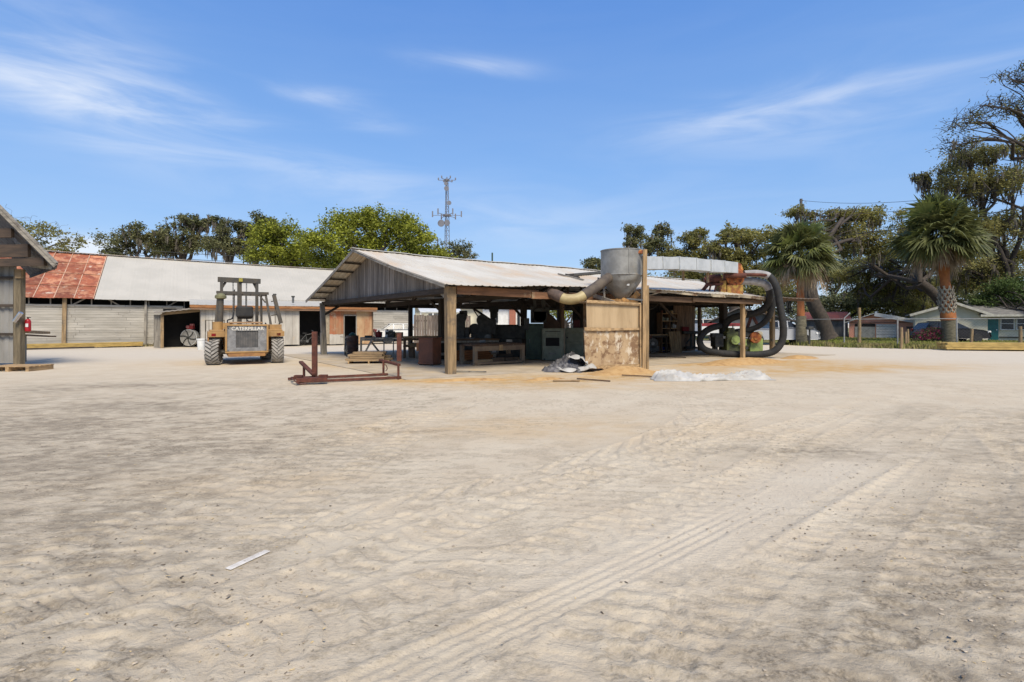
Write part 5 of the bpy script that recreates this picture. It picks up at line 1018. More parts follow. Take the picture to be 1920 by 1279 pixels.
ltW = lambda px, v, z=0: Vector(lt.location) + Matrix.Rotation(PHI, 3, 'Z') @ Vector((lt_t(px), v, z))
b2 = bicycle('bicycle', 'bicycle standing in the dark doorway beside the whitewashed sliding door', ltW(566, .35, .02), PHI, .95, M_steel)
for (px, y0, y1, lb) in ((515, 550, 560, 'taller dark vent pipe on the lean-to roof above the sliding door'), (549.5, 554, 560.5, 'shorter dark vent pipe on the lean-to roof, right of the taller one')):
    D_ = 35.5; o_ = thing('vent_pipe', lb, 'vent', (X(px, D_), D_, Z(y1 + 2, D_)), 0, 'vent pipes on the lean-to roof'); m = MB(); m.cyl((0, 0, -.2), (0, 0, (y1 - y0) * D_ / FPX), .07, n=12); m.build('pipe', M_steel, o_, smooth=40); m = MB(); m.lathe((0, 0, (y1 - y0) * D_ / FPX), [(.09, -.06), (.12, 0), (.1, .04)], 12); m.build('cap', M_dark, o_, smooth=40)
# little open side shed left of the lean-to
sb = thing('side_shed', 'small tin-roofed open shed with a dark inside, between the barn wall and the lean-to', 'shed', G(304, 653), PHI)
wS = 2.75
for (x, mt) in ((0, oldpost('z')), (wS, greywood('z'))):
    m = MB(); m.bar((x, 0, 0), (x, 0, 2.05 + x * .12), .16, .14); m.build('post', mt, sb)
m = MB(); m.bar((0, 0, 2.05), (wS, 0, 2.38), .08, .16); m.build('beam', oldpost('x'), sb)
m = MB(); m.grid(lambda u, v: Vector((-.45 + u * (wS + .5), -.35 + v * 2.2, 2.10 + u * .42 + v * .12 + .012 * math.sin(u * 70))), 60, 3); m.build('roof', mk('old_tin', (.3, .27, .21), (.2, .16, .12), 3, rough=.8), sb, fix=False, solid=.02)
m = MB()
for k in range(9): m.lo(0, .03, .1 + k * .25, .1 + k * .25 + .24, .03, 2.1)
m.lo(-.42, .0, -.02, .01, .05, 2.0); m.build('side_wall', greywood('z'), sb)
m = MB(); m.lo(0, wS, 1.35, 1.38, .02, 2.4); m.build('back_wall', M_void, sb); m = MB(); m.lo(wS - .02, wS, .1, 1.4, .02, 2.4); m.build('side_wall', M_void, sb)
fn = thing('fan', 'large round drum fan with a pale face, in the dark side shed', 'fan', Vector(sb.location) + Matrix.Rotation(PHI, 3, 'Z') @ Vector((1.35, .75, 0))); D_ = fn.location.y; r_ = 15.5 * D_ / FPX; zc_ = Z(633, D_) 
m = MB(); m.cyl((0, 0, zc_), (0, .3, zc_), r_, n=32); m.build('drum', M_white, fn, smooth=40)
m = MB(); m.cyl((0, -.02, zc_), (0, -.004, zc_), r_ * .93, n=32); m.build('face', mk('dusty_face', (.35, .34, .31), (.25, .24, .22), 9), fn)
m = MB()
for k in range(6):
    t = k * 1.047 + .4; p_ = [(r_ * q * math.cos(t + q * .5), -.04, zc_ + r_ * q * math.sin(t + q * .5)) for q in (0, .33, .66, .95)]; m.tube(p_, .03, 6)
m.build('blade', M_dark, fn)
m = MB(); m.bar((-.35, 0, 0), (-.1, .15, zc_), .05, .05); m.bar((.35, 0, 0), (.1, .15, zc_), .05, .05); m.build('stand', M_dark, fn)
re = thing('red_engine', 'small red engine sitting above the drum fan in the dark side shed', 'engine', (fn.location.x + .08, D_ + .1, zc_ + r_)); m = MB(); m.box((0, 0, .12), (.4, .25, .22)); m.build('block', mk('red_engine_paint', (.3, .04, .04)), re, bevel=.03); m = MB(); m.cyl((-.12, -.15, .15), (-.12, .1, .15), .1, n=14); m.box((.1, 0, .28), (.2, .2, .12)); m.build('tank', mk('red_white', (.4, .15, .14)), re, smooth=40)
pb = thing('paint_bucket', 'white plastic bucket between the side shed and the forklift', 'bucket', G(377, 656)); m = MB(); m.lathe((0, 0, 0), [(.17, 0), (.21, .55), (.225, .55), (.225, .6), (.2, .6)], 18); m.build('body', M_white, pb, smooth=40); m = MB(); m.lathe((0, 0, .6), [(.22, 0), (.22, .03), (.03, .035)], 18); m.build('lid', M_white, pb, smooth=40)

# timber stacks
def stack(name, label, p0, p1, wd, rows, cols, mat, hh, group='stacks of yellow lumber'):
    p0 = Vector(p0); d = (p1 - p0); L_ = d.length; an_ = math.atan2(d.y, d.x); t_ = thing(name, label, 'lumber', p0, an_, group)
    for x in (L_ * .12, L_ * .5, L_ * .88):
        m = MB(); m.lo(x, x + .1, 0, wd, 0, .07); m.build('bearer', darkwood('y'), t_)
    for r_ in range(rows):
        for c_ in range(cols):
            m = MB(); s_ = random.uniform(-.06, .06); m.lo(s_, L_ + s_, c_ * wd / cols, (c_ + .97) * wd / cols, .07 + r_ * hh, .07 + (r_ + .93) * hh); m.build('board', mat, t_, bevel=.004)
    return t_
stack('lumber_stack', 'long low stack of yellow boards along the foot of the barn wall', G(52, 656), G(268, 650.5), .5, 3, 3, M_lumber, .085)
stack('lumber_stack', 'long stack of fresh yellow boards at the edge of the lawn under the palm', G(1775, 657.5), G(1775, 657.5) + Vector((7.6, -1.6, 0)), 1.0, 3, 4, M_lumber, .125)
m = MB(); m.bar((0, 0, 0), (3.2, 1.4, .05), .09, .09); q = m.build('dark_beam', darkwood('x')); q.location = G(40, 656.5) + Vector((0, -.3, .06)); tag(q, 'dark beam end poking out left of the yellow boards by the barn', 'beam')
# ================================================================ NEAR LEFT BUILDING
LD = 18.3; lbld = thing('corrugated_shed', 'corrugated metal shed corner with a steep overhanging wooden roof edge at the left border', 'shed', (X(36, LD), LD, 0)); lo_ = Vector(lbld.location)
M_corr = mk('grey_corrugated', (.27, .26, .24), (.2, .195, .18), 2, (1, 1, .3), .6, 0, .05, spots=[((.14, .12, .1), 3, .62, .78)])
m = MB(lo_)
def cw(u, v):
    x = X(36, LD) - .15 - 5 * u; ph = (u * 5 / .28) % 1; return Vector((x, LD + .1 - .03 * (1 if ph < .5 else 0), .12 + v * 3.5))
m.grid(cw, 160, 1); m.build('wall_sheet', M_corr, lbld, fix=False, solid=.01)
m = MB(lo_); m.bar((X(36, LD), LD, -.02), (X(37, LD), LD, Z(505, LD)), .24, .2); m.build('post', wood('eave_shaded_post', (.2, .16, .1), 'z', .1), lbld, bevel=.01)  # post wood darkened so its colour carries the shade of the eave
m = MB(lo_); m.bar((X(30, LD), LD - .03, -.02), (X(30, LD), LD - .03, Z(520, LD)), .05, .1); m.build('trim', darkwood('z'), lbld)
for py in (521, 573, 625): m = MB(lo_); m.bar((X(-200, LD), LD - .02, Z(py, LD)), (X(30, LD), LD - .02, Z(py + (2 if py > 600 else 0), LD)), .05, .09); m.build('rail', darkwood('x'), lbld)
m = MB(lo_); m.bar((X(-6, LD), LD - .03, .1), (X(-6, LD), LD - .03, 3.4), .05, .09); m.build('trim', darkwood('z'), lbld)
tipv = Vector((X(105, 17.5), 17.5, Z(499, 17.5))); upv = Vector((X(0, 17.5), 17.5, Z(394, 17.5))); sl2 = (upv - tipv); pk = tipv + sl2 * 1.7; ext = Vector((-.75, .66, 0)) * 5.5
m = MB(lo_); nrm = Vector((0, 0, .06))
def lr(u, v):
    p = tipv.lerp(pk, v) + ext * u; return p + Vector((0, 0, .02 * math.sin(u * 60) + .05))
m.grid(lr, 60, 6); m.build('roof', mk('dark_shingle', (.10, .085, .07), (.16, .14, .12), 4, rough=.9), lbld, fix=False, solid=.04)
m = MB(lo_); m.bar(tipv, pk, .05, .14); m.build('rake_board', greywood('x'), lbld); m = MB(lo_); m.bar(tipv + Vector((.03, 0, .09)), pk + Vector((.03, 0, .09)), .1, .05); m.build('rake_trim', greywood('x'), lbld)
m = MB(lo_); m.bar(tipv, tipv + ext, .05, .15); m.build('eave_board', darkwood('x'), lbld)
for (px, py, h_) in ((24, 437, .3), (55, 470, .42), (85, 491, .26)):
    p = Vector((X(px, 17.8), 17.8, Z(py, 17.8))); m = MB(lo_); m.bar(p, p + Vector((-5.5, .4, -.05)), .12, h_); m.build('beam', mk('umber_beam', (.085, .058, .04), (.05, .037, .028), 8, (.15, 1, 1), bump=.4), lbld)
m = MB(lo_); m.add([tipv + Vector((-.3, .3, -.1)), pk + Vector((-.3, .3, -.1)), pk + Vector((-.3, 1.5, -1.0)), Vector((X(45, LD), LD + .2, Z(500, LD)))], [(0, 1, 2, 3)]); m.build('soffit', greywood('x'), lbld, solid=.02)
m = MB(lo_); m.box((X(42, LD), LD - .12, Z(514, LD)), (.2, .1, .3)); m.build('joint_block', oldpost('x'), lbld)
fe = thing('fire_extinguisher', 'red fire extinguisher hanging on the corner post of the corrugated shed', 'extinguisher', (X(47.5, LD), LD + .1, Z(622, LD))); m = MB(); m.lathe((0, 0, 0), [(.06, 0), (.085, .02), (.085, .36), (.06, .42), (.03, .44)], 18); m.build('cylinder', mk('signal_red', (.4, .015, .02), rough=.35), fe, smooth=40); m = MB(); m.lathe((0, 0, .44), [(.025, 0), (.025, .06)], 8); m.box((.03, 0, .49), (.12, .03, .03)); m.build('valve', M_black, fe); m = MB(); m.box((.035, -.083, .22), (.09, .01, .12)); m.build('sticker', M_white, fe)
for (nm, lb, x0, y0, x1, y1, h_, mt) in (('plank', 'short tan plank jutting out by the red fire extinguisher, upper', 46, 622, 86, 624, .10, tanwood('x')), ('plank', 'dark plank below the short tan one by the fire extinguisher', 44, 628, 98, 631, .05, brownwood('x'))):
    p0 = P(x0, y0, 20.5); p1 = P(x1, y1, 22); m = MB(p0); m.bar(p0, p1, .3, h_); q = m.build(nm, mt); q.location = p0; tag(q, lb, 'plank')
m = MB(); m.bar((-.2, 0, 0), (-.2, 0, Z(628, 20.8)), .08, .08); q = m.build('trestle', greywood('z')); q.location = (X(56, 20.8), 20.8, 0); tag(q, 'rough trestle carrying the two planks behind the corner post', 'trestle')
lm = thing('pipe_light', 'short pale metal tube fixed at a slant on the corner post', 'pipe', P(34, 594, LD - .22)); m = MB(); m.cyl((-.12, 0, -.16), (.1, 0, .14), .07, n=12); m.build('tube', M_chrome, lm, smooth=40)
gp = thing('downpipe', 'grey metal downpipe lying on the ground by the corrugated wall', 'pipe', G(22, 684)); m = MB(); m.cyl((-.35, .1, .35), (.35, -.15, .1), .08, n=14); m.build('pipe', M_chrome, gp, smooth=40); m = MB(); m.tube(smoothpath([(-.6, .1, .6), (-.4, .1, .5), (-.2, 0, .35)], 4), .03); m.build('hook', M_rust, gp)
p2_ = thing('pallet', 'worn wooden pallet lying at the foot of the corrugated shed wall', 'pallet', G(16, 697), R(3))
m = MB()
for k in range(5): m.lo(-.7, .62, k * .2, k * .2 + .15, .14, .165)
m.build('deck', tanwood('x'), p2_)
for x in (-.7, -.1, .5): m = MB(); m.lo(x, x + .1, 0, .95, 0, .14); m.build('runner', tanwood('y'), p2_)
# ================================================================ TREES
def leafmat(name, c1, c2, isl=.35, tr=.25): return mk(name, c1, c2, .45, rough=.75, bump=0, island=isl, trans=tr, lo=.4, hi=.6)
L_oak = leafmat('oak_leaf', (.12, .13, .05), (.17, .165, .07), .35, .3); L_olive = leafmat('olive_leaf', (.31, .285, .085), (.20, .19, .065), .35, .45); L_spring = leafmat('spring_leaf', (.30, .32, .035), (.20, .22, .028)); L_dark = leafmat('glossy_leaf', (.05, .085, .02), (.08, .12, .03)); L_moss = leafmat('moss', (.17, .145, .11), (.115, .10, .075), .3, .2)
L_olive2 = leafmat('hazy_olive_leaf', (.33, .30, .10), (.22, .205, .075), .35, .45)
L_far = leafmat('far_leaf', (.20, .205, .095), (.14, .15, .07))
M_bark = mk('oak_bark', (.075, .06, .047), (.045, .037, .03), 6, rough=.95, bump=.8, bscale=12, bstretch=(1, 1, .3)); M_barkl = mk('grey_bark', (.16, .14, .12), (.1, .09, .075), 6, rough=.95, bump=.6, bscale=12)
def quads(Cn, size, rgn, up=.35, asp=.55):
    n = len(Cn); a = rgn.normal(size=(n, 3)); a[:, 2] *= .6; a /= np.linalg.norm(a, axis=1)[:, None]; nr = rgn.normal(size=(n, 3)); nr[:, 2] = np.abs(nr[:, 2]) + up
    b = np.cross(a, nr); b /= (np.linalg.norm(b, axis=1)[:, None] + 1e-6); s = (size * (.6 + .8 * rgn.random(n)))[:, None]
    P_ = np.stack([Cn - a * s * .5, Cn + b * s * asp * .5, Cn + a * s * .5, Cn - b * s * asp * .5], 1); return P_.reshape(-1, 3)
def tree(name, label, cat, px, D, clumps, leaf, n_leaf, lsize, seed, tr=.35, moss=0, bark=None, fork=.35, sub=9, dsp=1.0, group=None, base=None, lean=(0, 0), limb=1.0, subk=.34, trunkpts=None, sparse=1.0, cd=None):
    cd = cd or D
    rgn = np.random.default_rng(seed); rnd = random.Random(seed); base = Vector(base or (X(px, D), D, 0)); t_ = thing(name, label, cat, base, 0, group); bark = bark or M_bark
    cl = []
    for (cx, cy, rx, ry) in clumps:
        cl.append((Vector((X(cx, cd), cd + rgn.uniform(-1, 1) * rx * cd / FPX * .6 * dsp, Z(cy, cd))) - base, rx * cd / FPX, ry * cd / FPX))
    low = min(c[0].z - c[2] for c in cl); top = max(c[0].z for c in cl); cxm = sum(c[0].x for c in cl) / len(cl)
    m = MB()
    if trunkpts: tp_ = [Vector((X(a, D), D, Z(b_, D))) - base for a, b_ in trunkpts]
    else:
        fz = max(1.2, low * .9 if low > 2 else top * fork); tp_ = [Vector((0, 0, -.1)), Vector((lean[0] * .4 + rnd.uniform(-.1, .1), 0, fz * .5)), Vector((lean[0], lean[1], fz))]
    sp_ = smoothpath(tp_, 4); n_ = len(sp_); m.tube(sp_, [tr * (1.25 if i == 0 else 1 - .35 * i / n_) for i in range(n_)], 10); fk_ = sp_[-1]
    cent = []; sig = []
    def limb_(p, q, r0, r1, wob, n=5, tb=6):
        pts = [p]
        for i in range(1, n): pts.append(p.lerp(q, i / n) + Vector((rnd.gauss(0, wob), rnd.gauss(0, wob), rnd.gauss(0, wob) + wob * 1.2 * math.sin(i / n * 3.14))))
        pts.append(q); pts = smoothpath(pts, 2); k = len(pts); m.tube(pts, [r0 + (r1 - r0) * i / (k - 1) for i in range(k)], tb); return pts
    for (c, rx, rz_) in cl:
        dist = (c - fk_).length; ps = limb_(fk_, c, tr * .5 * limb, tr * .16 * limb, dist * .06)
        for k in range(sub):
            th = rnd.uniform(0, 6.283); ph = math.acos(rnd.uniform(-.75, 1)); rr = rnd.uniform(.45, .95)
            q = c + Vector((rx * rr * math.sin(ph) * math.cos(th), rx * rr * math.sin(ph) * math.sin(th) * dsp * .9, rz_ * rr * math.cos(ph)))
            s0 = ps[rnd.randint(len(ps) // 2, len(ps) - 1)]; p2 = limb_(s0, q, tr * .13 * limb, tr * .03, (q - s0).length * .08, 3, 4)
            for _ in range(5): cent.append(q.lerp(p2[-2], rnd.random() * .5) + Vector((rnd.gauss(0, 1), rnd.gauss(0, 1), rnd.gauss(0, .6))) * rx * subk * .75); sig.append(rx * subk * rnd.uniform(.28, .62))
            if sparse < 1:
                for _ in range(4):
                    e = q + Vector((rnd.gauss(0, 1), rnd.gauss(0, 1), rnd.gauss(.2, .8))) * rx * .4; limb_(q, e, tr * .04, .012, (e - q).length * .1, 3, 3)
    tk = m.build('trunk', bark, t_, smooth=70, fix=False)
    cent = np.array([tuple(c) for c in cent]); sig = np.array(sig); wgt = sig ** 1.6; k = rgn.choice(len(cent), n_leaf, p=wgt / wgt.sum())
    off = rgn.normal(size=(n_leaf, 3)) * sig[k][:, None]; off[:, 2] *= .7; Cn = cent[k] + off
    mesh_np('crown', quads(Cn, np.full(n_leaf, lsize), rgn), np.arange(n_leaf * 4).reshape(-1, 4), leaf, t_)
    if moss:
        moss = int(moss * .38)
        k = rgn.integers(0, len(cent), moss); kk = 9; tot = []
        for i in k:
            c = cent[i] + rgn.normal(size=3) * sig[i] * .8; Lg = rgn.uniform(.3, 1.3) * (.6 + D / 90); n2 = kk
            for j in range(n2):
                t = (j + .5) / n2; tot.append((c[0] + rgn.normal() * .13 * (1 - t * .7), c[1] + rgn.normal() * .12, c[2] - t * Lg))
        Cn = np.array(tot); n = len(Cn); w2 = rgn.uniform(.03, .09, n) * (.6 + D / 90); h2 = rgn.uniform(.2, .42, n) * (.6 + D / 90); a_ = rgn.random(n) * 3.14; dx = np.cos(a_) * w2; dy = np.sin(a_) * w2
        P_ = np.stack([Cn + np.stack([-dx, -dy, h2 * .3], -1), Cn + np.stack([dx, dy, h2 * .5], -1), Cn + np.stack([dx * .3, dy * .3, -h2], -1), Cn + np.stack([-dx * .5, -dy * .5, -h2 * .7], -1)], 1).reshape(-1, 3)
        mesh_np('hanging_moss', P_, np.arange(n * 4).reshape(-1, 4), L_moss, t_)['kind'] = 'stuff'
    return t_
# behind the barn, left
tree('small_tree', 'thin pale-leaved tree rising behind the roof edge at the left border', 'tree', 30, 52, [(15, 415, 26, 18), (55, 440, 30, 18), (95, 445, 26, 22), (130, 452, 22, 14), (40, 465, 40, 15), (110, 470, 25, 10)], L_olive, 2600, .26, 1, .22, 0, M_barkl, sub=6, sparse=.5, subk=.3)
GB = 'trees rising behind the barn'
tree('live_oak', 'leftmost dark mossy oak behind the pale barn roof', 'tree', 262, 70, [(235, 455, 34, 20), (265, 440, 30, 18), (290, 462, 38, 20), (230, 475, 25, 14), (300, 440, 20, 14)], L_oak, 9000, .28, 2, .5, 150, group=GB, sub=8, subk=.3)
tree('live_oak', 'tallest dark mossy oak behind the pale barn roof, left of the narrow gap of sky', 'tree', 345, 72, [(350, 420, 26, 22), (335, 450, 36, 25), (365, 412, 16, 14), (318, 465, 24, 20), (385, 425, 14, 18), (375, 460, 30, 22)], L_oak, 10000, .28, 3, .6, 220, group=GB, sub=8, subk=.3)
tree('live_oak', 'dark mossy oak behind the barn roof right of the narrow sky gap, with two lobes', 'tree', 428, 70, [(398, 418, 18, 18), (430, 430, 20, 26), (455, 430, 18, 20), (415, 462, 34, 20), (450, 465, 28, 18)], L_oak, 9000, .28, 4, .6, 200, group=GB, sub=8, subk=.3)
tree('live_oak', 'dark broad-topped oak behind the barn roof, touching the bright green tree', 'tree', 478, 71, [(490, 415, 26, 13), (468, 435, 22, 18), (508, 430, 22, 15), (465, 468, 20, 20)], L_oak, 7000, .28, 5, .5, 120, group=GB, sub=8, subk=.3)
tree('green_tree', 'bright yellow-green tree behind the right end of the barn roof, lower and to the left', 'tree', 530, 58, [(500, 450, 30, 26), (535, 440, 34, 22), (510, 480, 40, 22), (565, 470, 34, 30), (550, 490, 40, 20)], L_spring, 17000, .26, 6, .4, 0, group='bright green trees behind the barn and shed', sub=12, subk=.36)
tree('green_tree', 'large bright yellow-green tree above the gable peak of the open shed', 'tree', 690, 56, [(640, 420, 38, 24), (690, 410, 36, 22), (740, 420, 38, 24), (600, 455, 36, 26), (660, 460, 50, 30), (730, 460, 52, 30), (790, 445, 30, 24), (800, 475, 34, 20), (620, 490, 46, 20)], L_spring, 34000, .26, 7, .6, 0, group='bright green trees behind the barn and shed', sub=13, subk=.36)
tree('oak', 'dark sparse tree behind the lattice tower base', 'tree', 848, 85, [(840, 465, 18, 22), (870, 465, 26, 14), (885, 480, 16, 10), (855, 485, 26, 10), (820, 470, 12, 18)], L_oak, 3600, .3, 8, .35, 40, sub=7, subk=.3)
GR = 'mossy oaks behind the right half of the shed'
tree('live_oak', 'dark bushy tree peeking out left of the metal hopper', 'tree', 1118, 62, [(1112, 492, 16, 14), (1130, 505, 24, 18), (1100, 505, 12, 8)], L_oak, 4200, .24, 9, .35, 20, group=GR, sub=8)
tree('live_oak', 'oak with a rounded clump directly above the hopper rim', 'tree', 1195, 60, [(1190, 440, 24, 20), (1180, 455, 18, 16), (1240, 435, 20, 16), (1225, 465, 30, 18), (1255, 475, 26, 16)], L_oak, 8500, .24, 10, .45, 120, group=GR, sub=8, subk=.3)
tree('live_oak', 'spreading oak above the middle of the square duct', 'tree', 1290, 58, [(1290, 455, 26, 16), (1310, 440, 18, 12), (1275, 480, 34, 18), (1320, 480, 30, 22), (1300, 515, 46, 18)], L_olive, 12000, .24, 11, .45, 60, group=GR, sub=9, subk=.3)
tree('live_oak', 'open-crowned oak above the rusty blower, left of the smaller palm', 'tree', 1375, 52, [(1360, 450, 22, 16), (1395, 440, 34, 18), (1340, 475, 22, 18), (1420, 455, 34, 30), (1375, 490, 34, 24), (1410, 500, 40, 26), (1350, 520, 30, 20)], L_olive, 15000, .24, 12, .5, 140, group=GR, sub=9, subk=.3)
# right side oaks
tree('live_oak', 'oak with the thick leaning dark trunk, between the two palms', 'tree', 1548, 43, [(1585, 395, 28, 20), (1625, 405, 42, 28), (1560, 430, 30, 22), (1590, 455, 44, 30), (1640, 470, 40, 26), (1510, 400, 26, 16), (1530, 480, 30, 24), (1480, 560, 26, 22)], L_olive, 22000, .2, 13, .62, 420, sub=9, subk=.3, trunkpts=[(1553, 634), (1541, 600), (1524, 565), (1518, 520), (1530, 480)], base=(X(1553, 43), 43, 0), limb=.55, cd=50)
tree('live_oak', 'broad mossy oak behind the tall palm, its long bough reaching left over the pink garage', 'tree', 1770, 47, [(1600, 520, 34, 18), (1640, 500, 44, 26), (1690, 520, 44, 24), (1665, 545, 34, 20), (1720, 480, 44, 34), (1690, 430, 34, 26), (1740, 540, 36, 22), (1625, 545, 30, 14), (1710, 575, 36, 14)], L_olive, 36000, .2, 14, .55, 380, sub=11, subk=.3, trunkpts=[(1800, 640), (1790, 600), (1768, 570), (1745, 545), (1725, 530)], limb=.75, base=(X(1800, 47), 47, 0), cd=60)
tree('live_oak', 'tall mossy oak filling the upper right corner behind the tall palm', 'tree', 1880, 50, [(1800, 300, 34, 22), (1850, 290, 40, 24), (1780, 350, 44, 30), (1840, 350, 50, 34), (1900, 340, 40, 34), (1760, 400, 34, 26), (1890, 420, 44, 30), (1840, 440, 40, 30), (1790, 500, 50, 28), (1860, 520, 60, 34), (1910, 500, 40, 44), (1735, 330, 16, 14), (1915, 270, 30, 24)], L_olive2, 40000, .2, 15, .8, 800, sub=12, subk=.3, limb=.6)
tree('bare_oak', 'nearly leafless oak limbs against the sky in the upper right corner', 'tree', 1990, 46, [(1820, 230, 40, 22), (1850, 200, 34, 24), (1890, 160, 30, 24), (1905, 210, 36, 28), (1800, 270, 34, 18), (1915, 130, 22, 14), (1960, 200, 50, 40)], L_oak, 3000, .17, 16, .7, 12, sub=12, sparse=.4, subk=.4, limb=.6)
tree('camphor_tree', 'dense glossy dark green tree overhanging the white house roof', 'tree', 1965, 41, [(1850, 565, 22, 10), (1890, 550, 34, 24), (1930, 540, 44, 30), (1920, 575, 44, 14), (1870, 575, 26, 10)], L_dark, 22000, .17, 17, .25, 0, sub=12, subk=.4, cd=46.5)
for i, (px, D_, cl_, lf, nl, sd_, lb) in enumerate(((1640, 78, [(1580, 560, 30, 20), (1620, 570, 34, 20), (1660, 560, 34, 24), (1600, 590, 34, 12)], L_spring, 7000, 31, 'pale green sunlit trees far behind the grey sheds'), (1720, 75, [(1700, 560, 34, 26), (1740, 545, 34, 30), (1690, 590, 30, 14)], L_oak, 7000, 32, 'dark far tree behind the right side of the pink garage'), (1830, 72, [(1800, 540, 44, 30), (1850, 520, 40, 40), (1900, 500, 40, 50)], L_olive, 11000, 33, 'hazy olive tree mass behind the white house roof'), (1450, 80, [(1440, 540, 40, 30), (1490, 545, 36, 26), (1400, 550, 34, 24)], L_olive, 8000, 34, 'far olive trees behind the smaller palm and the grey building'), (1560, 74, [(1540, 520, 34, 30), (1580, 510, 34, 30), (1620, 470, 30, 30)], L_oak, 8000, 35, 'dark far tree seen beyond the leaning trunk'), (1240, 90, [(1200, 540, 50, 18), (1260, 545, 50, 18), (1320, 560, 40, 20), (1150, 550, 40, 16)], L_olive, 8000, 36, 'low far row of olive trees seen under the duct'), (1060, 85, [(1040, 580, 26, 20), (1075, 585, 30, 20), (1100, 575, 26, 22)], L_spring, 5000, 37, 'yellow-green tree seen under the shed roof above the tool chest'),
    (1600, 68, [(1560, 575, 40, 22), (1610, 560, 44, 26), (1660, 575, 44, 22), (1520, 590, 40, 16)], L_far, 11000, 38, 'grey-green far trees filling the gap above the grey shed roof'), (1760, 66, [(1700, 575, 44, 26), (1760, 560, 50, 30), (1810, 575, 44, 24), (1680, 540, 36, 26)], L_far, 12000, 39, 'grey-green far trees directly behind the gable of the white house'), (1420, 84, [(1380, 575, 50, 20), (1440, 585, 50, 18), (1330, 585, 40, 14), (1490, 580, 40, 20)], L_far, 8000, 40, 'low grey-green far trees beyond the grey outbuilding'))):
    tree('far_tree', lb, 'tree', px, D_, cl_, lf, nl, .3, sd_, .35, 0 if lf is L_spring else 30, sub=9, subk=.36, group='far trees on the right')

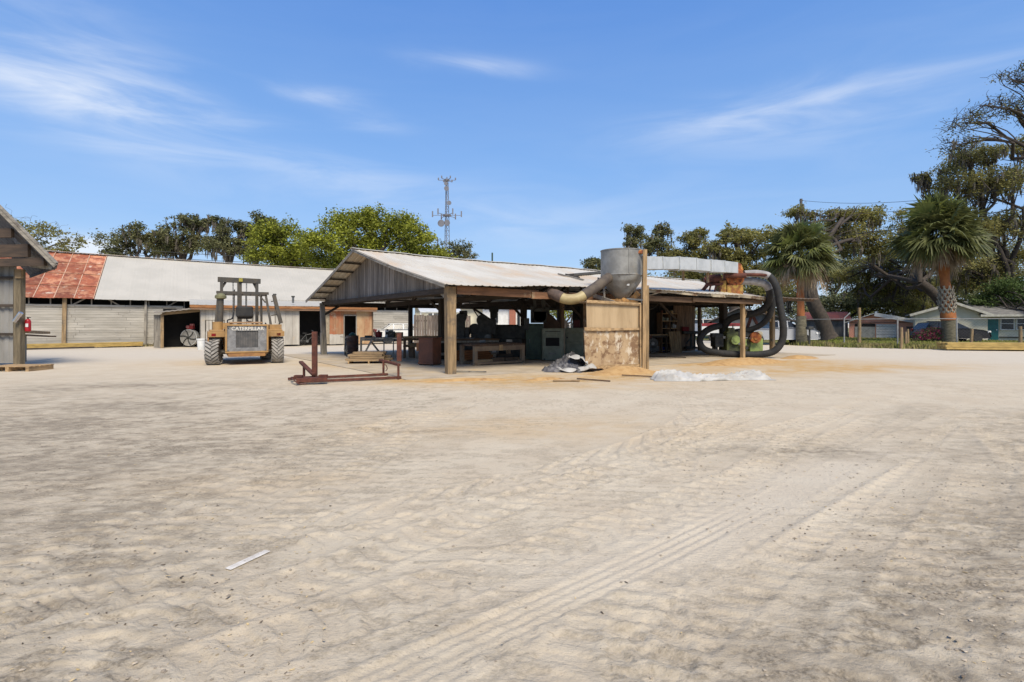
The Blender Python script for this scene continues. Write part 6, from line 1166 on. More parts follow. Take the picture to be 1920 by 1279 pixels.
# ---------------- palms
M_frond = mk('palm_frond', (.165, .175, .06), (.10, .11, .04), 1.5, rough=.5, bump=0, island=.3, trans=.25); M_frondy = mk('young_frond', (.24, .26, .07), (.16, .19, .05), 1.5, rough=.5, bump=0, island=.3, trans=.3); M_dead = mk('dead_frond', (.38, .29, .19), (.24, .17, .10), 1.5, rough=.9, bump=0, island=.35, trans=.1)
M_ptrunk = mk('palm_trunk', (.17, .15, .10), (.10, .09, .06), 5, (1, 1, 2), .95, 0, .9, 14, (1, 1, 2.5)); M_porange = mk('orange_palm_fibre', (.40, .15, .05), (.27, .10, .04), 4, (1, 1, .5), .95, 0, .8, 16, (1, 1, .3)); M_boot = mk('palm_boot', (.38, .34, .27), (.26, .23, .18), 5, rough=.9, island=.2)
def palm(name, label, px, D, cx, cy, Rr, seed, boots, orange, r0, wood_r, crown_px=None):
    rnd = random.Random(seed); t_ = thing(name, label, 'palm', (X(px, D), D, 0), 0, 'fan palms at the edge of the yard'); hz = Z(cy - 9, D); cxo = X(cx, D) - X(px, D)
    def cen(z): return Vector((cxo * min(1, z / hz), 0, z))
    zb0, zb1 = Z(boots[0], D), Z(boots[1], D); zo = Z(orange, D)
    m = MB(); nn = 26; m.tube([cen(-.1 + (zb0 + .15) * i / nn) for i in range(nn + 1)], [wood_r[0] * (1.12 - .12 * i / nn + .03 * math.sin(i * 2.1)) for i in range(nn + 1)], 16); m.build('trunk', M_ptrunk, t_, smooth=60)
    m = MB(); m.tube([cen(zb0 + (hz - zb0) * i / 14) for i in range(14)], [wood_r[1] * (1 + .08 * math.sin(i * 1.7) + (.5 * (1 - i / 5) if i < 5 and boots[0] - boots[1] > 10 else 0)) for i in range(14)], 14); m.build('upper_trunk', M_porange, t_, smooth=60)
    if zb1 - zb0 > .8:
        m = MB(); rows = int((zb1 - zb0) / .26)
        for i in range(rows):
            z = zb0 + .1 + (zb1 - zb0) * i / rows; fz = (z - zb0) / (zb1 - zb0); rr = wood_r[0] * (.5 + .62 * math.sin(min(1, fz * 1.15 + .12) * 2.4) ** 1)
            for k in range(9):
                t = 2 * math.pi * (k + .5 * (i % 2)) / 9
                for s_ in (-1, 1):
                    p0 = cen(z - .22) + Vector((rr * .92 * math.cos(t), rr * .92 * math.sin(t), 0)); t2 = t + s_ * .42; p1 = cen(z + .3) + Vector(((rr + .08) * math.cos(t2), (rr + .08) * math.sin(t2), 0)); m.bar(p0, p1, .085, .05, (math.cos(t), math.sin(t), 0))
        bo = m.build('boots', M_boot, t_); bo['label'] = 'criss-cross pattern of pale cut frond stubs'; bo['kind'] = 'stuff'
    cc = cen(hz); V_ = {0: [], 1: [], 2: []}
    for i in range(132):
        u = i / 132; el_ = 1.5 - 2.4 * u ** .85 + rnd.gauss(0, .16); az_ = i * 2.39996 + rnd.gauss(0, .15); kind = 0
        if el_ < -.62: kind = 2
        elif u < .14 or rnd.random() < .12: kind = 1
        if kind == 2 and rnd.random() < .15: continue
        pl_ = Rr * rnd.uniform(.28, .55) * (.85 if kind == 2 else 1); d = Vector((math.cos(az_) * math.cos(el_), math.sin(az_) * math.cos(el_), math.sin(el_)))
        side = Vector((-math.sin(az_), math.cos(az_), 0)); tw_ = rnd.gauss(0, .75); side = (side * math.cos(tw_) + side.cross(d) * math.sin(tw_)).normalized(); upv_ = side.cross(d) * -1
        hub = cc + d * pl_ + Vector((0, 0, -.10 * Rr * (1 - abs(math.sin(el_))))); bl_ = Rr * rnd.uniform(.42, .66); P0_ = V_[kind]
        w_ = .022; P0_ += [cc + side * w_, cc - side * w_, hub - side * w_ * .6, hub + side * w_ * .6]
        nb = 22
        for j in range(nb):
            an_ = (j / (nb - 1) - .5) * (3.3 if kind != 2 else 2.0) ; dr_ = (d * math.cos(an_) + side * math.sin(an_)); L1 = bl_ * (1 - .22 * abs(an_) / 1.6) * rnd.uniform(.85, 1.1)
            mid = hub + dr_ * L1 * .5 + upv_ * .05 * abs(math.sin(an_)) * L1; droop = Vector((0, 0, -1)) * L1 * (rnd.uniform(.06, .38) if kind != 2 else rnd.uniform(.3, .55)); tip = hub + dr_ * L1 * .92 + droop
            pw = dr_.cross(upv_).normalized() * .056 * Rr / 2.4
            P0_ += [hub, hub, mid - pw, mid + pw]; P0_ += [mid + pw, mid - pw, tip - pw * .12, tip + pw * .12]
    for kd, nm, mt in ((0, 'green_fronds', M_frond), (1, 'young_fronds', M_frondy), (2, 'dead_fronds', M_dead)):
        Vv = np.array([tuple(p) for p in V_[kd]]); o = mesh_np(nm, Vv, np.arange(len(Vv)).reshape(-1, 4), mt, t_); o['kind'] = 'stuff'
    return t_
palm('palm', 'taller fan palm right of the pink garage, with criss-cross boots on its trunk', 1782, 40.5, 1764, 446, 3.55, 4, (600, 540), 500, .5, (.45, .33))
palm('palm', 'smaller fan palm behind the black hoses, its grey trunk foot thick and straight', 1503, 36, 1499, 482, 2.75, 9, (594, 590), 540, .3, (.32, .23))

# ================================================================ HOUSES AND YARD BEYOND THE FENCE
class Facade:
    """a front wall turned square to the line of sight; columns and rows of the photograph give places on it"""
    def __init__(f, px0, px1, D, rz): f.D = D; f.rz = rz; f.x0 = X(px0, D); f.c = math.cos(rz); f.s = math.sin(rz); f.W = f.x(px1)
    def x(f, px): k = (px - CX) / FPX; return (k * f.D - f.x0) / (f.c - k * f.s)
    def z(f, px, py): return Z(py, f.D + f.x(px) * f.s)
    def box(f, par, name, mat, px0, px1, py0, py1, y0, y1):
        m = MB(); m.lo(f.x(px0), f.x(px1), y0, y1, f.z((px0 + px1) / 2, py1), f.z((px0 + px1) / 2, py0)); return m.build(name, mat, par)
def slab(m, q, th, dz=.02): m.add([Vector(a) + Vector((0, 0, dz)) for a in q] + [Vector(a) + Vector((0, 0, th)) for a in q], [(0, 1, 2, 3), (7, 6, 5, 4), (0, 4, 5, 1), (1, 5, 6, 2), (2, 6, 7, 3), (3, 7, 4, 0)])
def house(name, label, px0, px1, D, eave_y, peak_px, peak_y, depth, wallm, roofm, over=.35, eave_r=None, cat='house', th=.14, trim=None, rz=0):
    f = Facade(px0, px1, D, rz); t_ = thing(name, label, cat, (f.x0, D, 0), rz); W2 = f.W; ze_ = f.z(px0, eave_y); zr_ = f.z(px1, eave_r or eave_y); xp = f.x(peak_px); zp = f.z(peak_px, peak_y)
    m = MB(); m.prism([(0, 0), (W2, 0), (W2, zr_), (xp, zp - .05), (0, ze_)], 0, 'y', depth); m.build('wall', wallm, t_)
    ends = ((-over, ze_ - over * (zp - ze_) / max(.1, xp)), (W2 + over, zr_ - over * (zp - zr_) / (W2 - xp)))
    m = MB()
    for (xb, zb_) in ends: slab(m, [(xp, -.5, zp), (xb, -.5, zb_), (xb, depth + .4, zb_), (xp, depth + .4, zp)], th)
    m.build('roof', roofm, t_)
    if trim:
        for (xb, zb_) in ends: m = MB(); m.bar((xp, -.53, zp + .02), (xb, -.53, zb_ + .02), .04, .2); m.build('rake_trim', trim, t_)
    return t_, f
M_cream = mk('cream_block', (.68, .64, .49), (.61, .57, .43), 1.5, rough=.9, spots=[((.3, .29, .22), 1.3, .64, .8)]); M_shing = mk('grey_shingle', (.13, .125, .115), (.2, .19, .17), 3, rough=.9); M_cream_t = mk('cream_trim', (.55, .53, .45), rough=.7)
M_teal = mk('teal_paint', (.02, .16, .15), (.015, .12, .12), 3, rough=.5)
hs_, hf = house('white_house', 'low cream-white house with a shallow gable, teal door and shaded windows behind the tall palm', 1716, 1852, 47, 589, 1790, 569, 9, M_cream, M_shing, over=.4, trim=M_cream_t, rz=-.6)
zt_ = hf.z(1850, 593); xw0 = hf.x(1846); xw1 = hf.x(2060)
m = MB(); m.lo(xw0, xw1, .4, 8, 0, zt_); m.build('wing_wall', M_cream, hs_)
m = MB(); slab(m, [(xw0 - .3, -.5, zt_), (xw1, -.5, zt_), (xw1, 4.4, zt_ + 1.3), (xw0 - .9, 4.4, zt_ + 1.3)], .12, 0); slab(m, [(xw0 - .9, 4.4, zt_ + 1.3), (xw1, 4.4, zt_ + 1.3), (xw1, 9, zt_), (xw0, 9, zt_)], .12, 0); m.build('wing_roof', M_shing, hs_)
m = MB(); m.lo(xw0 - .3, xw1, -.56, -.5, zt_ - .04, zt_ + .13); m.build('fascia', M_cream_t, hs_)
dr_ = hf.box(hs_, 'door', M_teal, 1853, 1873.5, 597, 638, .33, .4); xq = hf.x(1870); m = MB(); m.cyl((xq, .27, .95), (xq, .33, .95), .04); m.build('handle', M_chrome, dr_)
for (a, b_) in ((1879, 1902), (1909, 1932)):
    wd_ = hf.box(hs_, 'window', M_glass, a, b_, 596.5, 617.5, .31, .4); hf.box(wd_, 'sill', M_white, a - 2, b_ + 2, 617.5, 619.5, .28, .4); hf.box(wd_, 'sash', M_white, a, b_, 606.4, 607.4, .29, .31)
    for (p_, q_, r_, s_) in ((a - 2, a, 595.5, 618), (b_, b_ + 2, 595.5, 618), (a, b_, 595.5, 597)): hf.box(wd_, 'frame', M_white, p_, q_, r_, s_, .29, .4)
hf.box(hs_, 'painted_base_shadow', M_dark, 1875, 1990, 632, 634, .3, .38)  # dark strip stands in for the shadow along the foot of the wing
M_pink = mk('pink_siding', (.78, .36, .25), (.72, .33, .23), 2, (1, 1, 1), rough=.9, island=.05, spots=[((.45, .38, .3), 2, .64, .78)]); M_tinw = mk('white_tin', (.62, .63, .62), (.5, .51, .5), 2, rough=.5)
pg, gf = house('pink_garage', 'salmon-pink garage with a white tin roof and a white roller door', 1592, 1714, 53, 603.5, 1640, 588.5, 8, M_pink, M_tinw, over=.3, eave_r=605, cat='garage', th=.08, rz=-.62)
m = MB(); xr_ = gf.x(1640); m.bar((xr_, -.53, gf.z(1640, 589.5)), (gf.W + .3, -.53, gf.z(1714, 603.5)), .05, .36); m.build('rake_trim', M_tinw, pg)
gd = gf.box(pg, 'garage_door', M_white, 1643, 1681, 608, 634, -.06, -.001)
for k in range(4): gf.box(gd, 'seam', M_steel, 1643.5, 1680.5, 612 + k * 5, 612.4 + k * 5, -.075, -.061)
gf.box(pg, 'opening', M_void, 1603, 1641, 607, 612.5, -.05, -.001); gf.box(pg, 'shutter', mk('grey_shutter', (.36, .36, .33), (.26, .26, .24), 3), 1603, 1641, 612.7, 634, -.07, -.001); gf.box(pg, 'batten', mk('pink_trim', (.40, .19, .13)), 1592, 1714, 604, 605.6, -.09, -.001)
M_gshed = mk('grey_shed_boards', (.2, .2, .2), (.13, .13, .13), 3, (1, 1, .3), rough=.9, spots=[((.4, .4, .38), 1.2, .62, .7)]); M_redroof = mk('dull_red_roof', (.25, .065, .045), (.17, .06, .045), 1.5, rough=.8)
def flatshed(name, label, px0, px1, D, ye, yb, depth, wallm, roofm, cat='shed', rz=0):
    t_ = thing(name, label, cat, (X(px0, D), D, 0), rz); W2 = Facade(px0, px1, D, rz).W; m = MB(); m.lo(0, W2, 0, depth, 0, Z(ye, D)); m.build('wall', wallm, t_)
    m = MB(); za, zb_ = Z(ye, D), Z(yb, D + depth); q = [(-.3, -.5, za - .02), (W2 + .3, -.5, za - .02), (W2 + .3, depth + .2, zb_), (-.3, depth + .2, zb_)]; m.add([Vector(a) for a in q] + [Vector(a) + Vector((0, 0, .1)) for a in q], [(0, 1, 2, 3), (7, 6, 5, 4), (0, 4, 5, 1), (1, 5, 6, 2), (2, 6, 7, 3), (3, 7, 4, 0)]); m.build('roof', roofm, t_)
    m = MB(); m.lo(W2 * .2, W2 * .35, -.03, 0, 0, Z(ye, D) * .8); m.build('door', M_steel, t_); return t_
flatshed('grey_shed', 'long grey board shed with a dull red roof behind the leaning oak trunk', 1512, 1590, 58, 600, 587, 5, M_gshed, M_redroof, rz=-.5)
house('grey_barn', 'dark grey gabled outbuilding seen through the right end of the shed', 1335, 1485, 50, 602, 1385, 579, 10, mk('slate_boards', (.10, .10, .105), (.15, .15, .15), 3, (1, 1, .3), rough=.9), mk('slate_roof', (.13, .11, .10), (.08, .07, .065), 3), over=.4, cat='outbuilding', rz=-.4)
# buildings seen under the shed, on the left
flatshed('white_workshop', 'long white building with a pale tin roof seen through the open shed', 778, 905, 46, 575, 566, 8, M_cream, M_roof, 'building')
bw = flatshed('brick_building', 'white building with a red brick pier seen through the middle of the shed', 905, 985, 44, 572, 565, 8, M_white, M_roof, 'building')
bx_ = X(905, 44)
for (a, b_, c, d_, y0, nm, mt) in ((955, 967, 571, 612, -.2, 'brick_pier', mk('red_brick', (.36, .14, .09), (.28, .12, .08), 9, rough=.9)), (970, 975, 587, 612, -.05, 'window', M_glass), (977, 981, 587, 612, -.05, 'window', M_glass), (930, 934, 587, 605, -.05, 'window', M_glass)):
    m = MB(); m.lo(X(a, 44) - bx_, X(b_, 44) - bx_, y0, 0, Z(d_ + 12, 44) if nm == 'brick_pier' else Z(d_, 44), Z(c, 44)); m.build(nm, mt, bw)
aw = thing('awning', 'white tin awning on posts above the picket fence, seen through the shed', 'awning', (X(780, 40), 40, 0)); q = [P(782, 577, 41.5), P(860, 577, 41.5), P(866, 586, 39.5), P(788, 586, 39.5)]; ao = Vector(aw.location); m = MB(ao); m.add(q + [p + Vector((0, 0, .06)) for p in q], [(0, 1, 2, 3), (7, 6, 5, 4), (0, 4, 5, 1), (1, 5, 6, 2), (2, 6, 7, 3), (3, 7, 4, 0)]); m.build('roof', M_tinw, aw)
for px in (789, 812, 862): m = MB(ao); p = P(px, 586, 39.6); m.bar((p.x, p.y, 0), p, .1, .1); m.build('post', M_white, aw)
pf = thing('picket_fence', 'tall weathered grey-brown board fence behind the left half of the shed', 'fence', (X(776, 33), 33, 0)); m = MB(Vector(pf.location))
for k in range(22):
    xk = X(776, 33) + k * .16; m.lo(xk, xk + .145, 33, 33.03, 0, 2.0 - .001 * k + random.uniform(-.04, .04)); 
m.build('boards', wood('fence_board', (.19, .15, .12), 'z', .35, [((.3, .12, .1), 1, .6, .75)]), pf); m = MB(Vector(pf.location)); m.lo(X(776, 33), X(776, 33) + 3.5, 33.03, 33.08, 1.6, 1.7); m.lo(X(776, 33), X(776, 33) + 3.5, 33.03, 33.08, .4, .5); m.build('rail', brownwood('x'), pf)
# ---------------- vehicles
def vehicle(name, label, c, rz, L_, W2, prof, glassprof, paint, wr, wx, cat='car', clad=None):
    """prof: side outline (x,z) of the lower body; glassprof: outline of the cabin"""
    t_ = thing(name, label, cat, c, rz); m = MB(); n = len(prof); hw = W2 / 2; vs = []
    for s, k in ((-1, .90), (-1, 1.0), (1, 1.0), (1, .90)):
        for (x, z) in prof: vs.append((L_ / 2 + (x - L_ / 2) * (1 if k == 1 else .985), s * hw * k, z if k == 1 else z + (.0 if z < .5 else .03)))
    fs = [tuple(range(n)), tuple(range(4 * n - 1, 3 * n - 1, -1))]
    for r_ in range(3):
        for i in range(n): fs.append((r_ * n + i, (r_ + 1) * n + i, (r_ + 1) * n + (i + 1) % n, r_ * n + (i + 1) % n))
    m.add(vs, fs); m.build('body', paint, t_, smooth=35, bevel=.03)
    m = MB(); n = len(glassprof); vs = []; zmin = min(z for _, z in glassprof); zmax = max(z for _, z in glassprof)
    for s in (-1, 1):
        for (x, z) in glassprof: vs.append((x, s * hw * (.93 - .17 * (z - zmin) / (zmax - zmin)), z))
    m.add(vs, [tuple(range(n)), tuple(range(2 * n - 1, n - 1, -1))] + [(i, i + n, (i + 1) % n + n, (i + 1) % n) for i in range(n)]); cab = m.build('windows', M_glass, t_, smooth=30, bevel=.03)
    m = MB(); tp__ = [p for p in glassprof if p[1] > zmax - .06]; xa_, xb_ = min(p[0] for p in tp__), max(p[0] for p in tp__); m.box(((xa_ + xb_) / 2, 0, zmax + .015), (xb_ - xa_ + .1, W2 * .78, .06)); m.build('roof', paint, t_, bevel=.025)
    xs_ = sorted(p[0] for p in glassprof if p[1] < zmin + .05)
    for x in (xs_[0] + .05, (xs_[0] + xs_[-1]) * .52, (xs_[0] * .72 + xs_[-1] * .28)):
        for s in (-1, 1): m = MB(); xt = min(max(x, xa_), xb_); m.bar((x, s * hw * .935, zmin), (xt, s * hw * .77, zmax), .08, .05); m.build('pillar', paint, t_)
    for x in wx:
        for s in (-1, 1):
            w_ = bpy.data.objects.new('wheel', None); COL.objects.link(w_); w_.parent = t_; w_.location = (x, s * (hw - .1), wr); m = MB(); m.lathe((0, 0, 0), [(wr * .62, -.1), (wr * .95, -.11), (wr, -.07), (wr, .07), (wr * .95, .11), (wr * .62, .1)], 24, 'y'); m.build('tyre', M_black, w_, smooth=40); m = MB(); m.lathe((0, 0, 0), [(.05, -.09), (wr * .6, -.095), (wr * .62, 0), (wr * .6, .095), (.05, .09)], 18, 'y'); m.build('rim', M_chrome, w_, smooth=40)
    for s in (-1, 1):
        m = MB(); m.box((L_ - .16, s * hw * .74, .82), (.28, .34, .16), rz=-s * .25); m.build('headlight', mk('lamp_glass', (.8, .8, .78), (.6, .6, .6), rough=.1, bump=0), t_, bevel=.03)
        m = MB(); m.box((.05, s * hw * .8, .95), (.12, .2, .25)); m.build('tail_light', mk('tail_red', (.25, .01, .01), rough=.3), t_, bevel=.02)
    m = MB(); m.box((L_ - .03, 0, .5), (.14, W2 * .9, .2)); m.box((.03, 0, .5), (.14, W2 * .9, .2)); m.build('bumper', clad or paint, t_, bevel=.04)
    m = MB(); m.box((L_ - .05, 0, .75), (.08, W2 * .5, .16)); m.build('grille', M_black, t_, bevel=.02)
    return t_
M_carblk = mk('black_car_paint', (.018, .018, .022), (.014, .014, .018), 1, rough=.15, bump=0); M_carwht = mk('silver_car_paint', (.42, .43, .44), (.38, .39, .4), 1, rough=.25, bump=0)
pr1 = [(.0, .35), (.05, .85), (.1, 1.05), (3.3, 1.08), (4.3, .95), (4.75, .8), (4.82, .45), (4.7, .28), (.1, .28)]
SD = 42.8; vehicle('black_suv', 'black estate car parked before the white house, half hidden by the tall palm trunk', (X(1719, SD), SD, 0), -.12, 4.85, 1.85, pr1, [(.12, 1.03), (.5, 1.52), (1.2, 1.62), (2.5, 1.58), (3.45, 1.05)], M_carblk, .34, (.95, 3.85))
pr2 = [(.0, .5), (.03, 1.1), (2.0, 1.12), (2.05, 1.2), (3.9, 1.2), (5.2, 1.12), (5.5, .95), (5.55, .5), (5.4, .38), (.1, .38)]
PD = 37.5; vehicle('silver_pickup', 'silver pickup truck parked behind the black hoses and the smaller palm', (X(1388, PD), PD, 0), .22 - .35, 4.9, 1.9, [(x * .88, z) for x, z in pr2], [(1.7, 1.12), (1.95, 1.6), (3.0, 1.62), (3.75, 1.16)], M_carwht, .38, (.9, 3.9), 'pickup truck')
vehicle('white_car', 'white car behind the left half of the shed, beyond the metal table', (X(702, 39), 39, 0), .35, 4.6, 1.8, pr1[:], [(.5, 1.03), (1.1, 1.42), (2.4, 1.42), (3.3, 1.05)], M_white, .33, (.9, 3.7))
vehicle('white_van', 'white van seen through the far opening left of the brown post in the right bay', (X(1290, 52), 52, 0), .1, 4.9, 1.9, [(.0, .35), (.05, 1.1), (3.6, 1.15), (4.6, 1.0), (4.82, .45), (.1, .28)], [(.1, 1.1), (.2, 1.85), (3.0, 1.85), (3.9, 1.12)], M_white, .34, (.9, 3.9), 'van')
bh = thing('boat_trailer', 'small red-banded white trailer seen between the shed posts on the right', 'trailer', (X(1316, 45), 45, 0)); m = MB(); m.lo(0, 3.2, 0, 1.8, .5, 1.45); m.build('body', M_white, bh, bevel=.03); m = MB(); m.lo(-.01, 3.22, -.02, -.002, 1.25, 1.5); m.build('band', mk('red_band', (.25, .04, .045)), bh)
for x in (.9, 2.2): m = MB(); m.cyl((x, -.03, .32), (x, .15, .32), .32, n=20); m.build('wheel', M_black, bh, smooth=40)
# pink bougainvillea before the black car
r = np.random.default_rng(44); n_ = 3200; cpx = 1748; Df = 41.2; t_ = thing('flowering_bush', 'magenta flowering bush in front of the black car', 'bush', (X(cpx, Df), Df, 0)); th = r.random(n_) * 6.283; ph = r.random(n_); Cn = np.stack([(r.normal(size=n_) * .7).clip(-1.3, 1.3), r.normal(size=n_) * .3, .25 + .75 * r.random(n_) * (1 - .0 * ph)], -1); Cn[:, 2] *= np.clip(1.25 - np.abs(Cn[:, 0]) * .4, .4, 1.2)
mesh_np('flowers', quads(Cn[:1500], np.full(1500, .11), r), np.arange(1500 * 4).reshape(-1, 4), mk('magenta_flower', (.35, .02, .11), (.22, .015, .07), 2, bump=0, island=.4, trans=.2), t_); mesh_np('leaves', quads(Cn[1500:], np.full(1700, .12), r), np.arange(1700 * 4).reshape(-1, 4), L_dark, t_)
m = MB()
for k in range(7): m.tube([(0, 0, 0), (random.uniform(-.5, .5), random.uniform(-.2, .2), .4), (random.uniform(-1, 1), random.uniform(-.3, .3), .8)], .02, 5)
m.build('stems', M_barkl, t_)
tb = thing('wheeled_bin', 'black wheeled rubbish bin beside the pink garage', 'bin', (X(1711, 50), 50, 0)); m = MB(); m.box((0, 0, .6), (.62, .6, 1.0), top=1.1); m.build('body', M_dark, tb, bevel=.03); m = MB(); m.box((0, 0, 1.14), (.72, .72, .08)); m.build('lid', M_black, tb, bevel=.03)
for s in (-1, 1): m = MB(); m.cyl((s * .3, .25, .1), (s * .36, .25, .1), .1, n=14); m.build('wheel', M_black, tb)
# ---------------- fence on the right
cf = thing('chain_link_fence', 'chain-link fence of thin grey posts and rail along the edge of the lawn', 'fence', (X(1500, 35.2), 35.2, 0)); co = Vector(cf.location)
fl = [(X(1495, 36.4), 36.4), (X(1583, 33.4), 33.4), (X(1683, 31.9), 31.9), (X(1794, 30.6), 30.6), (X(1935, 29), 29)]
M_wire = mk('fence_wire', (.12, .12, .11), rough=.5, metal=.5, bump=0); M_fp = mk('fence_post', (.33, .33, .31), rough=.5, metal=.3)
for i, (x, y) in enumerate(fl[:]):
    m = MB(co); m.cyl((x, y, 0), (x, y, 1.8), .04, n=8)
    if i == 1: m.cyl((x, y, 1.8), (x + .3, y - .1, 2.15), .03, n=8)
    m.build('post', M_fp, cf)
for i in range(4):
    (xa, ya), (xb, yb) = fl[i], fl[i + 1]; m = MB(co); m.cyl((xa, ya, 1.74), (xb, yb, 1.76), .022, n=6); m.build('rail', M_fp, cf)
    L_ = math.hypot(xb - xa, yb - ya); m = MB(co); ns = int(L_ / .16)
    for k in range(-11, ns):
        for s in (1, -1):
            u0 = k * .16; u1 = u0 + 1.7; z0, z1 = (0.03, 1.73) if s > 0 else (1.73, .03)
            a_, b_ = max(0, u0), min(L_, u1)
            if b_ <= a_: continue
            zA = z0 + (z1 - z0) * (a_ - u0) / 1.7; zB = z0 + (z1 - z0) * (b_ - u0) / 1.7; f0 = a_ / L_; f1 = b_ / L_; m.tube([(xa + (xb - xa) * f0, ya + (yb - ya) * f0, zA), (xa + (xb - xa) * f1, ya + (yb - ya) * f1, zB)], .0018, 3)
    m.build('wire_mesh', M_wire, cf)
for i, (px, D_, h_, w_, lb) in enumerate(((1690, 31.2, 1.25, .17, 'thick weathered wooden fence post, the tallest of three near the pink garage'), (1698, 34, .95, .15, 'short wooden fence post just right of the thickest one'), (1702, 36, 1.1, .15, 'slender wooden fence post beside the rubbish bin'), (1821, 33, 1.15, .18, 'leaning grey wooden post in front of the black car bonnet'), (1913, 33, 1.3, .2, 'dark wooden post before the second house window'), (1611, 38, 2.6, .22, 'tall brown wooden pole in front of the pink garage'))):
    m = MB(); m.tube([(0, 0, 0), (.02, 0, h_ * .5), (.05 if i == 3 else 0, 0, h_)], [w_ / 2 * 1.1, w_ / 2, w_ / 2 * .9], 8); o = m.build('fence_post', oldpost('z'), smooth=50); o.location = (X(px, D_), D_, 0); tag(o, lb, 'post', 'weathered wooden posts on the lawn')
mbx = thing('post_box', 'small dark post box on a thin post right of the smaller palm', 'post box', (X(1518, 35), 35, 0)); m = MB(); m.bar((0, 0, 0), (0, 0, 1.1), .08, .08); m.build('post', M_dark, mbx); m = MB(); m.box((0, 0, 1.18), (.35, .4, .2)); m.build('box', M_dark, mbx, bevel=.04)
# ---------------- utility poles and cables
up = thing('utility_pole', 'tall wooden utility pole above the smaller palm', 'pole', (X(1502, 62), 62, 0)); m = MB(); m.cyl((0, 0, 0), (0, 0, Z(373, 62)), .2, .15, 12); m.build('pole', mk('pole_wood', (.13, .12, .11), (.09, .085, .08), 8, (1, 1, .1)), up, smooth=50); m = MB(); m.cyl((.2, -.1, Z(390, 62)), (.2, -.1, Z(383, 62)), .12, n=10); m.build('insulator', M_steel, up); m = MB(); m.bar((-.2, 0, Z(376, 62)), (.25, 0, Z(376, 62)), .08, .08); m.build('bracket', M_steel, up)
def cable(label, p0, p1, sag, r_=.02):
    m = MB(p0); pts = [p0.lerp(p1, i / 14) + Vector((0, 0, -sag * 4 * (i / 14) * (1 - i / 14))) for i in range(15)]; m.tube(pts, r_, 5); o = m.build('cable', M_dark); o.location = p0; tag(o, label, 'cable', 'overhead cables')
cable('uppermost overhead cable running right from the utility pole', P(1503, 376, 62), P(1990, 335, 38), .9); cable('second overhead cable below the uppermost one at the utility pole', P(1503, 392, 62), P(1990, 350, 38), 1.0); cable('overhead cable dipping behind the taller palm crown', P(1380, 447, 55), P(1990, 372, 36), .9, .03)
cable('cable over the barn ridge below the dark oaks, upper', P(200, 462, 62), P(520, 483, 62), .2, .03); cable('cable over the barn ridge below the dark oaks, lower', P(200, 472, 62), P(480, 492, 62), .2, .03)
sp2 = thing('short_pole', 'thin pole standing far behind the shed ridge', 'pole', (X(923, 90), 90, 0)); m = MB(); m.cyl((0, 0, 0), (0, 0, Z(474, 90)), .14, n=8); m.build('pole', M_darkgreen, sp2)
# ---------------- lattice tower
TD = 200.0; tw = thing('lattice_tower', 'tall slender grey lattice antenna tower rising far behind the shed', 'tower', (X(838, TD), TD, 0)); H1 = Z(342, TD); M_tw = mk('tower_steel', (.2, .2, .22), rough=.6, metal=.2)
def twr(z): return 1.75 * (1 - .72 * z / H1)
corner = lambda z, k: Vector((twr(z) * math.cos(k * 2.094 + .5), twr(z) * math.sin(k * 2.094 + .5), z))
for k in range(3): m = MB(); m.tube([corner(H1 * i / 8, k) for i in range(9)], .12, 5); m.build('leg', M_tw, tw)
m = MB(); ns = 30
for i in range(ns):
    z0, z1 = H1 * i / ns, H1 * (i + 1) / ns
    for k in range(3): m.tube([corner(z0, k), corner(z1, (k + 1) % 3)], .06, 4); m.tube([corner(z1, k), corner(z1, (k + 1) % 3)], .055, 4)
m.build('lattice', M_tw, tw)
for (py, w_, h_) in ((338, 3.2, .7), (404, 5.4, .5)):
    z = Z(py, TD); m = MB(); m.cyl((0, 0, z - h_ / 2), (0, 0, z + h_ / 2), w_ * .3, n=12)
    for k in range(6): m.bar((0, 0, z), (w_ * math.cos(k * 1.047), w_ * math.sin(k * 1.047), z), .16, .16)
    m.build('platform', M_tw, tw)
    for k in range(6): 
        m = MB(); m.box((w_ * math.cos(k * 1.047), w_ * math.sin(k * 1.047), z + .5), (.45, .3, 2.2 if py > 400 else .8)); m.build('antenna_panel', M_tw, tw)
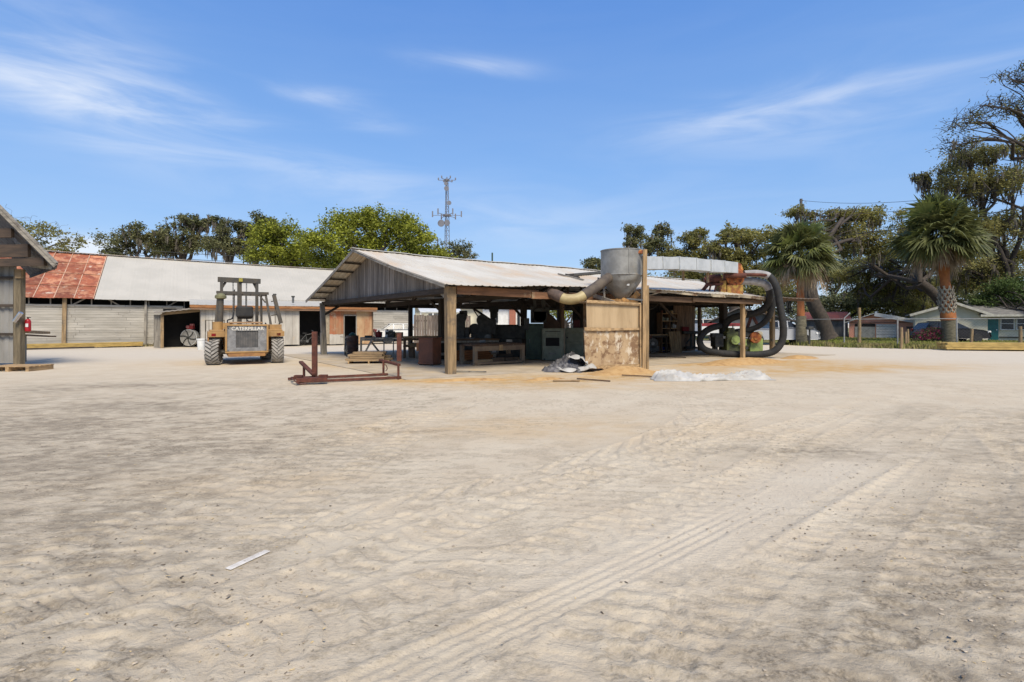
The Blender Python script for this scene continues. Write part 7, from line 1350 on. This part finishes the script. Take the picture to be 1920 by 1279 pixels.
m = MB(); m.cyl((0, 0, H1), (0, 0, H1 + 2), .2, n=6); m.build('mast', M_tw, tw)
for (px, py, rd) in ((828, 420, 1.3), (839, 419, 1.1), (838, 355, .9), (843, 382, .8), (837, 346, .7)):
    m = MB(); m.lathe((X(px, TD) - X(838, TD), -1.0, Z(py, TD)), [(rd, -.5), (rd, -.2), (rd * .5, .2), (.1, .3)], 16, 'y'); m.build('dish', M_tw, tw, smooth=50)
# low brush at the base of the barn and fence
def weeds(name, label, pts, n_, h_, mat, seed, spread=.35):
    r = np.random.default_rng(seed); pts = np.array(pts, float); s = r.random(n_) * (len(pts) - 1); i = np.minimum(s.astype(int), len(pts) - 2); f = (s - i)[:, None]; b_ = pts[i] * (1 - f) + pts[i + 1] * f
    Cn = np.zeros((n_, 3)); Cn[:, :2] = b_ + r.normal(size=(n_, 2)) * spread; hh = h_ * (.4 + .8 * r.random(n_)) * (.3 + fbm(Cn[:, 0] * 1.3, Cn[:, 1] * 1.3, 2, seed)); a = r.random(n_) * 3.14; w_ = .02 + .03 * r.random(n_); lx = (r.random(n_) - .5) * .25 * hh
    Pq = np.stack([Cn + np.stack([-np.cos(a) * w_, -np.sin(a) * w_, 0 * w_], -1), Cn + np.stack([np.cos(a) * w_, np.sin(a) * w_, 0 * w_], -1), Cn + np.stack([lx + .3 * w_, 0 * w_, hh], -1), Cn + np.stack([lx - .3 * w_, 0 * w_, hh * .9], -1)], 1).reshape(-1, 3)
    tag(mesh_np(name, Pq, np.arange(n_ * 4).reshape(-1, 4), mat), label, 'weeds', kind='stuff')
weeds('weeds', 'straggly weeds and dead grass under the chain-link fence', [(x, y) for x, y in fl], 5000, .35, mk('weed_blade', (.22, .24, .06), (.30, .25, .12), 1.2, bump=0, island=.4, trans=.2), 71)
weeds('dry_weeds', 'sparse dry weeds along the foot of the barn wall', [(-36, 25.5), (B0.x + .3, B0.y - .4), (B0.x + 6, B0.y + 3.2)], 1200, .22, mk('dry_blade', (.3, .25, .15), (.2, .18, .09), 1.2, bump=0, island=.4), 72, .15)
